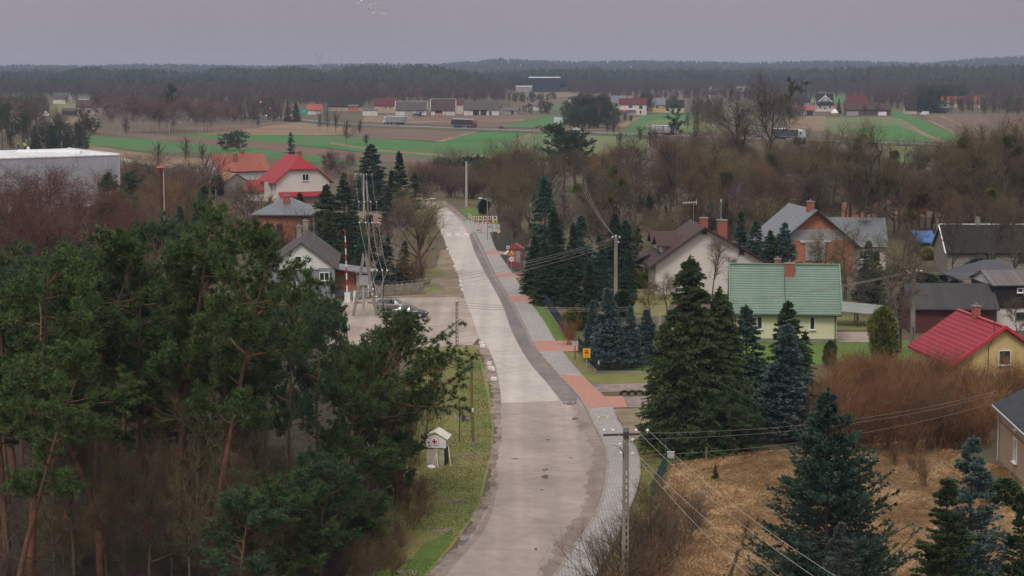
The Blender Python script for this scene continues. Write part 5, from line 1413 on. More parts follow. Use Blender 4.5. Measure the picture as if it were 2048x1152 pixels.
fh('low white roofed store beside the blue warehouse', 1048, 185, 0, 17, 9, 6.5, 0.5, GREYWALL, TRIMW, nm='store', ct='shed')
fh('house with white gable lines above the dark round grove', 1158, 219, 20, 10, 9, 4.0, 4.4, WHITE, R_SLATE, trim=TRIMW)
fh('long brown roofed house half behind the dark grove', 1187, 219, -4, 11, 8, 4.4, 3.2, PINKWALL, R_DKRED)
fh('tall white house with blue grey roof and balcony', 1243, 226, -2, 12, 9, 6.4, 4.2, WHITE, R_GREY, wins=(('f', -3.2, 4.6, 2.0, 1.4), ('f', 0.4, 4.6, 2.0, 1.4)))
ho = fh('two-storey cream house with brown roof and red awning', 1266, 230, -2, 16, 9, 6.6, 3.2, CREAM, R_DKRED, wins=(('f', -1.5, 4.9, 2.4, 1.6, 2), ('f', 4.6, 4.6, 1.9, 1.7, 2, TRIMBR), ('f', 4.4, 1.6, 1.2, 2.2)), chims=((-3.5, 0, 0.8, 0.7, 11), (3, 0, 0.9, 0.7, 11)))
k = MB(); k.box((-5.5, -5.6, 3.0), (14, 2.0, 0.25)); k.build('balcony', GREYWALL, ho)
k = MB(); k.box((-8, -6.62, 2.45), (9, 0.12, 1.3)); k.build('awning', plain('faded red awning', (0.5, 0.1, 0.08), 0.8), ho)
fh('yellow brick house with blue grey roof', 1311, 225, -2, 12, 9, 5.2, 3.8, OCHRE, R_GREY, wins=(('f', 1.0, 3.3, 2.2, 1.6, 2), ('f', -3.5, 3.3, 1.4, 1.4)), chims=((0, 0, 0.8, 0.7, 9.9), ))
fh('white bungalow with charcoal roof behind lone pine', 1347, 225, -2, 13, 9, 3.8, 4.0, WHITE, R_BLACK, wins=(('f', -3.5, 1.9, 1.3, 1.2), ))
fh('pale flat block with dark end at the forest edge', 1432, 180, 0, 17, 8, 5.6, 0.6, WHITE, R_CORR, wins=(('f', -3, 3, 2, 2.4), ('f', 1, 3, 2, 2.4)))
fh('pale two-window block in front of the far wood', 1487, 184, 0, 13, 8, 6.0, 0.6, WHITE, R_CORR, wins=(('f', -3, 3.2, 2.2, 2.4), ('f', 3, 3.2, 2.2, 2.4)))
fh('house with white arch gable among far bare trees', 1436, 212, 20, 9, 8, 4, 4, PINKWALL, R_SLATE, trim=TRIMW)
fh('dark roofed shed behind the patched red roof', 1600, 216, 0, 14, 6, 4.5, 2.6, GREYWALL, R_BLACK, nm='shed', ct='shed')
fh('low grey barn with patched red and white roof', 1604, 231, -3, 15, 8, 3.4, 2.2, GREYWALL, R_OLDRED, nm='barn', ct='barn', doors=(('f', 4.6, 3.6, 2.6, DARKIN), ))
ho = fh('brick villa with black roof and white framed gable', 1650, 223, 0, 10.5, 9, 4.8, 6.4, PINKWALL, R_BLACK, wins=(('f', -3.2, 2.8, 1.5, 1.7), ('f', 3.2, 2.8, 1.5, 1.7)), doors=(('f', 0, 1.4, 2.6), ))
k = MB(); k.ext([(-3.6, 6.0), (3.6, 6.0), (0, 9.6)], 'y', -4.9, -4.2)
gd = k.build('gable_dormer', plain('grey gable', (0.2, 0.2, 0.21), 0.8), ho)
k = MB(); k.beam((-4.6, -5.0, 6.0), (0, -5.0, 10.0), 0.5, 0.5, up=(0, 1, 0)); k.beam((4.6, -5.0, 6.0), (0, -5.0, 10.0), 0.5, 0.5, up=(0, 1, 0)); k.beam((0, -5.04, 7.2), (0, -5.04, 11), 0.5, 0.4); k.box((0, -4.95, 7.4), (3, 0.2, 0.5)); k.build('bargeboard', TRIMW, gd)
k = MB(); k.box((0, -5.0, 0.7), (13, 0.4, 1.4)); k.build('garden_wall', WHITE, ho)
fh('brown mansard house behind the long low barn', 1717, 225, 0, 14.5, 10, 5.0, 6.2, TANWALL, R_DKRED, ends=('half', 'half'), q=0.35, chims=((-1.5, 0, 0.9, 0.8, 12), (2, 0, 0.9, 0.8, 12)))
fh('long low barn with brown roof and white shed front', 1737, 231, -1, 26, 8, 3.8, 3.2, DBARK, R_BROWN, nm='barn', ct='barn', doors=(('f', 8, 5, 2.2, TRIMW), ('f', -9.5, 7, 2.4, GREYWALL)))
fh('small dark cottage beside the ploughed field', 1822, 228, 4, 7, 6, 3.0, 4.0, PINKWALL, R_BLACK)
fh('wide house with bright red roof behind dark firs', 1922, 215, -2, 26, 10, 3.2, 4.4, CREAM, R_ORANGE)
fh('grey house at the end of the far orchard', 2044, 216, 0, 8, 8, 6.0, 2.0, GREYWALL, R_SLATE)
fh('low white shed among trees beyond the far bank', 172, 203, 0, 13, 6, 3.2, 1.0, WHITE, R_CORR, nm='shed', ct='shed')
# ------------------------------------------------------------------ poles and wires
WOODPOLE = noisy('weathered pole wood', (0.15, 0.125, 0.085), (0.24, 0.2, 0.14), 1.5, 0.9, stretch=(3, 3, 0.4))
CONCPOLE = noisy('grey pole concrete', (0.21, 0.19, 0.165), (0.29, 0.265, 0.235), 0.8, 0.9, c3=(0.15, 0.135, 0.115), scale2=0.4)
PALECONC = noisy('pale pole concrete', (0.36, 0.345, 0.32), (0.46, 0.44, 0.41), 0.8, 0.9)
PORC = plain('white porcelain', (0.75, 0.74, 0.72), 0.3)
STEELDK = plain('dark steel', (0.06, 0.055, 0.055), 0.6)
WIRE = plain('pale cable', (0.34, 0.31, 0.29), 0.6)
WIREDK = plain('dull cable', (0.24, 0.225, 0.215), 0.6)

def ladder_post(H, w, d, n, lo, hi, side=1):
    """precast pole with a row of slots: two flanges and rungs, solid above"""
    b = MB()
    f = w * 0.42
    b.beam((-w / 2 + f / 2, 0, 0), (-w / 2 * 0.8 + f / 2, 0, H), f, d, up=(0, 1, 0))
    g = w * 0.2
    b.beam((w / 2 - g / 2, 0, 0), (w / 2 * 0.8 - g / 2, 0, H), g, d, up=(0, 1, 0))
    z0 = lo * H; st = (hi - lo) * H / n
    for i in range(n):
        b.box((0.1 * w, 0, z0 + i * st), (w * 0.62, d * 0.8, st * 0.28))
    b.box((0.1 * w, 0, (hi * H + H) / 2), (w * 0.60, d * 0.96, H * (1 - hi)))
    b.box((0.1 * w, 0, lo * H / 2), (w * 0.62, d * 0.9, lo * H))
    return b

def insulator(root, p, s=1.0):
    k = MB(); k.tube([(0, 0, -0.12), (0, 0, 0), (0, 0, 0.04), (0, 0, 0.12), (0, 0, 0.16)], [0.02, 0.03, 0.09 * s, 0.085 * s, 0.03], 8)
    return k.build('insulator', PORC, root, p)

def cable(label, a, b, sag, group=None, m=None, r=0.016, cat='cable'):
    a, b = Vector(a), Vector(b)
    pts = []
    for i in range(15):
        t = i / 14
        q = a.lerp(b, t); q.z -= sag * 4 * t * (1 - t); pts.append(q - a)
    k = MB(); k.tube(pts, r, 4, cap=False)
    return tag(k.build('overhead_cable', m or WIRE, None, a), label, cat, group)

# near precast pole with lamp
Pn = G(1250, 1186)
HN = 9.6
r = thing('utility_pole', 'tall slotted concrete utility pole with crossarm and lamp beside the pavement', 'utility pole', Pn)
ladder_post(HN, 0.40, 0.30, 18, 0.02, 0.74).build('post', CONCPOLE, r)
k = MB(); k.beam((-1.3, -0.2, HN - 0.42), (1.25, -0.2, HN - 0.34), 0.10, 0.12); k.box((0, -0.18, HN - 0.4), (0.3, 0.12, 0.3)); k.build('crossarm', STEELDK, r)
for x in (-1.25, -0.75, 0.55, 1.2): insulator(r, (x, -0.2, HN - 0.22))
for p in ((-0.35, -0.25, HN - 1.0), (0.36, -0.2, HN - 0.75), (-0.3, -.25, HN - 1.5), (0.38, -0.2, HN - 1.55)): insulator(r, p, 1.1)
k = MB(); k.tube([(-0.15, -0.1, HN - 1.9), (-0.17, -0.2, HN - 1.45), (-0.28, -0.25, HN - 1.2), (-0.42, -0.28, HN - 1.08)], 0.03, 6); k.build('lamp_arm', STEELDK, r)
k = MB(); k.tube([(-0.38, -0.28, HN - 1.1), (-0.52, -0.3, HN - 0.98), (-0.72, -0.32, HN - 0.92), (-0.98, -0.33, HN - 0.9)], [0.04, 0.065, 0.06, 0.025], 8); k.build('lamp_head', GUTTERW, r)
# the cables running on toward the next pole, nearer the camera
nxt = Vector((15.6, 66.0, 9.2))
for i, (dx, dz, ex) in enumerate(((0.55, HN - 0.1, 0.0), (1.2, HN - 0.1, 0.75), (-0.55, HN - 0.25, -1.3), (0.38, HN - 1.4, -1.6))):
    cable(['upper pale cable from the crossarm middle toward the spruces', 'outermost pale cable from the crossarm tip over the dry meadow', 'pale cable from the inner crossarm over the dry meadow', 'lowest pale cable leaving the slotted pole below its crossarm'][i],
          Pn + Vector((dx, -0.2, dz)), nxt + Vector((ex, 0, [0.3, 0.5, 0.1, -1.2][i])), 0.9, 'cables from the slotted pole', r=0.013)
hb = Vector((36.9, 149.3, 5.0))
for i, dz in enumerate((0.0, 0.35, 1.3)):
    cable(['upper service cable crossing the meadow to the tan brick house', 'middle service cable crossing the meadow to the tan brick house', 'lower service cable crossing the meadow to the tan brick house'][i],
          Pn + Vector((0.2, 0, HN - 0.35 - dz)), hb + Vector((0, 0, 0.35 - dz * .65)), 0.8, 'service cables to the brick house', WIREDK, 0.009)

# pole among the spruces
Pm = G(1231, 628)
HM = (628 - 472) / scl(628) * 0.99
r = thing('utility_pole', 'brown concrete utility pole standing among the garden spruces', 'utility pole', Pm)
ladder_post(HM, 0.46, 0.4, 12, 0.02, 0.12).build('post', CONCPOLE, r)
k = MB(); k.beam((-0.4, -0.1, HM - 0.1), (0.5, 0.1, HM - 0.1), 0.1); k.build('crossarm', STEELDK, r)
for p in ((-0.4, 0, HM), (0.0, 0, HM + .15), (0.45, 0, HM), (0.3, 0, HM - 0.6)): insulator(r, p, 1.3)
# pole at the right beside the bare tree
Pr = G(1824, 702)
HR = (702 - 540) / scl(702) * 0.99
r = thing('utility_pole', 'grey concrete utility pole beside the bare tree near the red roof', 'utility pole', Pr)
ladder_post(HR, 0.50, 0.4, 14, 0.02, 0.3).build('post', CONCPOLE, r)
k = MB(); k.beam((-0.7, -0.2, HR - 0.1), (0.8, 0.2, HR - 0.1), 0.1); k.build('crossarm', STEELDK, r)
for p in ((-0.7, -.2, HR), (-0.2, 0, HR + .1), (0.3, 0, HR + .1), (0.8, .2, HR)): insulator(r, p, 1.5)
k = MB(); k.tube([(-0.3, -0.2, HR - 0.1), (-0.6, -0.35, HR - 0.05)], [0.12, 0.14], 8); k.build('lamp_head', PORC, r)
# slotted post at the yard
Py = G(914, 693)
HY = (693 - 602) / scl(693)
r = thing('utility_pole', 'slotted concrete post rising behind the wide pine at the yard edge', 'utility pole', Py)
ladder_post(HY, 0.34, 0.3, 10, 0.04, 0.9).build('post', CONCPOLE, r)
insulator(r, (0, 0, HY))
# mossy wooden pole on a concrete foot, thin pole by it
r = thing('utility_pole', 'mossy wooden pole on a concrete foot on the verge', 'utility pole', G(947, 892))
k = MB(); k.box((0, 0, 0.55), (0.34, 0.3, 1.1), taper=0.8); k.build('foot', CONC, r)
k = MB(); k.tube([(-0.02, -0.05, 0.4), (-0.12, 0, 3.0), (-0.16, 0, 7.2)], [0.14, 0.125, 0.10], 8); k.build('post', noisy('mossy pole', (0.12, 0.105, 0.035), (0.2, 0.17, 0.07), 1.2, 0.9), r)
k = MB(); k.box((-0.05, -0.12, 2.9), (0.16, 0.03, 0.32)); k.build('notice', PORC, r)
r = thing('sign_post', 'thin dark steel post beside the mossy wooden pole', 'post', G(919, 886))
k = MB(); k.tube([(0, 0, 0), (0, 0, 3.4)], 0.04, 6); k.build('post', STEELDK, r)
# concrete pole far along the road, lamp columns
r = thing('utility_pole', 'pale concrete pole at the far bend of the road', 'utility pole', G(933, 414))
hh = (414 - 322) / scl(414); k = MB(); k.tube([(0, 0, 0), (0, 0, hh)], [0.28, 0.19], 8); k.build('post', PALECONC, r)
k = MB(); k.beam((-0.5, 0, hh - .2), (0.5, 0, hh - .2), 0.12); k.build('crossarm', STEELDK, r)
for i, (px, py, top, dx, lb) in enumerate(((975, 481, 396, -1.6, 'slim street lamp reaching over the red and white barrier'), (846, 478, 397, 2.2, 'street lamp half hidden behind the roadside spruces'))):
    hh = (py - top) / scl(py)
    r = thing('street_lamp', lb, 'street lamp', G(px, py))
    k = MB(); k.tube([(0, 0, 0), (0, 0, hh - 0.5), (dx * 0.15, 0, hh - 0.15), (dx * 0.6, 0, hh)], [0.09, 0.07, 0.05, 0.045], 8); k.build('post', METAL, r)
    k = MB(); k.tube([(dx * 0.55, 0, hh), (dx * 0.75, 0, hh + .03), (dx * 1.0, 0, hh)], [0.06, 0.13, 0.05], 8); k.build('lamp_head', PORC, r)

# A-frame transformer pole and the line of poles behind it
Ya = G(732, 640).y
Pa = G(730, 632)
ha = (632 - 506) / scl(632)
r = thing('transformer_pole', 'A-framed concrete transformer pole with hanging cables by the yard', 'utility pole', Pa)
k = MB(); k.beam((-1.4, 0, 0), (-0.05, 0, ha), 0.36, 0.4); k.build('leg', CONCPOLE, r)
k = MB(); k.beam((1.4, 0, 0), (0.1, 0, ha), 0.36, 0.4); k.build('leg', CONCPOLE, r)
k = MB()
for z in (1.6, 3.2, 5.2): k.beam((-1.4 + 1.35 * z / ha, 0, z), (1.4 - 1.3 * z / ha, 0, z), 0.12, 0.2)
k.build('brace', CONCPOLE, r)
k = MB(); k.beam((-0.3, 0, ha - 0.1), (0.4, 0, ha + 0.15), 0.14, 0.3); k.beam((0.6, 0, 5.3), (2.9, 0, 5.3), 0.12, 0.14); k.beam((0.6, 0, 4.2), (3.0, 0, 4.2), 0.1, 0.12); k.beam((2.2, 0, 0), (2.2, 0, 5.4), 0.16, 0.16); k.build('crossarm', STEELDK, r)
k = MB(); k.box((-0.1, 0.1, 4.3), (1.1, 0.7, 1.1)); k.build('transformer', plain('grey transformer', (0.3, 0.3, 0.3), 0.5), r)
for x in (0.9, 1.5, 2.1, 2.7): insulator(r, (x, -0.1, 5.45), 1.4)
for p in ((1.0, -0.2, 3.2), (1.4, -.2, 2.3), (0.9, -.2, 2.6), (0.2, -.2, 1.5)): insulator(r, p, 1.4)
k = MB()
for i, (x0, x1) in enumerate(((0.9, -1.7), (1.5, -0.6), (2.1, 0.6), (2.7, 1.6), (0.9, 1.9), (1.5, 2.6), (-1, -1.9), (2.7, 0.9))):
    k.tube([(x0, -0.1, 5.4), (x0 - (0.5 if i % 2 else -0.2), -0.2, 4.2), (x1 + (x0 - x1) * .4, -0.2, 2.4), (x1, -0.2, 0.2)], 0.028, 4)
k.build('down_cable', PALECONC, r)
r = thing('utility_pole', 'pale round post standing in front of the transformer frame', 'utility pole', G(727, 632))
k = MB(); k.tube([(0, 0, 0), (0, 0, 3.9)], 0.13, 8); k.build('post', PALECONC, r)
k = MB(); k.beam((-0.8, 0, 3.3), (0.2, 0, 3.9), 0.07); k.build('crossarm', METAL, r)
prev = None
for i, (px, py, top, ww, lb) in enumerate(((739, 566, 443, 2.6, 'first four-wire pole behind the transformer frame'), (736, 482, 402, 3.0, 'second four-wire pole behind the transformer frame'), (728, 436, 347, 3.2, 'tallest thin twin post at the end of the four-wire line'))):
    hh = (py - top) / scl(py)
    p = G(px, py)
    r = thing('utility_pole', lb, 'utility pole', p)
    k = MB(); k.tube([(0, 0, 0), (0, 0, hh)], [0.2, 0.13], 8)
    if i == 2: k.tube([(0.9, 0, 0), (0.5, 0, hh * .85)], [0.16, 0.1], 8)
    k.build('post', WOODPOLE if i < 2 else PALECONC, r)
    k = MB(); k.beam((-ww / 2, 0, hh - 0.3), (ww / 2, 0, hh - 0.3), 0.12); k.build('crossarm', STEELDK, r)
    for j in range(4): insulator(r, (-ww / 2 + j * ww / 3, 0, hh - 0.15), 1.5)
    cur = [p + Vector((-ww / 2 + j * ww / 3, 0, hh - 0.15)) for j in range(4)]
    src = prev or [Pa + Vector((0.9 + 0.6 * j, -0.1, 5.5)) for j in range(4)]
    for j in range(4):
        cable('sagging cable of the four-wire line behind the transformer frame', src[j], cur[j], 0.7 + 0.3 * i, 'cables of the four-wire line', WIREDK, 0.024)
    prev = cur
for j, dz in enumerate((0.0, -0.35, -0.8, -1.4)):
    cable('cable crossing the road from the spruce pole to the transformer frame', Pm + Vector((-0.3, 0, HM - 0.05 + dz * .6)), Pa + Vector((0.5, 0, 3.8 + dz)), 0.9, 'cables across the road at the transformer', WIREDK, 0.017)
for j in range(3):
    cable('cable crossing the road from the pole near the red roof to the yard post', Pr + Vector((-0.5 + j * .3, -.1, HR)), Py + Vector((0.1 * j, 0, HY - 0.05 - 0.28 * j)), 1.9, 'cables across the road at the yard', WIREDK, 0.017)
for j in range(2):
    cable('cable running from the pole near the red roof out over the barns', Pr + Vector((0.7, 0.2, HR - .1 * j)), Vector((62.0, 222.0, 8.6 - .4 * j)), 0.8, 'cables over the barns', WIREDK, 0.014)
P933 = G(933, 414)
for j in range(3):
    cable('cable climbing from the spruce pole toward the bare trees behind', Pm + Vector((0.1 * j, 0, HM - .15 * j)), G(1152, 440) + Vector((0.5 * j, 0, 9.0)), 1.2, 'cables behind the spruce pole', WIREDK, 0.017)

# siren mast over the pines
p = G(325, 520)
hh = (520 - 336) / scl(520)
r = thing('siren_mast', 'rusty siren mast with red mushroom cap rising over the pines', 'mast', p)
RUST = plain('rusty red steel', (0.085, 0.035, 0.028), 0.8)
k = MB(); k.tube([(0, 0, 0), (0, 0, hh)], [0.26, 0.19], 8); k.build('post', RUST, r)
k = MB(); k.tube([(0.42, 0, 0), (0.42, 0, hh - .2)], 0.07, 6); k.build('conduit', plain('pale conduit', (0.5, 0.42, 0.38), 0.6), r)
k = MB(); k.tube([(0, 0, hh - .3), (0, 0, hh), (0, 0, hh + .12), (0, 0, hh + .3), (0, 0, hh + .42)], [0.3, 0.35, 0.72, 0.55, 0.1], 14); k.build('siren_cap', plain('faded red cap', (0.42, 0.075, 0.05), 0.6), r)
k = MB(); k.tube([(-0.1, 0, 4.6), (-0.8, 0, 4.2), (-1.6, 0, 4.4), (-1.75, 0, 5.0), (-1.75, 0, 6.6)], 0.045, 6); k.build('cable_loop', PALECONC, r)

# raised barrier
RW_W = plain('barrier white', (0.72, 0.70, 0.68), 0.5); RW_R = plain('barrier red', (0.42, 0.035, 0.03), 0.5)
r = thing('barrier_gate', 'raised red and white barrier arm standing upright at the yard', 'barrier', G(695, 604))
k = MB(); k.box((0, 0, 0.6), (0.7, 0.5, 1.2)); k.box((0.9, 0, 0.7), (0.3, 0.3, 1.4)); k.build('housing', RW_W, r)
k = MB()
hb_ = 9.2
for i in range(10):
    k.mat(i % 2); z0 = 1.3 + i * (hb_ - 1.3) / 10; z1 = 1.3 + (i + 1) * (hb_ - 1.3) / 10
    k.tube([(0 - .025 * z0, 0, z0), (0 - .025 * z1, 0, z1)], 0.1 - .004 * i, 8)
k.build('arm', [RW_W, RW_R], r)

# ------------------------------------------------------------------ signs
YEL = plain('sign yellow', (0.72, 0.42, 0.015), 0.5, var=0.03)
YELB = plain('sign lemon yellow', (0.55, 0.50, 0.03), 0.5, var=0.03)
SRED = plain('sign red', (0.42, 0.02, 0.02), 0.5, var=0.03)
SWHITE = plain('sign white', (0.75, 0.75, 0.74), 0.5, var=0.02)
SGREY = plain('sign grey back', (0.42, 0.42, 0.42), 0.5)
SBLK = plain('sign black', (0.012, 0.012, 0.012), 0.6)
SBLUE = plain('sign blue', (0.03, 0.10, 0.33), 0.5)
p = G(1173, 747)
r = thing('road_sign', 'yellow square sign with a red vehicle symbol on a grey post', 'road sign', p)
k = MB(); k.tube([(0, 0, 0), (0, 0, 2.5)], 0.04, 8); k.build('post', METAL, r)
k = MB(); k.box((0, -0.07, 2.02), (0.72, 0.04, 0.9)); pl = k.build('panel', YEL, r)
k = MB(); k.box((0, 0, 0), (0.36, 0.02, 0.10)); k.box((0, 0, 0.14), (0.36, 0.02, 0.07)); k.box((0, 0, -0.02 - 0.08), (0.40, 0.02, 0.06)); k.box((-.14, 0, -0.16), (0.08, 0.02, 0.06)); k.box((.14, 0, -0.16), (0.08, 0.02, 0.06)); k.box((0, 0, .22), (0.30, 0.02, 0.05)); k.box((0, 0, -0.36), (0.42, 0.02, 0.05))
k.build('symbol', SRED, pl, (0, -0.098, 2.10))
r = thing('road_sign', 'blank grey board on two thin legs at the red driveway', 'road sign', G(1150, 720))
k = MB(); k.tube([(-0.05, 0, 0), (-0.05, 0, 2.0)], 0.03, 6); k.tube([(0.05, 0.02, 0), (0.05, 0.02, 1.9)], 0.03, 6); k.build('post', STEELDK, r)
k = MB(); k.box((0, -0.05, 1.72), (0.64, 0.04, 0.44)); k.build('panel', SGREY, r)
# warning triangle over a speed roundel
p = G(1023, 545)
r = thing('road_sign', 'yellow warning triangle above a round speed limit sign', 'road sign', p)
k = MB(); k.tube([(0, 0, 0), (0, 0, 3.4)], 0.04, 8); k.build('post', METAL, r)
k = MB(); k.ext([(-0.52, 2.45), (0.52, 2.45), (0, 3.4)], 'y', -0.1, -0.06); tri = k.build('warning_triangle', SRED, r)
k = MB(); k.ext([(-0.40, 2.53), (0.40, 2.53), (0, 3.26)], 'y', -0.115, -0.1); k.build('triangle_face', YEL, tri)
k = MB(); k.box((0, -0.125, 2.72), (0.08, 0.02, 0.25)); k.box((-.16, -0.125, 2.66), (0.06, 0.02, 0.14)); k.box((.16, -0.125, 2.66), (0.06, 0.02, 0.14)); k.build('symbol', SBLK, tri)
k = MB(); k.tube([(0, -0.1, 1.95), (0, -0.06, 1.95)], 0.43, 20); ro_ = k.build('speed_roundel', SRED, r)
k = MB(); k.tube([(0, -0.115, 1.95), (0, -0.1, 1.95)], 0.35, 20); k.build('roundel_face', SWHITE, ro_)
fc = bpy.data.curves.new('speed text', 'FONT'); fc.body = '30'; fc.size = 0.5; fc.align_x = 'CENTER'; fc.align_y = 'CENTER'; fc.extrude = 0.006; fc.materials.append(SBLK)
tx = link('lettering source', fc)
tm = bpy.data.meshes.new_from_object(tx); bpy.data.objects.remove(tx); bpy.data.curves.remove(fc)
link('lettering', tm, ro_, (0, -0.125, 1.95), (math.pi / 2, 0, 0))
# bright yellow board with symbol, lozenge sign
r = thing('road_sign', 'lemon yellow board with small symbols on a post by the barriers', 'road sign', G(985, 472))
k = MB(); k.tube([(0, 0, 0), (0, 0, 3.9)], 0.05, 8); k.build('post', METAL, r)
k = MB(); k.box((0.4, -0.07, 2.55), (0.95, 0.04, 0.65)); pl = k.build('panel', YELB, r)
k = MB(); k.box((0.5, -0.1, 2.55), (0.3, 0.03, 0.4)); k.build('symbol', plain('sign brown', (0.25, 0.13, 0.03), 0.6), pl)
k = MB(); k.box((0.4, -0.07, 3.2), (0.85, 0.04, 0.55)); k.build('panel', SWHITE, r)
k = MB(); k.box((0.4, -0.1, 3.22), (0.5, 0.03, 0.36)); k.build('symbol', SBLUE, r)
r = thing('road_sign', 'white edged yellow lozenge sign at the roadside bank', 'road sign', G(997, 482))
k = MB(); k.tube([(0, 0, 0), (0, 0, 1.9)], 0.04, 8); k.build('post', METAL, r)
k = MB(); k.ext([(-0.36, 1.65), (0, 1.29), (0.36, 1.65), (0, 2.01)], 'y', -0.08, -0.05); pl = k.build('panel', SWHITE, r)
k = MB(); k.ext([(-0.27, 1.65), (0, 1.38), (0.27, 1.65), (0, 1.92)], 'y', -0.095, -0.08); k.build('lozenge', YEL, pl)
# red hut beside it
p = G(1029, 534)
r = thing('bus_shelter', 'small glazed hut with dark red base and pointed roof', 'shelter', (p.x + 0.2, p.y + 1.0, 0), R_(-6))
k = MB(); k.box((0, 0, 0.35), (1.7, 1.5, 0.7)); k.build('base', plain('dark red panel', (0.24, 0.02, 0.035), 0.6), r)
k = MB()
for x in (-0.8, 0, 0.8):
    for y in (-0.7, 0.7): k.box((x, y, 1.7), (0.08, 0.08, 2.0))
k.build('frame', plain('red frame', (0.26, 0.04, 0.045), 0.6), r)
k = MB(); k.box((0, -0.7, 1.7), (1.5, 0.04, 1.95)); k.box((0, 0.7, 1.7), (1.5, 0.04, 1.95)); k.box((-0.8, 0, 1.7), (0.04, 1.3, 1.95)); k.box((0.8, 0, 1.7), (0.04, 1.3, 1.95)); k.build('glazing', plain('dusty glass', (0.3, 0.24, 0.23), 0.2), r)
k = MB(); k.add([(-1.2, -1.0, 2.7), (1.2, -1.0, 2.7), (1.2, 1, 2.7), (-1.2, 1, 2.7), (0, -1.0, 3.5), (0, 1, 3.5)], [(0, 1, 4), (1, 2, 5, 4), (2, 3, 5), (3, 0, 4, 5), (3, 2, 1, 0)]); k.build('roof', plain('red shelter roof', (0.3, 0.05, 0.05), 0.6), r)
r = thing('road_sign', 'small blue square sign with white board behind the triangle', 'road sign', G(1016, 540))
k = MB(); k.tube([(0, 0, 0), (0, 0, 3.6)], 0.04, 8); k.build('post', METAL, r)
k = MB(); k.box((0, -0.06, 3.35), (0.42, 0.04, 0.42)); k.build('panel', SWHITE, r)
k = MB(); k.box((0, -0.09, 3.35), (0.24, 0.02, 0.24)); k.build('symbol', SBLUE, r)
k = MB(); k.beam((-0.5, -0.06, 2.35), (0.1, -0.06, 2.85), 0.05, 0.3, up=(0, 0, 1)); k.build('arrow_board', SWHITE, r)

# barriers
def rail_barrier(label, a, b, n, h=1.1):
    a, b = Vector(a), Vector(b)
    r = thing('barrier', label, 'barrier', a, 0, 'red and white site barriers')
    d = b - a
    for i in range(n + 1):
        q = d * (i / n); k = MB(); k.tube([q, q + Vector((0, 0, h + .05))], 0.06, 6); k.build('post', RW_W, r)
    k = MB()
    m = n * 4
    for z in (h, h * 0.55):
        for i in range(m):
            k.mat(i % 2); k.beam(d * (i / m) + Vector((0, -0.05, z)), d * ((i + 1) / m) + Vector((0, -0.05, z)), 0.05, 0.2)
    k.build('rail', [RW_W, RW_R], r)
rail_barrier('long red and white rail closing off the side path', G(947, 446), G(985, 446), 4, 1.2)
rail_barrier('short angled red and white rail at the end of the long one', G(938, 440), G(947, 446.5), 2, 1.2)
for i, (x, y, l_, lb) in enumerate(((957, 461, 0.0, 'leaning striped board nearest the crossing'), (961, 467, 0.25, 'tilted striped board on the pavement by the crossing'), (980, 455, 0.0, 'upright striped board below the lemon yellow sign'))):
    r = thing('striped_board', lb, 'barrier', G(x, y), 0.3 * i)
    k = MB()
    for j in range(6):
        k.mat(j % 2); k.beam((l_ * j / 6, 0, 0.15 + j * .16), (l_ * (j + 1) / 6, 0, 0.15 + (j + 1) * .16), 0.24, 0.05, up=(0, 1, 0))
    k.build('board', [RW_W, RW_R], r)
    k = MB(); k.box((0, 0, 0.08), (0.7, 0.35, 0.16)); k.build('foot', STEELDK, r)
r = thing('striped_beam', 'fallen white beam lying across below the long rail', 'barrier', G(962, 450))
k = MB()
for j in range(8):
    k.mat(j % 2); k.beam((j * 0.35, -j * .06, 0.35 + .05 * j), ((j + 1) * 0.35, -(j + 1) * .06, 0.35 + .05 * (j + 1)), 0.05, 0.16)
k.build('board', [RW_W, RW_R], r)
k = MB(); k.beam((0.1, 0, 0), (0.1, 0, .35), 0.08); k.beam((2.6, -.4, 0), (2.6, -.4, .7), 0.08); k.build('stand', METAL, r)

# white blocks along the road edge
stn = [(915, 534), (919, 543), (924, 555), (927, 563), (926, 572), (930, 581), (911, 520), (906, 508), (984, 729), (987, 738), (971, 694), (968, 688), (991, 741), (993, 760), (900, 500)]
for i, (x, y) in enumerate(stn):
    k = MB(); k.box((0, 0, 0.13), (RNG.uniform(0.25, 0.6), RNG.uniform(0.3, 0.5), 0.3), RNG.uniform(-.5, .5), 0.9)
    tag(k.build('kerb_stone', WHITE_STONE, None, G(x - 5, y)), 'loose whitewashed kerb stone along the road edge by the yard', 'kerb stone', 'whitewashed stones along the road')
# manhole covers in the pavement and gutter
for (x, y, z, lb) in ((1206, 837, 0.122, 'small square access cover set in the grey pavement'), (1139, 806, 0.034, 'round iron manhole cover in the stained gutter')):
    r = MB()
    if 'square' in lb: r.box((0, 0, 0), (0.9, 0.9, 0.012)); r.mat(1).box((0, 0, 0.009), (0.5, 0.3, 0.01))
    else: r.tube([(0, 0, -.005), (0, 0, .008)], 0.42, 18); r.mat(1).tube([(0, 0, .0), (0, 0, .013)], 0.3, 14)
    tag(r.build('manhole_cover', [plain('worn cover rim', (0.42, 0.36, 0.3), .8), STEELDK], None, G(x, y) + Vector((0, 0, z))), lb, 'manhole cover')

# half-buried tyres
TYRE = plain('tyre rubber', (0.022, 0.021, 0.02), 0.8)
for i, x in enumerate((1249, 1264, 1279)):
    k = MB(); pts = [(0.36 * math.cos(a), 0, 0.36 * math.sin(a)) for a in np.linspace(0, math.pi, 13)]
    k.tube(pts, 0.11, 8)
    tag(k.build('half_buried_tyre', TYRE, None, G(x, 790)), 'half buried black tyre edging the driveway by the red paving', 'tyre', 'three tyres edging the driveway')

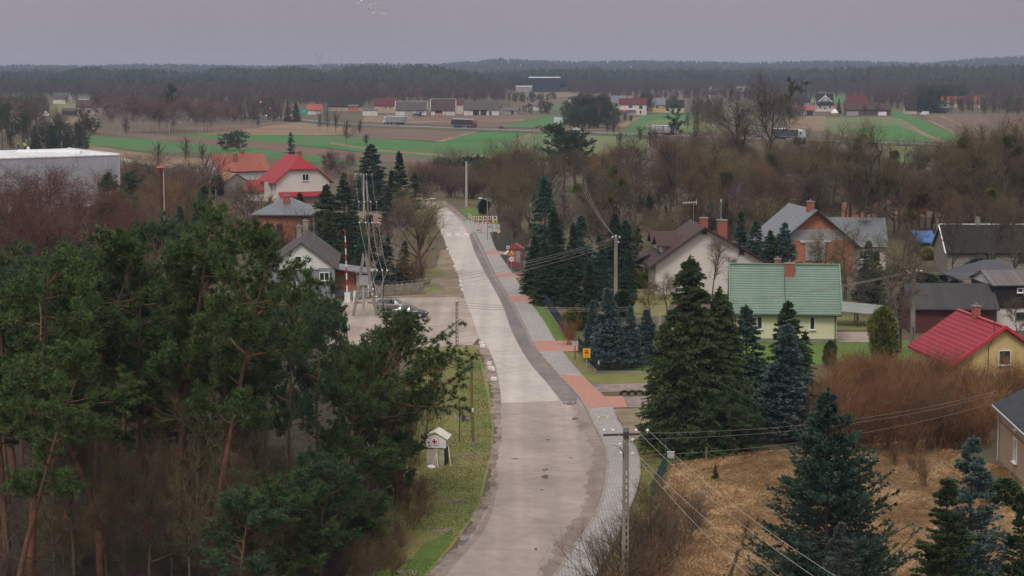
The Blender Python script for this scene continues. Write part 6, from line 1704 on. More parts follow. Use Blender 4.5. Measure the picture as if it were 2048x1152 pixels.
# fences
def wire_fence(name, label, pts, h, col, gap=0.12, bw=0.03, cat='fence', base=None, post_every=2.5):
    P = [G(x, y) for x, y in pts]
    r = thing(name, label, cat, P[0])
    k = MB(); bs = MB()
    posts = []
    for a, b in zip(P[:-1], P[1:]):
        d = b - a; n = max(1, int(d.length / gap))
        for i in range(n):
            q = a + d * (i / n) - P[0]
            k.beam(q + Vector((0, 0, 0.15)), q + Vector((0, 0, h)), bw, bw * .5)
        for z in (0.3, h * .5, h - .05): k.beam(a - P[0] + Vector((0, 0, z)), b - P[0] + Vector((0, 0, z)), 0.03, 0.045)
        m = max(1, round(d.length / post_every))
        posts += [a + d * (i / m) - P[0] for i in range(m)]
        if base: bs.beam(a - P[0] + Vector((0, 0, .1)), b - P[0] + Vector((0, 0, .1)), 0.14, 0.24)
    posts.append(P[-1] - P[0])
    k.build('mesh_panel', col, r)
    if base: bs.build('base', base, r)
    for q in posts:
        k = MB(); k.beam(q, q + Vector((0, 0, h + .1)), 0.08); k.build('post', col, r)
    return r
FNAVY = plain('dark navy fence', (0.03, 0.035, 0.055), 0.5); FGREEN = plain('green fence wire', (0.03, 0.075, 0.07), 0.6); FBLK = plain('black fence wire', (0.025, 0.027, 0.03), 0.6)
wire_fence('bar_fence', 'dark navy bar fence on a low concrete base beside the green strip', [(1085, 604), (1136, 681)], 1.6, FNAVY, 0.14, 0.06, base=CONC)
wire_fence('mesh_fence', 'dark mesh fence round the corner of the spruce garden', [(1157, 703), (1195, 747), (1330, 746)], 1.5, FBLK, 0.16, 0.022, base=CONC)
wire_fence('mesh_fence', 'green wire fence between the verge and the dry meadow', [(1334, 846), (1331, 945), (1302, 1010)], 1.5, FGREEN, 0.22, 0.02)
k = MB(); k.box((0, -0.1, 1.15), (0.5, 0.28, 0.42)); k.box((0, -0.1, 1.38), (0.56, 0.34, 0.05)); tag(k.build('meter_box', SGREY, None, G(1341, 940)), 'grey meter box fixed to the green fence post', 'box')
k = MB(); k.box((0, -.06, 0.9), (0.2, 0.12, 0.34)); tag(k.build('letter_box', SWHITE, None, G(1197, 743)), 'small white letter box hanging on the garden fence corner', 'box')
for (x, y, h, lb) in ((1412, 926, 1.2, 'grey wooden post at the edge of the dry meadow'), (1360, 912, 1.1, 'thin leaning fence post near the low pines')):
    k = MB(); k.tube([(0, 0, 0), (0.03, 0, h)], 0.07, 6); tag(k.build('fence_post', WOODPOLE, None, G(x, y)), lb, 'post')
# picket fence by the yard
P = [G(752, 593), G(848, 586)]
r = thing('picket_fence', 'weathered grey picket fence behind the parked cars', 'fence', P[0])
d = P[1] - P[0]; k = MB(); n = int(d.length / 0.2)
for i in range(n):
    q = d * (i / n); k.beam(q, q + Vector((0, 0, 1.45 + 0.09 * math.sin(i * 1.7))), 0.16, 0.03, up=(0, 1, 0))
k.build('pickets', noisy('silvered fence boards', (0.20, 0.175, 0.135), (0.32, 0.285, 0.235), 1.2, 0.9), r)
k = MB(); k.beam((0, .06, .4), d + Vector((0, .06, .4)), .05, .09); k.beam((0, .06, 1.1), d + Vector((0, .06, 1.1)), .05, .09); k.build('rails', WOODPOLE, r)
# concrete panel fence
P = [G(1268, 668), G(1345, 660)]
r = thing('panel_fence', 'grey concrete panel fence behind the garden spruces', 'fence', P[0])
d = P[1] - P[0]; k = MB()
for j in range(4): k.beam(Vector((0, 0, 0.25 + j * .45)), d + Vector((0, 0, .25 + j * .45)), .06, .42)
k.build('panels', CONC, r)
for i in range(4):
    q = d * (i / 3); k = MB(); k.beam(q, q + Vector((0, 0, 2.1)), .16); k.build('post', PALECONC, r)

# ------------------------------------------------------------------ the small hut with the cross
p = G(876, 932)
r = thing('roadside_hut', 'small whitewashed hut bearing a red cross disc, timber props around it', 'hut', (p.x, p.y + 0.8, 0), R_(-10)); r.scale = (0.92, 0.92, 0.88)
PLANK = bricks('weathered cream boards', (0.46, 0.42, 0.34), (0.60, 0.55, 0.46), (0.28, 0.24, 0.18), 3.0, 0.12, 0.02)
k = MB(); k.box((-0.12, 0, 0.85), (1.5, 1.3, 1.7)); k.build('wall', PLANK, r)
k = MB(); k.ext([(-0.95, 1.55), (0.80, 1.55), (0.80, 2.15), (0.35, 2.62), (-0.5, 2.62), (-0.95, 2.2)], 'y', -0.78, -0.66); fp = k.build('front_panel', plain('whitewashed panel', (0.70, 0.70, 0.73), 0.8), r)
k = MB(); k.tube([(-0.15, -0.80, 2.1), (-0.15, -0.78, 2.1)], 0.40, 22); k.build('disc_ring', SGREY, fp)
k = MB(); k.tube([(-0.15, -0.82, 2.1), (-0.15, -0.80, 2.1)], 0.33, 22); k.build('disc', SWHITE, fp)
k = MB(); k.box((-0.15, -0.83, 2.1), (0.13, 0.02, 0.42)); k.box((-0.15, -0.831, 2.1), (0.42, 0.018, 0.13)); k.build('red_cross', plain('cross red', (0.5, 0.01, 0.02), 0.5, var=.02), fp)
k = MB(); k.add([(-1.1, -0.9, 2.35), (-0.1, -0.9, 2.95), (0.95, -0.9, 2.3), (-1.1, 0.9, 2.45), (-0.1, 0.9, 3.05), (0.95, 0.9, 2.4)], [(0, 1, 4, 3), (1, 2, 5, 4)]); k.build('roof', noisy('shredded white cover', (0.5, 0.48, 0.4), (0.72, 0.7, 0.64), 3, 0.9), r)
k = MB(); k.box((0.66, 0, 0.75), (0.1, 1.1, 1.5)); k.build('doorway', SBLK, r)
for a_, b_ in (((1.25, -0.9, 0.0), (0.85, -0.3, 1.9)), ((-0.25, -1.3, 0.0), (0.0, -0.7, 1.3)), ((0.05, -1.3, 0), (0.0, -.7, 1.3)), ((0.25, -1.3, 0), (0.02, -.7, 1.3))):
    k = MB(); k.tube([a_, b_], 0.035, 6); k.build('prop', plain('pale timber prop', (0.6, 0.54, 0.45), 0.8), r)
k = MB(); k.beam((-0.3, -1.32, 0.05), (0.55, -1.25, 0.05), 0.06, 0.05); k.box((0.0, -.78, 1.35), (.35, .1, .25)); k.build('sill_board', PLANK, r)
k = MB(); k.tube([(0, 0, 0), (0, 0, .12), (0, 0, .2)], [.34, .3, .08], 9); tag(k.build('white_sack', SWHITE, None, G(862, 935)), 'small white sack lying at the foot of the hut', 'sack')

# ------------------------------------------------------------------ vehicles
TYREM = TYRE
RIM = plain('alloy rim', (0.5, 0.5, 0.52), 0.35, 0.7)
CGLASS = mk('car glass')[0]
g_ = CGLASS.node_tree.nodes['Principled BSDF']; g_.inputs['Base Color'].default_value = (0.02, 0.024, 0.028, 1); g_.inputs['Roughness'].default_value = 0.05; g_.inputs['Specular IOR Level'].default_value = 0.9
def paint(name, c):
    m, n, l, b = mk(name); b.inputs['Base Color'].default_value = (*c, 1); b.inputs['Roughness'].default_value = 0.3; b.inputs['Metallic'].default_value = 0.25
    b.inputs['Coat Weight'].default_value = 0.6; return m
LIGHT_W = plain('headlamp lens', (0.7, 0.7, 0.7), 0.15); LIGHT_R = plain('tail lamp lens', (0.45, 0.015, 0.02), 0.2)
LIT_W = emit('lit headlamp', (1.0, 0.97, 0.85), 22.0); LIT_R = emit('lit red lamp', (1.0, 0.05, 0.05), 14.0)

def loft(b, st):
    """st: (x, [(y,z) half profile from bottom centre up to top centre])"""
    n = len(st[0][1]); rings = []
    for x, pr in st:
        ring = [(x, -y, z) for y, z in pr] + [(x, y, z) for y, z in pr[::-1]]
        rings.append(ring)
    m = 2 * n; vs = [v for r_ in rings for v in r_]; fs = []
    for i in range(len(rings) - 1):
        for k in range(m):
            k2 = (k + 1) % m
            fs.append((i * m + k, i * m + k2, (i + 1) * m + k2, (i + 1) * m + k))
    fs.append(tuple(range(m - 1, -1, -1))); fs.append(tuple((len(rings) - 1) * m + k for k in range(m)))
    return b.add(vs, fs)

def car_meshes(kind):
    """front toward +x, ground at z=0"""
    est = kind == 'estate'
    def body(x, w, zt, zb=0.22): return (x, [(0.02, zb), (w * .88, zb), (w, zb + .14), (w * 1.0, zt - .22), (w * .94, zt - .03), (0.02, zt + .02)])
    b = MB()
    tail = 0.98 if est else 0.95
    loft(b, [body(-2.18, .62, .72, .36), body(-2.1, .80, tail - .06, .26), body(-1.7, .88, tail), body(-0.9, .9, .95), body(0.3, .9, .94), body(0.95, .9, .95), body(1.5, .87, .86), body(1.95, .80, .76, .24), body(2.16, .62, .62, .32)])
    cab = MB()
    def cb(x, wl, wt, z0, z1): return (x, [(0.02, z0), (wl, z0), (wt, z1 - .05), (0.02, z1)])
    if est: sts = [cb(-2.0, .80, .76, .90, .96), cb(-1.72, .80, .62, .92, 1.38), cb(-1.2, .82, .62, .92, 1.46), cb(0.0, .82, .62, .92, 1.48), cb(0.35, .82, .6, .92, 1.42), cb(1.08, .80, .74, .90, .95)]
    else: sts = [cb(-1.75, .80, .76, .90, .95), cb(-1.0, .80, .60, .92, 1.36), cb(-0.3, .82, .61, .92, 1.44), cb(0.15, .82, .60, .92, 1.40), cb(1.05, .80, .74, .90, .94)]
    loft(cab, sts)
    rf = MB()
    a, c = sts[1], sts[-2]
    loft(rf, [(s[0], [(0.02, s[1][3][1] - .03), (s[1][2][0] + .015, s[1][2][1] - .01), (s[1][2][0] - .05, s[1][3][1] + .0), (0.02, s[1][3][1] + .025)]) for s in sts[1:-1]])
    for px_ in (-0.45, 0.1) if not est else (-1.3, -0.35): # pillars
        rf.beam((px_, -.83, .92), (px_ + .03, -.63, 1.4), .07, .05); rf.beam((px_, .83, .92), (px_ + .03, .63, 1.4), .07, .05)
    wt = MB(); wt.tube([(0, -.11, 0), (0, .11, 0)], .32, 18)
    wr = MB(); wr.tube([(0, -.125, 0), (0, -.10, 0)], .21, 14); wr.tube([(0, .10, 0), (0, .125, 0)], .21, 14)
    hl = MB(); hl.box((0, 0, 0), (.22, .3, .13), 0.0)
    return dict(body=b.mesh('car body', [TRIMDK], True), cab=cab.mesh('car glass', [CGLASS]), roof=rf.mesh('car roof', [TRIMDK]), tyre=wt.mesh('car tyre', [TYREM]), rim=wr.mesh('car rim', [RIM]), lamp=hl.mesh('car lamp', [LIGHT_W]))
CARS = {k: car_meshes(k) for k in ('saloon', 'estate')}
def setm(o, m): o.material_slots[0].link = 'OBJECT'; o.material_slots[0].material = m
def car(label, pos, rz, kind, col, lit=False, group=None, name='parked_car'):
    M_ = CARS[kind]
    r = thing(name, label, 'car', pos, rz, group)
    setm(link('body', M_['body'], r), col); link('cabin_glass', M_['cab'], r); setm(link('roof', M_['roof'], r), col)
    for x in (-1.32, 1.32):
        for y in (-.78, .78):
            w = link('wheel', M_['tyre'], r, (x, y, .32)); link('rim', M_['rim'], w)
    for y in (-.58, .58):
        setm(link('headlight', M_['lamp'], r, (2.0, y, .66)), LIT_W if lit else LIGHT_W)
        setm(link('tail_light', M_['lamp'], r, (-2.03, y, .80)), LIGHT_R)
    return r
GREYM = paint('grey beige paint', (0.20, 0.185, 0.175)); GRAPH = paint('graphite paint', (0.055, 0.06, 0.07)); SILV = paint('silver paint', (0.42, 0.44, 0.46)); WHITEP = paint('white paint', (0.7, 0.7, 0.7)); REDP = paint('red paint', (0.35, 0.02, 0.03)); DARKP = paint('dark paint', (0.03, 0.035, 0.04))
car('dark graphite car parked in front of the grey estate', G(820, 634), R_(-6), 'saloon', GRAPH)
car('grey beige estate car parked tail first behind the graphite car', G(787, 621), R_(-14), 'estate', GREYM)
HD = math.atan2(0.0596 * F, -222.0)      # direction of the highway going left and away
car('dark car on the highway ahead of the red truck', G(1005, 258.5) + Vector((0, 0, .26)), HD + math.pi, 'saloon', DARKP, name='car')
car('white car on the highway by the dark grove', G(1152, 262.5) + Vector((0, 0, .26)), HD, 'saloon', WHITEP, name='car')
car('silver estate car at the far end of the highway', G(1924, 290) + Vector((0, 0, .26)), HD + math.pi - .4, 'estate', SILV, name='car')
for i, (x, y, c, lt, lb) in enumerate(((503, 228, SILV, True, 'silver car facing out of the junction with lamps lit'), (512, 225, WHITEP, True, 'white car behind the silver one with lamps lit'), (534, 233, DARKP, True, 'dark car nearest the traffic lights with lamps lit'),
                                     (580, 233, WHITEP, False, 'white car waiting beside the red one at the junction'), (592, 233, REDP, False, 'red car waiting at the junction by the round tree'))):
    car(lb, G(x, y), R_(-75 if lt else 20), 'estate' if i % 2 else 'saloon', c, lt, 'cars at the far junction', name='car')

def truck(label, pos, rz, cabc, boxc, boxtop=None):
    r = thing('truck', label, 'truck', pos, rz)
    b = MB(); b.box((-1.9, 0, 2.55), (13.2, 2.5, 2.75)); b.mat(1).box((-1.9, 0, 3.98), (13.24, 2.54, 0.14)); b.box((-1.9, 0, 1.15), (13.2, 2.46, 0.12)); b.build('trailer', [boxc, boxtop or TRIMW], r)
    b = MB(); b.box((-1.5, 0, 0.95), (12.5, 0.9, 0.3)); b.box((-2.2, 0, .75), (2.6, 2.3, .5)); b.build('chassis', TRIMDK, r)
    b = MB(); loft(b, [(5.1, [(.02, .5), (1.2, .5), (1.24, .9), (1.24, 3.6), (1.1, 3.9), (.02, 3.9)]), (6.6, [(.02, .5), (1.2, .5), (1.24, .9), (1.22, 3.3), (1.1, 3.6), (.02, 3.65)]), (7.15, [(.02, .5), (1.15, .5), (1.2, .8), (1.12, 2.1), (1.05, 2.3), (.02, 2.35)]), (7.25, [(.02, .55), (1.1, .55), (1.15, .8), (1.1, 1.6), (1.0, 1.8), (.02, 1.85)])])
    cb_ = b.build('cab', cabc, r)
    b = MB(); b.add([(7.17, -1.02, 2.2), (7.17, 1.02, 2.2), (6.72, 1.0, 3.25), (6.72, -1.0, 3.25)], [(0, 1, 2, 3)]); b.box((6.25, -1.23, 2.6), (.8, .06, .8)); b.box((6.25, 1.23, 2.6), (.8, .06, .8)); b.build('windscreen', CGLASS, cb_)
    wt = CARS['saloon']['tyre']
    for x in (-6.2, -4.9, -3.6, 3.4, 6.1):
        for y in (-1.02, 1.02):
            w = link('wheel', wt, r, (x, y, .5)); w.scale = (1.56, 2.0, 1.56)
    for y in (-.9, .9): setm(link('headlight', CARS['saloon']['lamp'], r, (7.2, y, .85)), LIGHT_W)
    return r
MAROON = paint('maroon paint', (0.17, 0.02, 0.035))
truck('white cabbed truck hauling a long grey curtain trailer', G(788, 249.5) + Vector((0, 0, .27)), HD, WHITEP, plain('grey tarp', (0.26, 0.27, 0.30), 0.6))
truck('maroon cabbed truck hauling a long black trailer', G(930, 256.5) + Vector((0, 0, .27)), HD + math.pi, MAROON, plain('black tarp', (0.035, 0.036, 0.045), 0.5))
truck('white roofed truck half hidden by bare treetops', G(1322, 271) + Vector((0, 0, .27)), HD, WHITEP, noisy('white and grey sides', (0.2, 0.19, 0.19), (0.55, 0.53, 0.52), 0.6, 0.6))
truck('dark trailer truck with white cab seen through bare crowns', G(1580, 279.5) + Vector((0, 0, .27)), HD + math.pi, WHITEP, plain('slate tarp', (0.06, 0.06, 0.075), 0.5))
truck('white tanker-like lorry parked beside the far blue warehouse', G(1146, 182.5), math.pi - .3, WHITEP, plain('pale tarp', (0.5, 0.5, 0.52), 0.5))
# tractor with trailer in front of the barns
r = thing('tractor', 'small white and dark tractor parked in front of the white barn', 'tractor', G(842, 233.5), R_(10))
b = MB(); loft(b, [(0.2, [(.02, .8), (.35, .8), (.38, 1.2), (.35, 1.5), (.02, 1.55)]), (2.0, [(.02, .8), (.3, .8), (.33, 1.1), (.3, 1.35), (.02, 1.4)])]); b.build('bonnet', WHITEP, r)
b = MB(); b.box((-.5, 0, 1.95), (1.4, 1.4, 1.5), taper=.85); b.build('cabin', CGLASS, r)
for x, rr in ((-0.6, .8), (1.5, .5)):
    for y in (-.8, .8): w = link('wheel', CARS['saloon']['tyre'], r, (x, y, rr)); w.scale = (rr / .32, 1.8, rr / .32)
b = MB(); loft(b, [(-4.6, [(.02, .7), (.9, .7), (1.0, 1.5), (.9, 1.9), (.02, 1.95)]), (-1.6, [(.02, .7), (.9, .7), (1.0, 1.5), (.9, 1.9), (.02, 1.95)])]); b.build('towed_bin', DARKP, r)
for x, lb in ((883, 'stack of orange wrapped bales beside the black gated barn'),):
    r = thing('bale_stack', lb, 'bales', G(x, 231.5))
    for i in range(4):
        b = MB(); b.tube([(i * 1.5 - 2.5, -.6, .75), (i * 1.5 - 2.5, .8, .75)], .72, 10); b.build('bale', noisy('orange wrap', (.42, .2, .12), (.55, .3, .18), 1, .7), r)
r = thing('straw_heap', 'conical heap of straw under a white cover by the villa', 'heap', G(1669, 232.5))
b = MB(); b.tube([(0, 0, 0), (0, 0, 1.6), (0, 0, 3.0), (0, 0, 4.2)], [2.8, 2.5, 1.5, .2], 12); b.build('straw', STUBBLE, r)
b = MB(); b.tube([(0, 0, 1.9), (0, 0, 3.1), (0, 0, 4.3)], [2.35, 1.6, .25], 12); b.build('cover', TRIMW, r)
r = thing('van', 'white van parked at the edge of the ploughed field', 'van', G(1849, 231), R_(160))
b = MB(); loft(b, [(-2.5, [(.02, .4), (.9, .4), (.98, .9), (.95, 2.3), (.02, 2.4)]), (1.2, [(.02, .4), (.9, .4), (.98, .9), (.92, 2.3), (.02, 2.4)]), (2.3, [(.02, .4), (.9, .4), (.95, .7), (.9, 1.1), (.02, 1.2)])]); b.build('body', WHITEP, r)
for x in (-1.6, 1.6):
    for y in (-.85, .85): link('wheel', CARS['saloon']['tyre'], r, (x, y, .34))
b = MB(); b.add([(1.3, -.8, 2.1), (1.3, .8, 2.1), (2.05, .85, 1.3), (2.05, -.85, 1.3)], [(3, 2, 1, 0)]); b.build('windscreen', CGLASS, r)
# billboard, direction sign, traffic lights
r = thing('billboard', 'white framed billboard standing in the green field by the highway', 'billboard', G(1116, 254), R_(12))
b = MB(); b.box((0, 0, 2.9), (4.2, .2, 3.6)); b.build('panel', SWHITE, r)
b = MB()
for x in (-1.6, 0, 1.4): b.box((x, -.13, 2.9), (.08, .06, 3.3))
for z in (1.7, 2.4, 3.2, 3.9): b.box((-.3, -.14, z), (3.0, .05, .08))
b.box((1.3, -.12, 2.6), (.9, .05, 1.8)); b.build('lattice', SGREY, r)
for x in (-1.8, 1.8):
    b = MB(); b.box((x, .1, .6), (.2, .2, 1.2)); b.build('leg', METAL, r)
r = thing('direction_sign', 'teal road direction sign near the far junction', 'road sign', G(606, 236), R_(5))
b = MB(); b.box((0, 0, 3.6), (5.4, .12, 2.9)); b.build('panel', plain('teal sign', (0.02, 0.27, 0.22), .5), r)
b = MB(); b.box((.6, -.08, 3.6), (2.6, .04, 2.0)); b.build('sign_field', plain('teal sign field', (0.05, 0.42, 0.33), .5), r)
for x in (-2, 2):
    b = MB(); b.tube([(x, .1, 0), (x, .1, 2.4)], .1, 6); b.build('leg', METAL, r)
for (px, py, top, arm, lb) in ((543, 233, 217, -0.8, 'lower red traffic light at the far junction'), (540, 229, 205, -5.5, 'red traffic light hung on a long arm over the junction')):
    p = G(px, py); hh = (py - top) / scl(py)
    r = thing('traffic_light', lb, 'traffic light', p)
    b = MB(); b.tube([(0, 0, 0), (0, 0, hh), (arm, 0, hh + .3)], .1, 6); b.build('post', METAL, r)
    b = MB(); b.box((arm, -.1, hh - .1), (.5, .3, 1.4)); hd = b.build('signal_head', SBLK, r)
    b = MB(); b.tube([(arm, -.36, hh + .3), (arm, -.26, hh + .3)], .3, 12); b.build('red_lamp', LIT_R, hd)
# round white water tank on a mast behind the hall
p = G(93, 268)
r = thing('floodlight_mast', 'thin mast with a cluster of white round heads behind the hall', 'mast', p)
hh = (268 - 232) / scl(268)
b = MB(); b.tube([(0, 0, 0), (0, 0, hh)], .14, 6); b.build('post', METAL, r)
for dx, dz in ((-.75, .5), (.75, .5), (0, 1.4), (0, .5)):
    b = MB(); b.tube([(dx, -.5, hh + dz), (dx, -.35, hh + dz), (dx, .1, hh + dz), (dx, .3, hh + dz)], [.35, .62, .62, .2], 12); b.build('round_head', SWHITE, r)
# pylon on the skyline
p = AT(638, 128, 4300.0)
r = thing('transmission_pylon', 'faint lattice power pylon above the horizon woods', 'pylon', (p.x, p.y, 6.0))
b = MB()
lev = [(0, 5.0), (14, 3.2), (26, 2.0), (36, 3.6), (45, 9.0)]
for (z0, w0_), (z1, w1) in zip(lev[:-1], lev[1:]):
    for sx in (-1, 1):
        for sy in (-1, 1):
            b.beam((sx * w0_, sy * min(w0_, 3), z0), (sx * w1, sy * min(w1, 3) * .6, z1), .7)
        b.beam((sx * w0_, 0, z0), (-sx * w1, 0, z1), .5)
b.beam((-11, 0, 45), (11, 0, 45), .8); b.beam((-8, 0, 38), (8, 0, 38), .7)
for sx in (-9, 9): b.beam((sx, 0, 45), (sx * .9, 0, 48), .5)
b.build('lattice', METAL, r)

# ------------------------------------------------------------------ two roofers
def person(label, pos, rz, top, legs, vest=None, bend=0.0, helmet=None):
    r = thing('person', label, 'person', pos, rz)
    me = bpy.data.meshes.new('person body')
    J = [(0, 0, .95), (0, .0, 1.15), (0, -.06 - bend * .2, 1.42), (0, -.1 - bend * .3, 1.54), (0, -.13 - bend * .36, 1.66), (0, -.14 - bend * .38, 1.76),
         (-.20, -.06 - bend * .2, 1.42), (-.27, -.10 - bend * .25, 1.14), (-.25, -.24 - bend * .3, .95), (.20, -.06 - bend * .2, 1.42), (.28, -.08 - bend * .25, 1.14), (.24, -.24 - bend * .3, .98),
         (-.11, 0, .88), (-.14, -.05, .48), (-.15, .02, .06), (-.16, -.16, .03), (.11, 0, .88), (.15, .03, .48), (.17, .12, .06), (.18, -.06, .03)]
    E = [(0, 1), (1, 2), (2, 3), (3, 4), (4, 5), (2, 6), (6, 7), (7, 8), (2, 9), (9, 10), (10, 11), (0, 12), (12, 13), (13, 14), (14, 15), (0, 16), (16, 17), (17, 18), (18, 19)]
    rad = [.15, .15, .17, .06, .10, .08, .08, .055, .04, .08, .055, .04, .11, .075, .05, .045, .11, .075, .05, .045]
    me.from_pydata(J, E, [])
    o = link('body', me, r)
    sk = o.modifiers.new('skin', 'SKIN')
    for i, v in enumerate(me.skin_vertices[0].data): v.radius = (rad[i], rad[i]); v.use_root = (i == 0)
    o.modifiers.new('sub', 'SUBSURF').levels = 1
    # colour by height: legs, top, skin at head
    m, n, l, bs = mk('clothes ' + label[:12])
    tc = n.new('ShaderNodeTexCoord'); sp = n.new('ShaderNodeSeparateXYZ'); l.new(tc.outputs['Object'], sp.inputs[0])
    rp = n.new('ShaderNodeValToRGB'); rp.color_ramp.interpolation = 'CONSTANT'
    e = rp.color_ramp.elements; e[0].position = 0; e[0].color = (*legs, 1); e[1].position = .49; e[1].color = (*top, 1)
    q = e.new(.785); q.color = (.35, .2, .15, 1)
    mu = n.new('ShaderNodeMath'); mu.operation = 'MULTIPLY'; mu.inputs[1].default_value = .5; l.new(sp.outputs['Z'], mu.inputs[0]); l.new(mu.outputs[0], rp.inputs['Fac']); l.new(rp.outputs['Color'], bs.inputs['Base Color'])
    me.materials.append(m)
    if vest:
        b = MB(); b.tube([(0, 0, .92), (0, -.02 - bend * .1, 1.15), (0, -.06 - bend * .2, 1.4), (0, -.08 - bend * .22, 1.5)], [.21, .21, .24, .13], 10); b.build('vest', vest, r)
    b = MB(); hz = 1.78; hy = -.14 - bend * .38
    b.tube([(0, hy, hz - .08), (0, hy, hz), (0, hy, hz + .06), (0, hy, hz + .1)], [.135, .125, .085, .02], 10); b.build('helmet', helmet or TRIMW, r)
    return r
def on_roof(px, py):
    return G(px, py, HH + .08)
person('roofer in dark clothes standing on the white hall roof', on_roof(37, 303), .4, (.02, .02, .024), (.015, .015, .018), helmet=plain('grey cap', (.3, .3, .32), .7))
person('roofer in a bright yellow vest bending on the white hall roof', on_roof(50.5, 299.5), -.9, (.05, .05, .06), (.02, .02, .025), plain('hi-vis yellow', (.75, .85, .05), .6), .5, TRIMDK)
k = MB(); k.tube([(0, 0, 0), (0, 0, .45), (0, 0, .7)], [.35, .32, .1], 9); tag(k.build('white_sack', SWHITE, None, on_roof(56.5, 299.5)), 'white sack lying beside the roofer in yellow', 'sack')

# ------------------------------------------------------------------ birds
BIRD = plain('white feathers', (0.85, 0.85, 0.86), 0.8, var=.02)
for i, (x, y, tilt) in enumerate(((715, 6.5, -.55), (723, 2, .15), (736, 17.5, -.6), (742, 10.5, .6), (752, 8, -.5), (747, 26.5, 0.05), (767.5, 28, 0.0))):
    p = AT(x, y, 330.0)
    b = MB(); b.tube([(-.20, 0, 0), (-.08, 0, .0), (.12, 0, 0), (.24, 0, .02), (.32, 0, 0)], [.02, .07, .08, .045, .01], 6)
    for s in (-1, 1):
        b.add([(.12, s * .04, .03), (.08, s * .25, .10), (-.06, s * .42, .06), (-.06, s * .22, .07), (-.08, s * .04, .02), (.08, s * .24, .07), (-.05, s * .22, .04)], [(0, 1, 3, 4), (1, 2, 3), (0, 5, 6, 4), (5, 2, 6)] if s > 0 else [(4, 3, 1, 0), (3, 2, 1), (4, 6, 5, 0), (6, 2, 5)])
    b.add([(-.18, -.02, 0), (-.34, -.07, 0), (-.34, .07, 0), (-.18, .02, 0), (-.26, 0, .03)], [(0, 1, 4), (1, 2, 4), (2, 3, 4)])
    o = b.build('bird', BIRD, None, p, (0.1, -tilt, .25 * (i % 3)))
    tag(o, 'white bird of the loose flock high in the sky', 'bird', 'flock of white birds')
# ------------------------------------------------------------------ vegetation, one by one
# foreground pines
fp = [
 ('pine', 62, 1190, 545, 'tall pine at the frame edge whose trunk leans over the others', 0), ('pine', 15, 1120, 500, 'dark pine behind the leaning pine at the frame edge', 4),
 ('pine', 130, 1110, 500, 'pine with a straight reddish trunk beside the crooked pine', 2), ('pine', 105, 1000, 540, 'dense pine standing in front of the red brown wood', 3),
 ('pine', 255, 1040, 575, 'pine with a dark layered crown behind the crooked pine', 1), ('pine', 300, 1120, 545, 'pine with low green sprays between crooked and tall pines', 4),
 ('pine', 352, 1130, 466, 'tallest pine in the middle of the grove', 0), ('pine', 375, 1020, 472, 'pine with rounded crown just behind the tallest', 3), ('pine', 425, 1165, 490, 'broad pine with long reddish trunk near the forest centre', 2),
 ('pine', 465, 1120, 520, 'pine whose crown meets the grey roofed mint house', 4), ('pine', 480, 1060, 560, 'pine in front of the brick house with dark pyramid roof', 0), ('pine', 535, 1000, 615, 'pine standing before the mint gable', 1),
 ('pine', 590, 1110, 640, 'lower pine inside the grove with pale dead branches', 3), ('pine', 30, 1240, 720, 'young pine low at the frame corner', 2), ('pine', 190, 1000, 600, 'narrow dark pine between the red wood and crooked pine', 0),
 ('pine', 660, 1090, 715, 'pine under the wide leaning pine', 2),
]
for kd, px, ba, tp, lb, v in fp:
    place(kd, px, ba, tp, lb, var=v, w=1.05 if px < 370 else .84, rz=RNG.uniform(-.6, .6))
place('pine_sparse', 205, 1175, 615, 'crooked sparse pine with pale S-shaped red trunk', w=1.1, rz=0.0)
place('pine', 640, 1030, 612, 'rounded pine crown just behind the wide leaning pine', w=.75, var=3)
place('pine_wide', 690, 1040, 668, 'wide leaning pine reaching its branches over the yard', w=1.12, rz=0.05)
place('pine', 715, 960, 632, 'spreading pine whose tips reach in front of the parked cars', w=1.1, var=4, rz=0.35)
place('pine', 775, 940, 672, 'pine between the parked cars and the white hut', w=.85, var=4, rz=1.0)
place('pine_wide', 742, 1000, 690, 'lower wide pine holding its branch tips over the hut and the wooden pole', w=.82, rz=-.12)
for px, ba, tp, v, lb in ((640, 1165, 930, 0, 'low bushy pine at the forest corner with a thick stem'), (735, 1115, 900, 1, 'young pine at the verge edge near the hut'), (560, 1190, 960, 1, 'young pine among leafless undergrowth at the picture foot'), (790, 1010, 880, 0, 'small pine sapling leaning toward the hut'), (480, 1210, 1000, 0, 'low pine half sunk in undergrowth')):
    place('pine_low', px, ba, tp, lb, var=v, w=1.25)
# red brown wood behind
for i, (px, ba, tp) in enumerate([(20, 610, 345), (60, 560, 335), (95, 600, 345), (135, 570, 352), (170, 620, 375), (205, 590, 390), (240, 560, 400), (40, 680, 420), (110, 690, 440), (180, 680, 455), (250, 640, 430), (285, 590, 420), (230, 700, 500), (-20, 620, 350), (300, 640, 470), (145, 640, 400), (75, 640, 380), (270, 690, 510), (10, 740, 470)]):
    place('bare' if i % 3 else 'bare_tall', px, ba, tp, 'leafless red brown tree in the dense wood below the metal hall', 'red brown wood below the hall', tw=TW_RED, bark=DBARK, w=1.25, mist=1 if i in (4, 9, 12, 6) else 0)
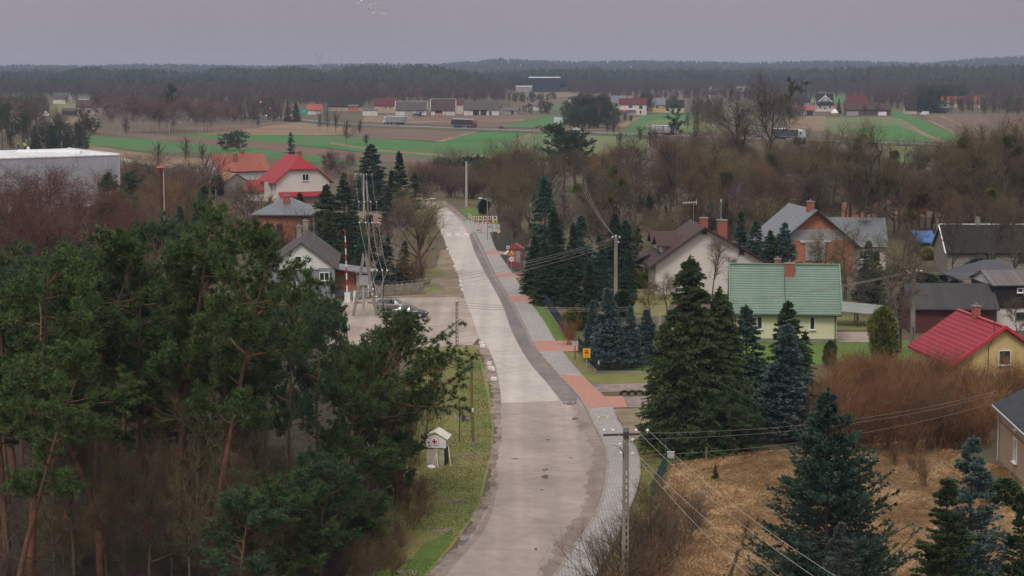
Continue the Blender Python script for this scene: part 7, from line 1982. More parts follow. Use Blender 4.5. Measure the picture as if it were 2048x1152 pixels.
# undergrowth in the forest
UG = 'leafless mossy undergrowth bush on the forest floor'
for i in range(56):
    px = RNG.uniform(-20, 760); ba = RNG.uniform(930, 1230) if i % 3 else RNG.uniform(760, 960)
    place('shrub', px, ba, ba - scl(ba) * RNG.uniform(1.3, 3.6), UG, 'undergrowth bushes in the pine forest', name='shrub', cat='shrub', tw=[TW_OLIVE, TW_PURP, TW_BROWN, TW_OLIVE, TW_GREY][i % 5], w=1.2)
for i, (px, ba, tp) in enumerate([(110, 1180, 930), (215, 1190, 960), (300, 1195, 900), (380, 1200, 950), (460, 1190, 930), (20, 1170, 930), (530, 1200, 980), (270, 1090, 850), (180, 1080, 850), (420, 1110, 870), (340, 1080, 830), (150, 1150, 800), (395, 1140, 760), (330, 1010, 560), (520, 1120, 820), (250, 1170, 880), (70, 1010, 700), (430, 1030, 600), (560, 1140, 860), (345, 1180, 920), (140, 960, 640)]):
    place('bare_spread', px, ba, tp, 'thin mossy leafless tree growing between the pine trunks', 'leafless trees between the pines', tw=[TW_OLIVE, TW_BROWN, TW_GREY][i % 3], bark=GBARK, w=0.8)
SH = 'brown leafless shrub along the forest edge beside the verge'
for px, ba in ((700, 1150), (740, 1165), (775, 1130), (800, 1095), (825, 1060), (850, 1030), (660, 1160), (760, 1080), (715, 1110), (790, 1150), (838, 1005), (812, 1020)):
    place('shrub', px, ba, ba - scl(ba) * RNG.uniform(1.6, 2.8), SH, 'shrubs along the forest edge', name='shrub', cat='shrub', tw=TW_BROWN if RNG.random() < .6 else TW_PURP)
for px, ba, tp, lb in ((805, 1000, 800, 'slender leafless sapling leaning beside the white hut'), (825, 930, 740, 'olive leafless sapling behind the white hut'), (770, 900, 720, 'leafless sapling under the wide pine'), (855, 880, 730, 'slim leafless bush between hut and wooden pole'), (790, 960, 790, 'thin olive sapling among pine branches')):
    place('shrub', px, ba, tp, lb, tw=TW_OLIVE, cat='shrub', w=.55)

# conifers left of the road
L_ = [('spruce', 410, 500, 370, 'dark spruce by the terrace of the red roofed shed'), ('spruce', 362, 500, 412, 'smaller dark spruce beside the siren mast'), ('spruce', 602, 478, 385, 'narrow spruce in front of the pyramid roof'), ('spruce', 652, 520, 368, 'slim spruce before the large cream house'),
      ('spruce', 690, 520, 358, 'broad spruce beside the four-wire line'), ('spruce', 745, 420, 288, 'tall twin spruce behind the four-wire line'), ('spruce', 728, 410, 318, 'shorter half of the twin spruce'), ('spruce', 802, 440, 303, 'tallest spruce beside the bend of the road'), ('spruce', 828, 452, 345, 'dark spruce touching the road bend'),
      ('spruce', 783, 450, 340, 'spruce behind the birch at the road bend'), ('spruce', 583, 330, 264, 'lone spruce above the bright red roof'), ('spruce', 775, 575, 470, 'dark spruce behind the picket fence'), ('spruce', 810, 570, 480, 'low dark spruce under the olive willow'), ('blue_spruce', 760, 572, 512, 'bluish spruce behind the picket fence'),
      ('spruce', 740, 520, 430, 'spruce hidden behind the transformer frame'), ('spruce', 660, 540, 420, 'dark spruce rising behind the mint house roof'), ('spruce', 700, 545, 440, 'dark spruce close behind the raised barrier'), ('spruce', 725, 560, 470, 'lowest spruce among those behind the barrier')]
for kd, px, ba, tp, lb in L_: place(kd, px, ba, tp, lb, w=1.42)
for px, ba, tp, lb in ((428, 392, 357, 'trimmed dark thuja cone beside the stone outbuilding'), (440, 394, 350, 'taller thuja cone beside the stone outbuilding')):
    place('thuja_slim', px, ba, tp, lb, leaf=SPRUCE)
for i, (px, ba, tp) in enumerate([(88, 305, 258), (104, 303, 246), (120, 302, 252), (136, 303, 262), (152, 304, 256), (70, 300, 250), (165, 306, 270)]):
    place('spruce' if i % 2 else 'far_conifer', px, ba, tp, 'dark conifer in the clump behind the metal hall', 'conifers behind the hall', name='spruce_tree', w=1.1)
for i, (px, ba, tp) in enumerate([(5, 300, 217), (28, 305, 214), (-15, 310, 220), (48, 300, 232)]):
    place('pine', px, ba, tp, 'tall dark pine on long bare trunk behind the hall', 'pines behind the hall', w=1.0)
place('pine_low', 245, 470, 352, 'dark green pine in front of the hall corner', w=1.1, leaf=SPRUCE)
place('pine_low', 220, 520, 400, 'pine standing at the red wood edge below the hall', w=1.2, leaf=PINE)
for px, ba, tp, lb in ((478, 300, 268, 'dark bushy evergreen behind the white house'), (455, 302, 272, 'smaller evergreen behind the white house'), (183, 268, 240, 'dark conifer pair under the long pink house'), (170, 268, 246, 'lower conifer under the long pink house'), (655, 335, 312, 'round green bush behind the bright red roof'), (508, 238, 226, 'dark bush under the junction cars')):
    place('far_conifer', px, ba, tp, lb, name='evergreen_bush', cat='bush', w=1.7)
# willow and bare trees left of the road
place('willow', 846, 556, 410, 'olive leafless willow spreading over the road', w=1.25, rz=0.0)
place('birch', 790, 565, 395, 'white stemmed birch behind the olive willow', w=.8)
place('thicket', 825, 572, 500, 'reddish brown thicket behind the picket fence', name='shrub', cat='shrub', tw=TW_BROWN, w=1.6)
place('thicket', 800, 570, 525, 'olive thicket by the picket fence post', name='shrub', cat='shrub', tw=TW_OLIVE, w=1.2)
for i, (px, ba, tp) in enumerate([(470, 480, 380), (500, 490, 360), (520, 470, 370), (450, 500, 400), (540, 440, 380), (430, 520, 420), (395, 500, 410), (490, 520, 430), (340, 480, 370), (310, 470, 380), (355, 470, 390), (280, 470, 390), (295, 450, 360), (330, 450, 370), (265, 430, 345)]):
    place('bare' if i % 2 else 'bare_spread', px, ba, tp, 'leafless brown tree between the siren mast and the red roofs', 'leafless trees before the red roofs', tw=[TW_BROWN, TW_GREY, TW_ORANGE][i % 3], w=1.0)
for px, ba, tp, lb in ((200, 460, 340, 'grey leafless tree in front of the hall wall'), (318, 345, 272, 'round leafless tree on the edge of the wheat field'), (252, 273, 228, 'single leafless tree standing on the field bank'), (372, 330, 265, 'thin leafless tree in front of the green field'), (405, 330, 278, 'pale thin tree near the white house gable')):
    place('bare', px, ba, tp, lb, tw=TW_GREY, w=1.1)
for i, (px, ba, tp) in enumerate([(265, 375, 318), (290, 380, 310), (320, 385, 330), (345, 370, 325), (370, 375, 330), (300, 400, 345), (250, 400, 340), (330, 410, 355), (380, 400, 345), (360, 420, 360), (290, 425, 370)]):
    place('thicket', px, ba, tp, 'leafless brown scrub in the hollow beside the metal hall', 'scrub beside the hall', name='shrub', cat='shrub', tw=TW_BROWN if i % 2 else TW_GREY, w=2.2)
for px, ba, tp, lb in ((690, 400, 300, 'birch with white crooked limbs behind the twin spruce'), (668, 400, 290, 'thin birch beside the cream house'), (705, 420, 340, 'leafless tree before the twin spruce')):
    place('birch', px, ba, tp, lb, mist=1, w=.9)
# central thicket behind the bend
for i in range(34):
    px = RNG.uniform(835, 1010); ba = RNG.uniform(350, 410)
    place('thicket' if i % 3 else 'bare', px, ba, ba - RNG.uniform(30, 55), 'leafless brown scrub behind the bend of the road', 'scrub behind the road bend', name='shrub', cat='shrub', tw=[TW_BROWN, TW_GREY, TW_PURP][i % 3], w=1.8)
for i, (px, ba, tp) in enumerate([(880, 365, 318), (905, 368, 322), (940, 372, 320), (955, 372, 318), (965, 385, 330), (985, 372, 318), (918, 350, 326)]):
    place('pine_low', px, ba, tp, 'small green pine in the scrub behind the road bend', 'pines behind the road bend', w=1.0)
place('thuja_slim', 968, 430, 398, 'dark bush beside the bright verge at the bend', leaf=SPRUCE, name='evergreen_bush', cat='bush', w=2)

# right of the road: garden spruces
R2 = [('spruce', 1092, 585, 353, 'tallest spruce standing beside the pavement'), ('spruce', 1070, 590, 470, 'spruce leaning out over the glazed hut'), ('spruce', 1112, 605, 420, 'broad dark spruce behind the navy fence'), ('spruce', 1145, 615, 445, 'spruce second behind the navy fence'), ('spruce', 1090, 610, 480, 'low spruce over the navy fence end'),
      ('spruce', 1180, 660, 520, 'brown tinged spruce before the garden pole'), ('blue_spruce', 1218, 738, 575, 'blue spruce rising behind the yellow sign'), ('blue_spruce', 1184, 722, 600, 'blue spruce at the garden fence corner'), ('blue_spruce', 1262, 735, 610, 'smaller blue spruce beside the yellow sign garden'), ('blue_spruce', 1292, 725, 618, 'blue spruce in front of the concrete panel fence'),
      ('spruce', 1250, 575, 440, 'dark spruce behind the garden pole'), ('spruce', 1228, 560, 425, 'dark spruce left of the porch'), ('spruce', 1275, 560, 450, 'spruce beside the porch of the cream house'), ('spruce', 1160, 560, 430, 'shaded spruce deep in the garden'), ('spruce', 1200, 600, 470, 'spruce behind the brown tinged one'), ('spruce', 1255, 600, 500, 'low spruce over the bright lawn'),
      ('spruce_full', 1380, 905, 508, 'great dark spruce in front of the cream house'), ('spruce_full', 1440, 900, 575, 'broad olive spruce beside the great dark one'), ('spruce_full', 1330, 890, 640, 'wide spruce skirt reaching over the driveway'), ('spruce', 1492, 845, 610, 'slim spruce before the yellow wall with small windows'),
      ('blue_spruce', 1565, 885, 645, 'tall blue spruce in front of the yellow house'), ('spruce', 1580, 830, 600, 'olive spruce behind the tall blue spruce'), ('spruce', 1606, 820, 660, 'low olive spruce right by the lawn'), ('spruce', 1440, 690, 570, 'bluish dark spruce beside the green roof eave'),
      ('blue_spruce', 1567, 560, 445, 'blue spruce before the grey tiled slope'), ('spruce', 1540, 560, 460, 'dark spruce between the brown and grey roofs'), ('spruce', 1510, 540, 440, 'dark spruce behind the brown roof'), ('spruce', 1480, 530, 420, 'spruce above the brown roof eave'), ('spruce', 1755, 620, 500, 'dark spruce next to the white wing'), ('spruce', 1735, 600, 480, 'bluish tree in front of the grey tiled wing')]
for kd, px, ba, tp, lb in R2: place(kd, px, ba, tp, lb, w={'spruce_full': 1.0, 'blue_spruce': 1.08}.get(kd, 1.3))
place('spruce', 1080, 372 + 30, 350, 'small dark spruce beyond the tallest one', w=1.2)
for px, ba, tp, lb in ((1365, 905, 795, 'bluish low pine at the meadow edge'), (1400, 912, 800, 'bushy blue green pine by the meadow post'), (1462, 912, 790, 'broad blue green pine before the great spruce'), (1500, 905, 815, 'low pine beside the tall blue spruce'), (1345, 900, 820, 'low pine behind the green fence')):
    place('pine_low', px, ba, tp, lb, leaf=PINE2, w=1.15)
place('thuja', 1765, 728, 612, 'yellow green thuja beside the concrete pole')
place('thuja', 1660, 735, 680, 'dark round thuja at the corner of the lawn', leaf=SPRUCE)
place('thuja_slim', 1245, 640, 580, 'clipped dark thuja on the bright garden lawn', leaf=SPRUCE, w=1.8)
place('evergreen', 1150, 660, 615, 'yellowish round bush behind the navy fence', leaf=THUJA, cat='bush', w=1.3)
place('thicket', 1140, 690, 640, 'orange leafless bush at the navy fence end', name='shrub', cat='shrub', tw=TW_ORANGE, w=1.2)
for px, ba, lb in ((1265, 562, 'bright golden bush on the garden lawn'), (1285, 575, 'golden low hedge by the porch'), (1855, 520, 'golden bush near the blue tarpaulin shed')):
    place('evergreen', px, ba, ba - 26, lb, leaf=leafmat('golden leaves', (.2, .22, .03), (.33, .33, .06)), cat='bush', w=1.6)
# foreground conifers at the lower right
place('spruce_near', 1650, 1205, 772, 'big layered spruce standing in the dry meadow', w=.95, rz=.5)
place('blue_spruce_near', 1935, 1190, 868, 'blue spruce beside the tan brick house', w=1.15)
place('spruce_young', 1895, 1230, 955, 'olive spruce with hanging cones before the blue spruce', w=1.3)
place('blue_spruce_near', 1680, 1260, 1040, 'grey blue young spruce in front of the big layered spruce', w=1.1, leaf=leafmat('grey blue needles', (.07, .09, .078), (.14, .165, .145)))
place('spruce_young', 2040, 1215, 980, 'dark cypress-like spruce in the lower frame corner', w=1.3, leaf=SPRUCE)
place('evergreen', 1740, 1130, 1065, 'small green juniper under the big layered spruce', cat='bush')
place('evergreen', 2010, 1010, 955, 'low green juniper below the brick house wall', cat='bush', w=1.6)
place('spruce_young', 1431, 962, 930, 'knee-high green pine alone in the dry meadow', name='pine_tree', w=1.2)
r = thing('broken_trunk', 'broken bent grey trunk sticking out of the dry meadow', 'dead tree', G(1458, 1160))
b = MB(); b.tube([(0, 0, 0), (.15, 0, .6), (.4, 0, 1.3), (.5, 0, 1.75), (.75, 0, 1.9), (1.1, 0, 1.85)], [.12, .11, .1, .1, .07, .03], 8); b.tube([(.8, 0, 1.9), (.85, 0, 2.4), (.8, 0, 2.9)], [.03, .02, .01], 5); b.build('trunk', GBARK, r)
# shrubs at the pavement and meadow
for i, (px, ba, tp) in enumerate([(1290, 1130, 1000), (1320, 1150, 1010), (1275, 1170, 1030), (1345, 1120, 1010), (1240, 1180, 1050), (1370, 1090, 990), (1310, 1190, 1070), (1395, 1060, 985), (1225, 1200, 1060), (1340, 1040, 950)]):
    place('shrub', px, ba, tp, 'dense grey leafless bush between pavement and dry meadow', 'bushes behind the pavement', tw=TW_GREY if i % 3 else TW_BROWN, cat='shrub', w=1.1)
place('bare_spread', 1305, 1160, 975, 'crooked small leafless tree behind the slotted pole', w=.9, tw=TW_GREY, bark=DBARK)
for px, ba, tp, lb in ((1848, 975, 905, 'tiny leafless sapling in the dry meadow'), (1825, 945, 905, 'thin sapling at the scrub edge'), (1790, 935, 890, 'sapling between meadow and thicket'), (1490, 1080, 1030, 'small dead stalk bush in the meadow')):
    place('shrub', px, ba, tp, lb, tw=TW_BROWN, cat='shrub', w=.8)
# orange-brown thicket
TW_RUSSET = twig('russet twigs', (0.13, 0.06, 0.032), (0.235, 0.115, 0.055))
TH_ = 'orange brown leafless thicket bush below the crimson roof'
n = 0
for row, (ba, hh) in enumerate(((905, 4.6), (880, 4.8), (855, 4.8), (830, 4.6), (805, 4.4), (785, 4.0))):
    for px in range(1650 + 9 * row, 2060, 34):
        if px > 1985 and ba > 860: continue
        x = px + RNG.uniform(-10, 10); y = ba + RNG.uniform(-8, 8)
        place('thicket', x, y, y - scl(y) * hh * RNG.uniform(.6, 1.15), TH_, 'thicket below the crimson roof', name='shrub', cat='shrub', tw=RNG.choice([TW_ORANGE, TW_ORANGE, TW_ORANGE, TW_RUSSET] if row > 2 else [TW_RUSSET, TW_BROWN, TW_RUSSET, TW_ORANGE]), w=1.1)
for px, ba, tp, lb in ((1690, 790, 700, 'reddish thicket next to the dark round thuja'), (1640, 880, 760, 'brown thicket by the big layered spruce')):
    place('thicket', px, ba, tp, lb, name='shrub', cat='shrub', tw=TW_BROWN, w=1.3)
# trees round the right houses
for px, ba, tp, lb, t_, w_ in ((1425, 600, 470, 'pale leafless tree against the cream gable wall', TW_GREY, .8), (1470, 600, 510, 'small leafless fruit tree beside the green roof', TW_GREY, .9), (1335, 640, 545, 'brown leafless bush under the cream wall corner', TW_BROWN, 1.3), (1300, 650, 565, 'leafless shrubby tree before the porch', TW_BROWN, 1.3),
                               (1640, 600, 465, 'olive leafless tree before the brick gable', TW_OLIVE, 1.2), (1690, 600, 450, 'olive leafless tree before the grey tiled wing', TW_OLIVE, 1.2), (1660, 620, 520, 'low olive leafless tree behind the green roof', TW_OLIVE, 1.4), (1715, 640, 530, 'brown leafless tree beside the carport', TW_GREY, 1.2),
                               (1800, 705, 520, 'dark leafless tree leaning on the concrete pole', TW_GREY, 1.0), (1780, 640, 470, 'tall leafless tree with ivy near the white wing', TW_OLIVE, 1.1), (1820, 600, 450, 'leafless tree in front of the blue tarpaulin', TW_GREY, 1.0), (1905, 560, 420, 'leafless tree before the pale block barn', TW_GREY, .9), (1980, 570, 400, 'slim leafless tree crossing the mossy black roof', TW_GREY, .8), (2030, 575, 410, 'leafless tree at the end of the mossy black roof', TW_GREY, .9),
                               (2035, 690, 590, 'small leafless tree before the black boarded barn', TW_GREY, .9)):
    place('bare' if w_ < 1 else 'bare_spread', px, ba, tp, lb, tw=t_, w=w_, bark=DBARK if t_ is TW_GREY else GBARK, mist=0)
for px, ba, tp, lb in ((1850, 600, 545, 'dark evergreen bush below the block barn'), (1880, 590, 550, 'low evergreen hedge before the block barn'), (1960, 560, 515, 'dark holly bush against the block barn'), (1910, 600, 560, 'evergreen bush beside the grey hip roof'), (1790, 560, 530, 'dark bush under the tall ivy tree')):
    place('evergreen', px, ba, tp, lb, cat='bush', w=1.7, leaf=SPRUCE)
# wooded belt between gardens and highway
BELT = [(1000, 430, 290), (1030, 420, 300), (1060, 400, 305), (1015, 470, 330), (1040, 460, 340), (1060, 480, 350), (1000, 410, 320), (1045, 520, 400), (1025, 500, 380)]
for i, (px, ba, tp) in enumerate(BELT):
    place('bare' if i % 2 else 'bare_spread', px, ba, tp, 'brown leafless tree on the bank behind the striped barriers', 'leafless trees on the bank', tw=[TW_BROWN, TW_GREY, TW_OLIVE][i % 3], w=1.1)
place('pine_wide', 1150, 380, 262, 'large dark rounded pine above the bare wood', var=0, w=1.5, rz=2.2, leaf=SPRUCE)
place('pine', 1168, 385, 272, 'second dark pine in the rounded clump', var=4, w=1.7, leaf=SPRUCE)
place('pine', 1128, 385, 280, 'third dark pine in the rounded clump', var=4, w=1.7, leaf=SPRUCE)
place('bare_spread', 1155, 400, 300, 'grey leafless tree before the large rounded pine', tw=TW_GREY, w=1.3)
place('pine', 1352, 300, 216, 'dark lone pine standing above the highway', var=4, w=1.1, leaf=SPRUCE)
place('spruce', 1391, 300, 222, 'slim dark spruce beside the lone pine', w=1.0)
big = [(1895, 500, 285, 'dark mistletoe oak first of the group at the wood end', 4, TW_GREY), (1950, 510, 262, 'tall leafless oak in the middle of the group at the wood end', 3, TW_OLIVE), (2012, 505, 252, 'tallest mistletoe tree of the group at the frame edge', 5, TW_GREY), (2060, 490, 255, 'leafless tree cut off by the frame edge', 3, TW_BROWN), (1730, 480, 262, 'forked grey tree above the grey tiled wing', 2, TW_GREY), (1665, 450, 262, 'broad leafless tree before the pale wheat field', 2, TW_OLIVE), (1810, 480, 290, 'broad leafless tree above the blue tarpaulin', 1, TW_GREY), (1340, 450, 262, 'broad leafless tree behind the dark slope of the cream house', 0, TW_BROWN), (1270, 460, 285, 'broad grey leafless tree behind the garden pole', 1, TW_GREY), (1420, 440, 240, 'broad leafless tree before the black branched oak', 0, TW_OLIVE), (1215, 470, 330, 'leafless tree with bright mistletoe above the spruces', 5, TW_OLIVE), (1480, 390, 183, 'tall black branched oak standing above the wood', 0, TW_GREY), (1535, 380, 155, 'tall leafless tree entwined with the dark open pine', 0, TW_GREY), (1180, 460, 340, 'spreading tree with yellow mistletoe clumps', 4, TW_GREY),
       (1550, 430, 290, 'gnarled tree heavy with mistletoe above the brick house', 6, TW_OLIVE), (1640, 430, 270, 'gnarled tree with dark mistletoe before the green field', 6, TW_OLIVE), (1700, 470, 255, 'gnarled tall tree with several mistletoe balls', 6, TW_GREY), (1760, 480, 262, 'tall tree with brown top above the wing', 4, TW_OLIVE), (1850, 470, 300, 'bare arching tree before the pale field', 1, TW_GREY), (1930, 480, 270, 'dense reddish topped tree at the wood end', 4, TW_BROWN),
       (1990, 470, 265, 'gnarled dark tree with mistletoe near the frame edge', 5, TW_GREY), (2040, 500, 260, 'dark tree crowned with mistletoe at the frame edge', 5, TW_OLIVE), (1890, 440, 300, 'gnarled tree with mistletoe in front of the brown gable', 4, TW_GREY), (1600, 400, 265, 'leafless tree behind the mistletoe oak', 3, TW_GREY)]
for px, ba, tp, lb, m_, t_ in big:
    place('bare_spread', px, ba, tp, lb, tw=t_, bark=DBARK, mist=m_, w=.95)
place('pine_sparse', 1536, 330, 153, 'dark open pine crown rising above the tallest leafless tree', w=.8, leaf=SPRUCE, bark=DBARK)
for i in range(190):
    px = RNG.uniform(1185, 2080); ba = RNG.uniform(345, 470)
    if 1780 < px < 1930 and ba < 400: ba += 70
    hgt = RNG.uniform(8.5, 14); tp = ba - hgt * scl(ba)
    lim = np.interp(px, [1180, 1230, 1290, 1400, 1470, 1560, 1650, 1780, 1850, 1930, 2080], [300, 275, 255, 245, 220, 265, 275, 300, 345, 285, 270])
    tp = max(tp, lim + RNG.uniform(0, 25))
    place(['bare', 'bare_spread', 'bare_tall', 'birch'][i % 4 if i % 8 else 3], px, ba, tp, 'leafless tree in the dense brown wood before the highway', 'leafless wood before the highway',
          tw=[TW_BROWN, TW_GREY, TW_ORANGE, TW_OLIVE, TW_GREY, TW_PURP, TW_BROWN][i % 7], bark=[DBARK, GBARK, DBARK][i % 3] if i % 8 else None, w=RNG.uniform(1.0, 1.35), mist=1 if RNG.random() < .22 else 0)
for i in range(60):
    px = RNG.uniform(1190, 1650); ba = RNG.uniform(420, 530)
    place('thicket' if i % 2 else 'bare', px, ba, ba - RNG.uniform(45, 85), 'leafless brown tree crowding behind the right-hand gardens', 'leafless trees behind the gardens', name='bare_tree', tw=[TW_BROWN, TW_GREY, TW_OLIVE][i % 3], w=1.5 if i % 2 else 1.1)
place('birch', 1470, 470, 340, 'slim birch with pale forked trunk above the brown roof', w=.7)
for px, ba, tp in ((1300, 450, 390), (1420, 460, 400), (1385, 470, 395), (1330, 480, 410), (1450, 480, 400)):
    place('spruce', px, ba, tp, 'dark spruce in the shade behind the brown roof', 'spruces behind the brown roof', w=1.2)
# far trees beyond the highway
for i, (px, ba, tp) in enumerate([(240, 268, 205), (262, 266, 200), (280, 266, 198), (300, 264, 195), (318, 265, 196), (335, 264, 198), (350, 266, 192), (365, 264, 200), (225, 262, 210), (210, 258, 205), (378, 262, 206), (292, 262, 188), (398, 266, 198), (415, 262, 200), (434, 264, 196), (452, 262, 200), (468, 256, 205), (340, 262, 182), (272, 262, 190), (195, 255, 205)]):
    place('birch', px, ba, tp, 'reddish leafless birch in the rows beyond the wheat field', 'birches beyond the wheat field', tw=TW_RED if i % 2 else TW_PURP, w=1.1)
place('pine', 342, 262, 174, 'dark round pine crown above the reddish birches', w=.75, var=1, leaf=SPRUCE)
for i, (px, ba, tp) in enumerate([(490, 252, 195), (506, 256, 185), (548, 250, 190), (562, 250, 200), (530, 240, 188), (578, 246, 196), (520, 236, 190), (480, 240, 190)]):
    place('bare_tall', px, ba, tp, 'thin leafless tree around the far junction', 'leafless trees at the far junction', tw=TW_GREY if i % 2 else TW_BROWN, w=1.1)
for px, ba, tp, lb in ((575, 244, 200, 'dark spruce near the teal sign'), (592, 244, 203, 'second dark spruce near the teal sign')):
    place('spruce', px, ba, tp, lb)
for px, ba, tp, lb, w_ in ((693, 288, 228, 'round dark leafless tree beside the grey curtain truck', 1.5), (655, 265, 200, 'reddish leafless tree before the long dark barn', 1.3), (672, 268, 210, 'grey leafless tree before the long dark barn', 1.2), (720, 270, 235, 'low edge of the round dark tree', 1.4), (640, 262, 215, 'thin leafless tree near the rust roof', 1.1), (732, 292, 262, 'tiny sapling on the wheat field path', .7)):
    place('bare', px, ba, tp, lb, tw=TW_BROWN if 'reddish' in lb else TW_GREY, w=w_)
for i in range(30):
    px = RNG.uniform(780, 970) if i < 20 else RNG.uniform(560, 780); ba = RNG.uniform(203, 216)
    place('birch' if i % 2 else 'bare_tall', px, ba, ba - RNG.uniform(26, 46), 'reddish leafless tree rising behind the row of barns', 'leafless trees behind the barns', tw=[TW_RED, TW_PURP, TW_BROWN][i % 3], w=1.2)
for i in range(40):
    px = RNG.uniform(20, 520) if i % 2 else RNG.uniform(1230, 2080); ba = RNG.uniform(196, 212)
    place('bare_tall' if i % 3 else 'birch', px, ba, ba - RNG.uniform(18, 34), 'small leafless tree in front of the far forest', 'leafless trees before the far forest', tw=[TW_GREY, TW_PURP, TW_BROWN][i % 3], w=1.3)
# dark grove by the highway
for i, (px, ba, tp) in enumerate([(1140, 256, 212), (1158, 257, 204), (1178, 257, 203), (1198, 257, 203), (1215, 256, 212), (1226, 254, 222), (1168, 258, 218), (1188, 258, 220), (1150, 258, 226)]):
    place('far_conifer', px, ba, tp, 'dense dark evergreen in the rounded grove by the highway', 'dark grove by the highway', name='evergreen_tree', w=1.25, leaf=SPRUCE if i % 2 else PINE2)
place('birch', 1198, 258, 200, 'pale thin birch in front of the dark grove', w=.7)
for i, (px, ba, tp) in enumerate([(1060, 228, 211), (1085, 229, 205), (1095, 229, 207), (1050, 226, 213), (1030, 205, 190), (1045, 206, 192), (1065, 206, 190), (1290, 226, 190), (1298, 227, 200), (1345, 220, 196)]):
    place('far_conifer', px, ba, tp, 'dark evergreen among the scattered far houses', 'evergreens among the far houses', name='evergreen_tree', w=.9)
for i, (px, ba, tp) in enumerate([(1236, 250, 222), (1250, 244, 222), (1262, 246, 226), (1215, 268, 232), (1228, 272, 228), (1280, 290, 245), (1300, 300, 240), (1310, 305, 250), (1240, 300, 255), (1385, 240, 190), (1402, 244, 186), (1420, 246, 190), (1390, 260, 200), (1440, 250, 195), (1375, 262, 215), (1575, 240, 195), (1560, 236, 190), (1590, 250, 205)]):
    place('bare_tall' if i % 2 else 'bare', px, ba, tp, 'hazy leafless tree near the houses beyond the highway', 'leafless trees by the far houses', tw=[TW_GREY, TW_BROWN, TW_RED][i % 3], w=1.15)
for i, (px, ba, tp) in enumerate([(1845, 222, 178), (1860, 226, 172), (1876, 226, 184), (1888, 226, 186), (1838, 224, 192), (1900, 212, 175), (1915, 210, 176), (1870, 212, 175), (1850, 212, 174)]):
    place('far_conifer' if i > 4 else 'spruce', px, ba, tp, 'dark fir in the clump before the bright red far roof', 'firs before the red far roof', name='fir_tree', w=1.5)
place('spruce', 1677, 228, 197, 'slim spruce between villa and mansard house')
for i, (px, ba, tp) in enumerate([(1765, 226, 190), (1780, 224, 192), (1795, 222, 194), (1810, 224, 200), (1925, 230, 200), (1945, 230, 196), (1968, 230, 192), (1990, 231, 192), (2015, 230, 190), (2035, 232, 192), (1700, 230, 200), (1730, 231, 205), (1755, 231, 205), (1622, 200, 175), (1633, 200, 172)]):
    place('bare', px, ba, tp, 'leafless garden tree along the far farmyards', 'leafless trees along the far farmyards', tw=[TW_GREY, TW_PURP][i % 2], w=1.25)
place('bare', 1962, 305, 232, 'round purple brown tree standing over the highway', tw=TW_PURP, w=1.2)
place('bare', 1985, 310, 250, 'lower purple brown tree beside the round one', tw=TW_PURP, w=1.2)
for px, ba, tp in ((2018, 226, 190), (2030, 225, 198)):
    place('far_pine', px, ba, tp, 'dark pine beside the grey far house', 'pines beside the grey far house', name='pine_tree', w=.7)

# denser trees filling the middle distance
for i in range(26):
    px = RNG.uniform(195, 480); ba = RNG.uniform(258, 268)
    place('birch', px, ba, ba - RNG.uniform(45, 78) * (1 if px < 385 else .8), 'reddish leafless birch in the rows beyond the wheat field', 'birches beyond the wheat field', tw=[TW_RED, TW_PURP, TW_BROWN][i % 3], w=1.0)
for i in range(46):
    px = RNG.uniform(-20, 560); ba = RNG.uniform(215, 262)
    if 95 < px < 240 and ba > 225: px += 250
    place(['bare_tall', 'bare', 'birch'][i % 3], px, ba, ba - RNG.uniform(28, 50), 'hazy leafless tree scattered over the far scrubland', 'leafless trees of the far scrubland', tw=[TW_GREY, TW_BROWN, TW_PURP][i % 3], w=1.25)
for i in range(22):
    px = RNG.uniform(-30, 180); ba = RNG.uniform(282, 305)
    place(['bare_tall', 'bare'][i % 2], px, ba, ba - RNG.uniform(50, 85), 'dark leafless tree in the wood behind the metal hall', 'leafless wood behind the hall', tw=TW_GREY if i % 2 else TW_PURP, bark=DBARK, w=1.2)
for i in range(28):
    px = RNG.uniform(250, 420); ba = RNG.uniform(395, 500)
    place(['thicket', 'bare', 'bare_spread'][i % 3], px, ba, ba - RNG.uniform(50, 95), 'leafless brown tree in the hollow by the siren mast', 'leafless trees by the siren mast', name='bare_tree', tw=[TW_BROWN, TW_GREY, TW_OLIVE, TW_PURP][i % 4], w=1.4 if i % 3 == 0 else 1.1)
for i in range(30):
    px = RNG.uniform(440, 780); ba = RNG.uniform(470, 560)
    place(['thicket', 'bare'][i % 2], px, ba, ba - RNG.uniform(40, 85), 'leafless brown garden tree among the houses by the yard', 'leafless garden trees by the yard', name='bare_tree', tw=[TW_BROWN, TW_GREY, TW_PURP][i % 3], w=1.3 if i % 2 == 0 else 1.0)
for i in range(26):
    px = RNG.uniform(985, 1230); ba = RNG.uniform(370, 500)
    if px < 1030: ba = min(ba, 440)
    place(['bare', 'thicket', 'bare_tall'][i % 3], px, ba, ba - RNG.uniform(60, 105), 'leafless tree of the wood climbing behind the garden spruces', 'leafless wood behind the garden spruces', name='bare_tree', tw=[TW_BROWN, TW_GREY, TW_OLIVE][i % 3], w=1.3)
for i in range(15):
    px = RNG.uniform(1560, 2080); ba = RNG.uniform(440, 545)
    place(['bare', 'bare_spread'][i % 2], px, ba, ba - RNG.uniform(90, 150), 'gnarled grey leafless tree behind the outbuildings', 'gnarled trees behind the outbuildings', tw=[TW_GREY, TW_OLIVE, TW_BROWN][i % 3], bark=DBARK, w=1.1, mist=RNG.choice([0, 0, 1, 2]))
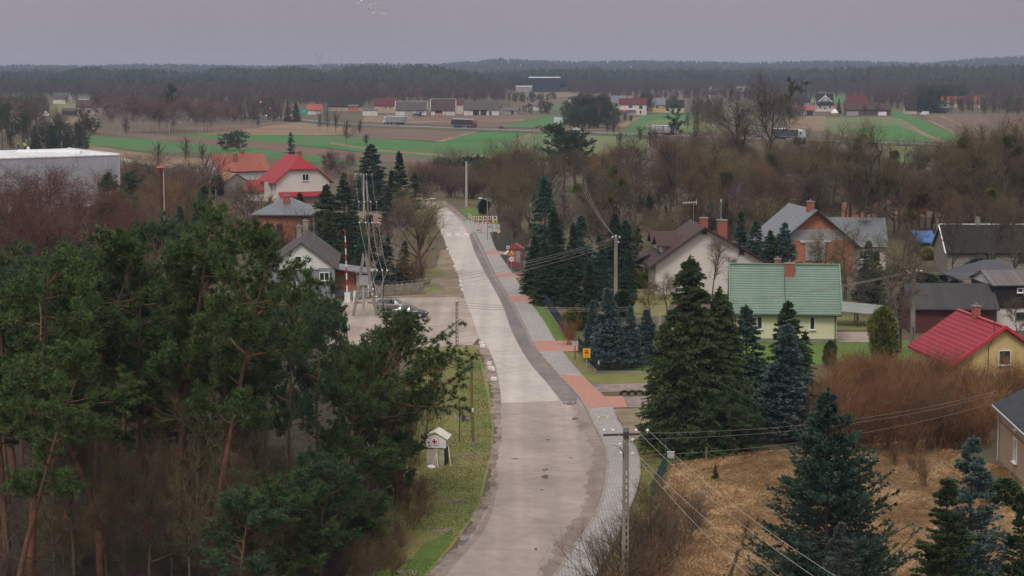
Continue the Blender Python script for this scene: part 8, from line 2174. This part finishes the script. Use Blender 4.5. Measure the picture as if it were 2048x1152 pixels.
for i in range(26):
    px = RNG.uniform(-20, 400); ba = RNG.uniform(840, 1030)
    place('pine', px, ba, ba - scl(ba) * RNG.uniform(12, 15), 'pine standing deeper inside the dark grove', 'pines deeper in the grove', w=1.0)
for i in range(16):
    px = 1872 + i * 13 + RNG.uniform(-8, 8); ba = RNG.uniform(430, 500)
    place(['bare', 'bare_spread'][i % 2], px, ba, RNG.uniform(268, 312), 'dark leafless tree in the dense clump closing the view beyond the barns', 'dense clump beyond the barns', tw=[TW_GREY, TW_OLIVE, TW_BROWN][i % 3], bark=DBARK, w=1.0, mist=RNG.choice([0, 1, 2, 3]))
for i in range(20):
    px = RNG.uniform(1560, 2070); ba = RNG.uniform(196, 232)
    place('bare', px, ba, ba - RNG.uniform(18, 34), 'leafless garden tree along the far farmyards', 'leafless trees along the far farmyards', tw=[TW_GREY, TW_PURP][i % 2], w=1.3)

# leafless trees: the 300 that show largest stand as things, the small far rest as one mass
FINAL[0] = True
LATER.sort(key=lambda q: -q[0])
for _, a_, k_ in LATER[:300]: place(*a_, **k_)
rest = LATER[300:]
RP = np.array([tuple(G(a_[1], a_[2])) for _, a_, k_ in rest]); RH = np.array([k_['h'] for _, a_, k_ in rest])
hill_, hill = hill, (lambda x, y: 0 * x)
o = link('far_leafless_trees', twiggy_mesh('far leafless trees', RP[:, 0], RP[:, 1], RH, np.random.default_rng(9), FARBARE, 150, 0.16))
hill = hill_
tag(o, 'small leafless trees thinly spread over the far fields and farmyards', 'trees', None, 'stuff')

# ------------------------------------------------------------------ haze: one closed box of thin air
b = MB(); b.box((0, 3750, 34.0), (9000, 8700, 70.0))
hz = b.build('haze', [])
hm = bpy.data.materials.new('haze air'); hm.use_nodes = True
hn = hm.node_tree.nodes; hn.clear()
ho_ = hn.new('ShaderNodeOutputMaterial'); hv = hn.new('ShaderNodeVolumePrincipled')
hv.inputs['Color'].default_value = (0.62, 0.71, 0.96, 1)
hv.inputs['Density'].default_value = 0.00012
hv.inputs['Anisotropy'].default_value = 0.1
hm.node_tree.links.new(hv.outputs[0], ho_.inputs['Volume'])
hz.data.materials.append(hm)
tag(hz, 'thin pale winter haze over the whole valley', 'haze', None, 'stuff')
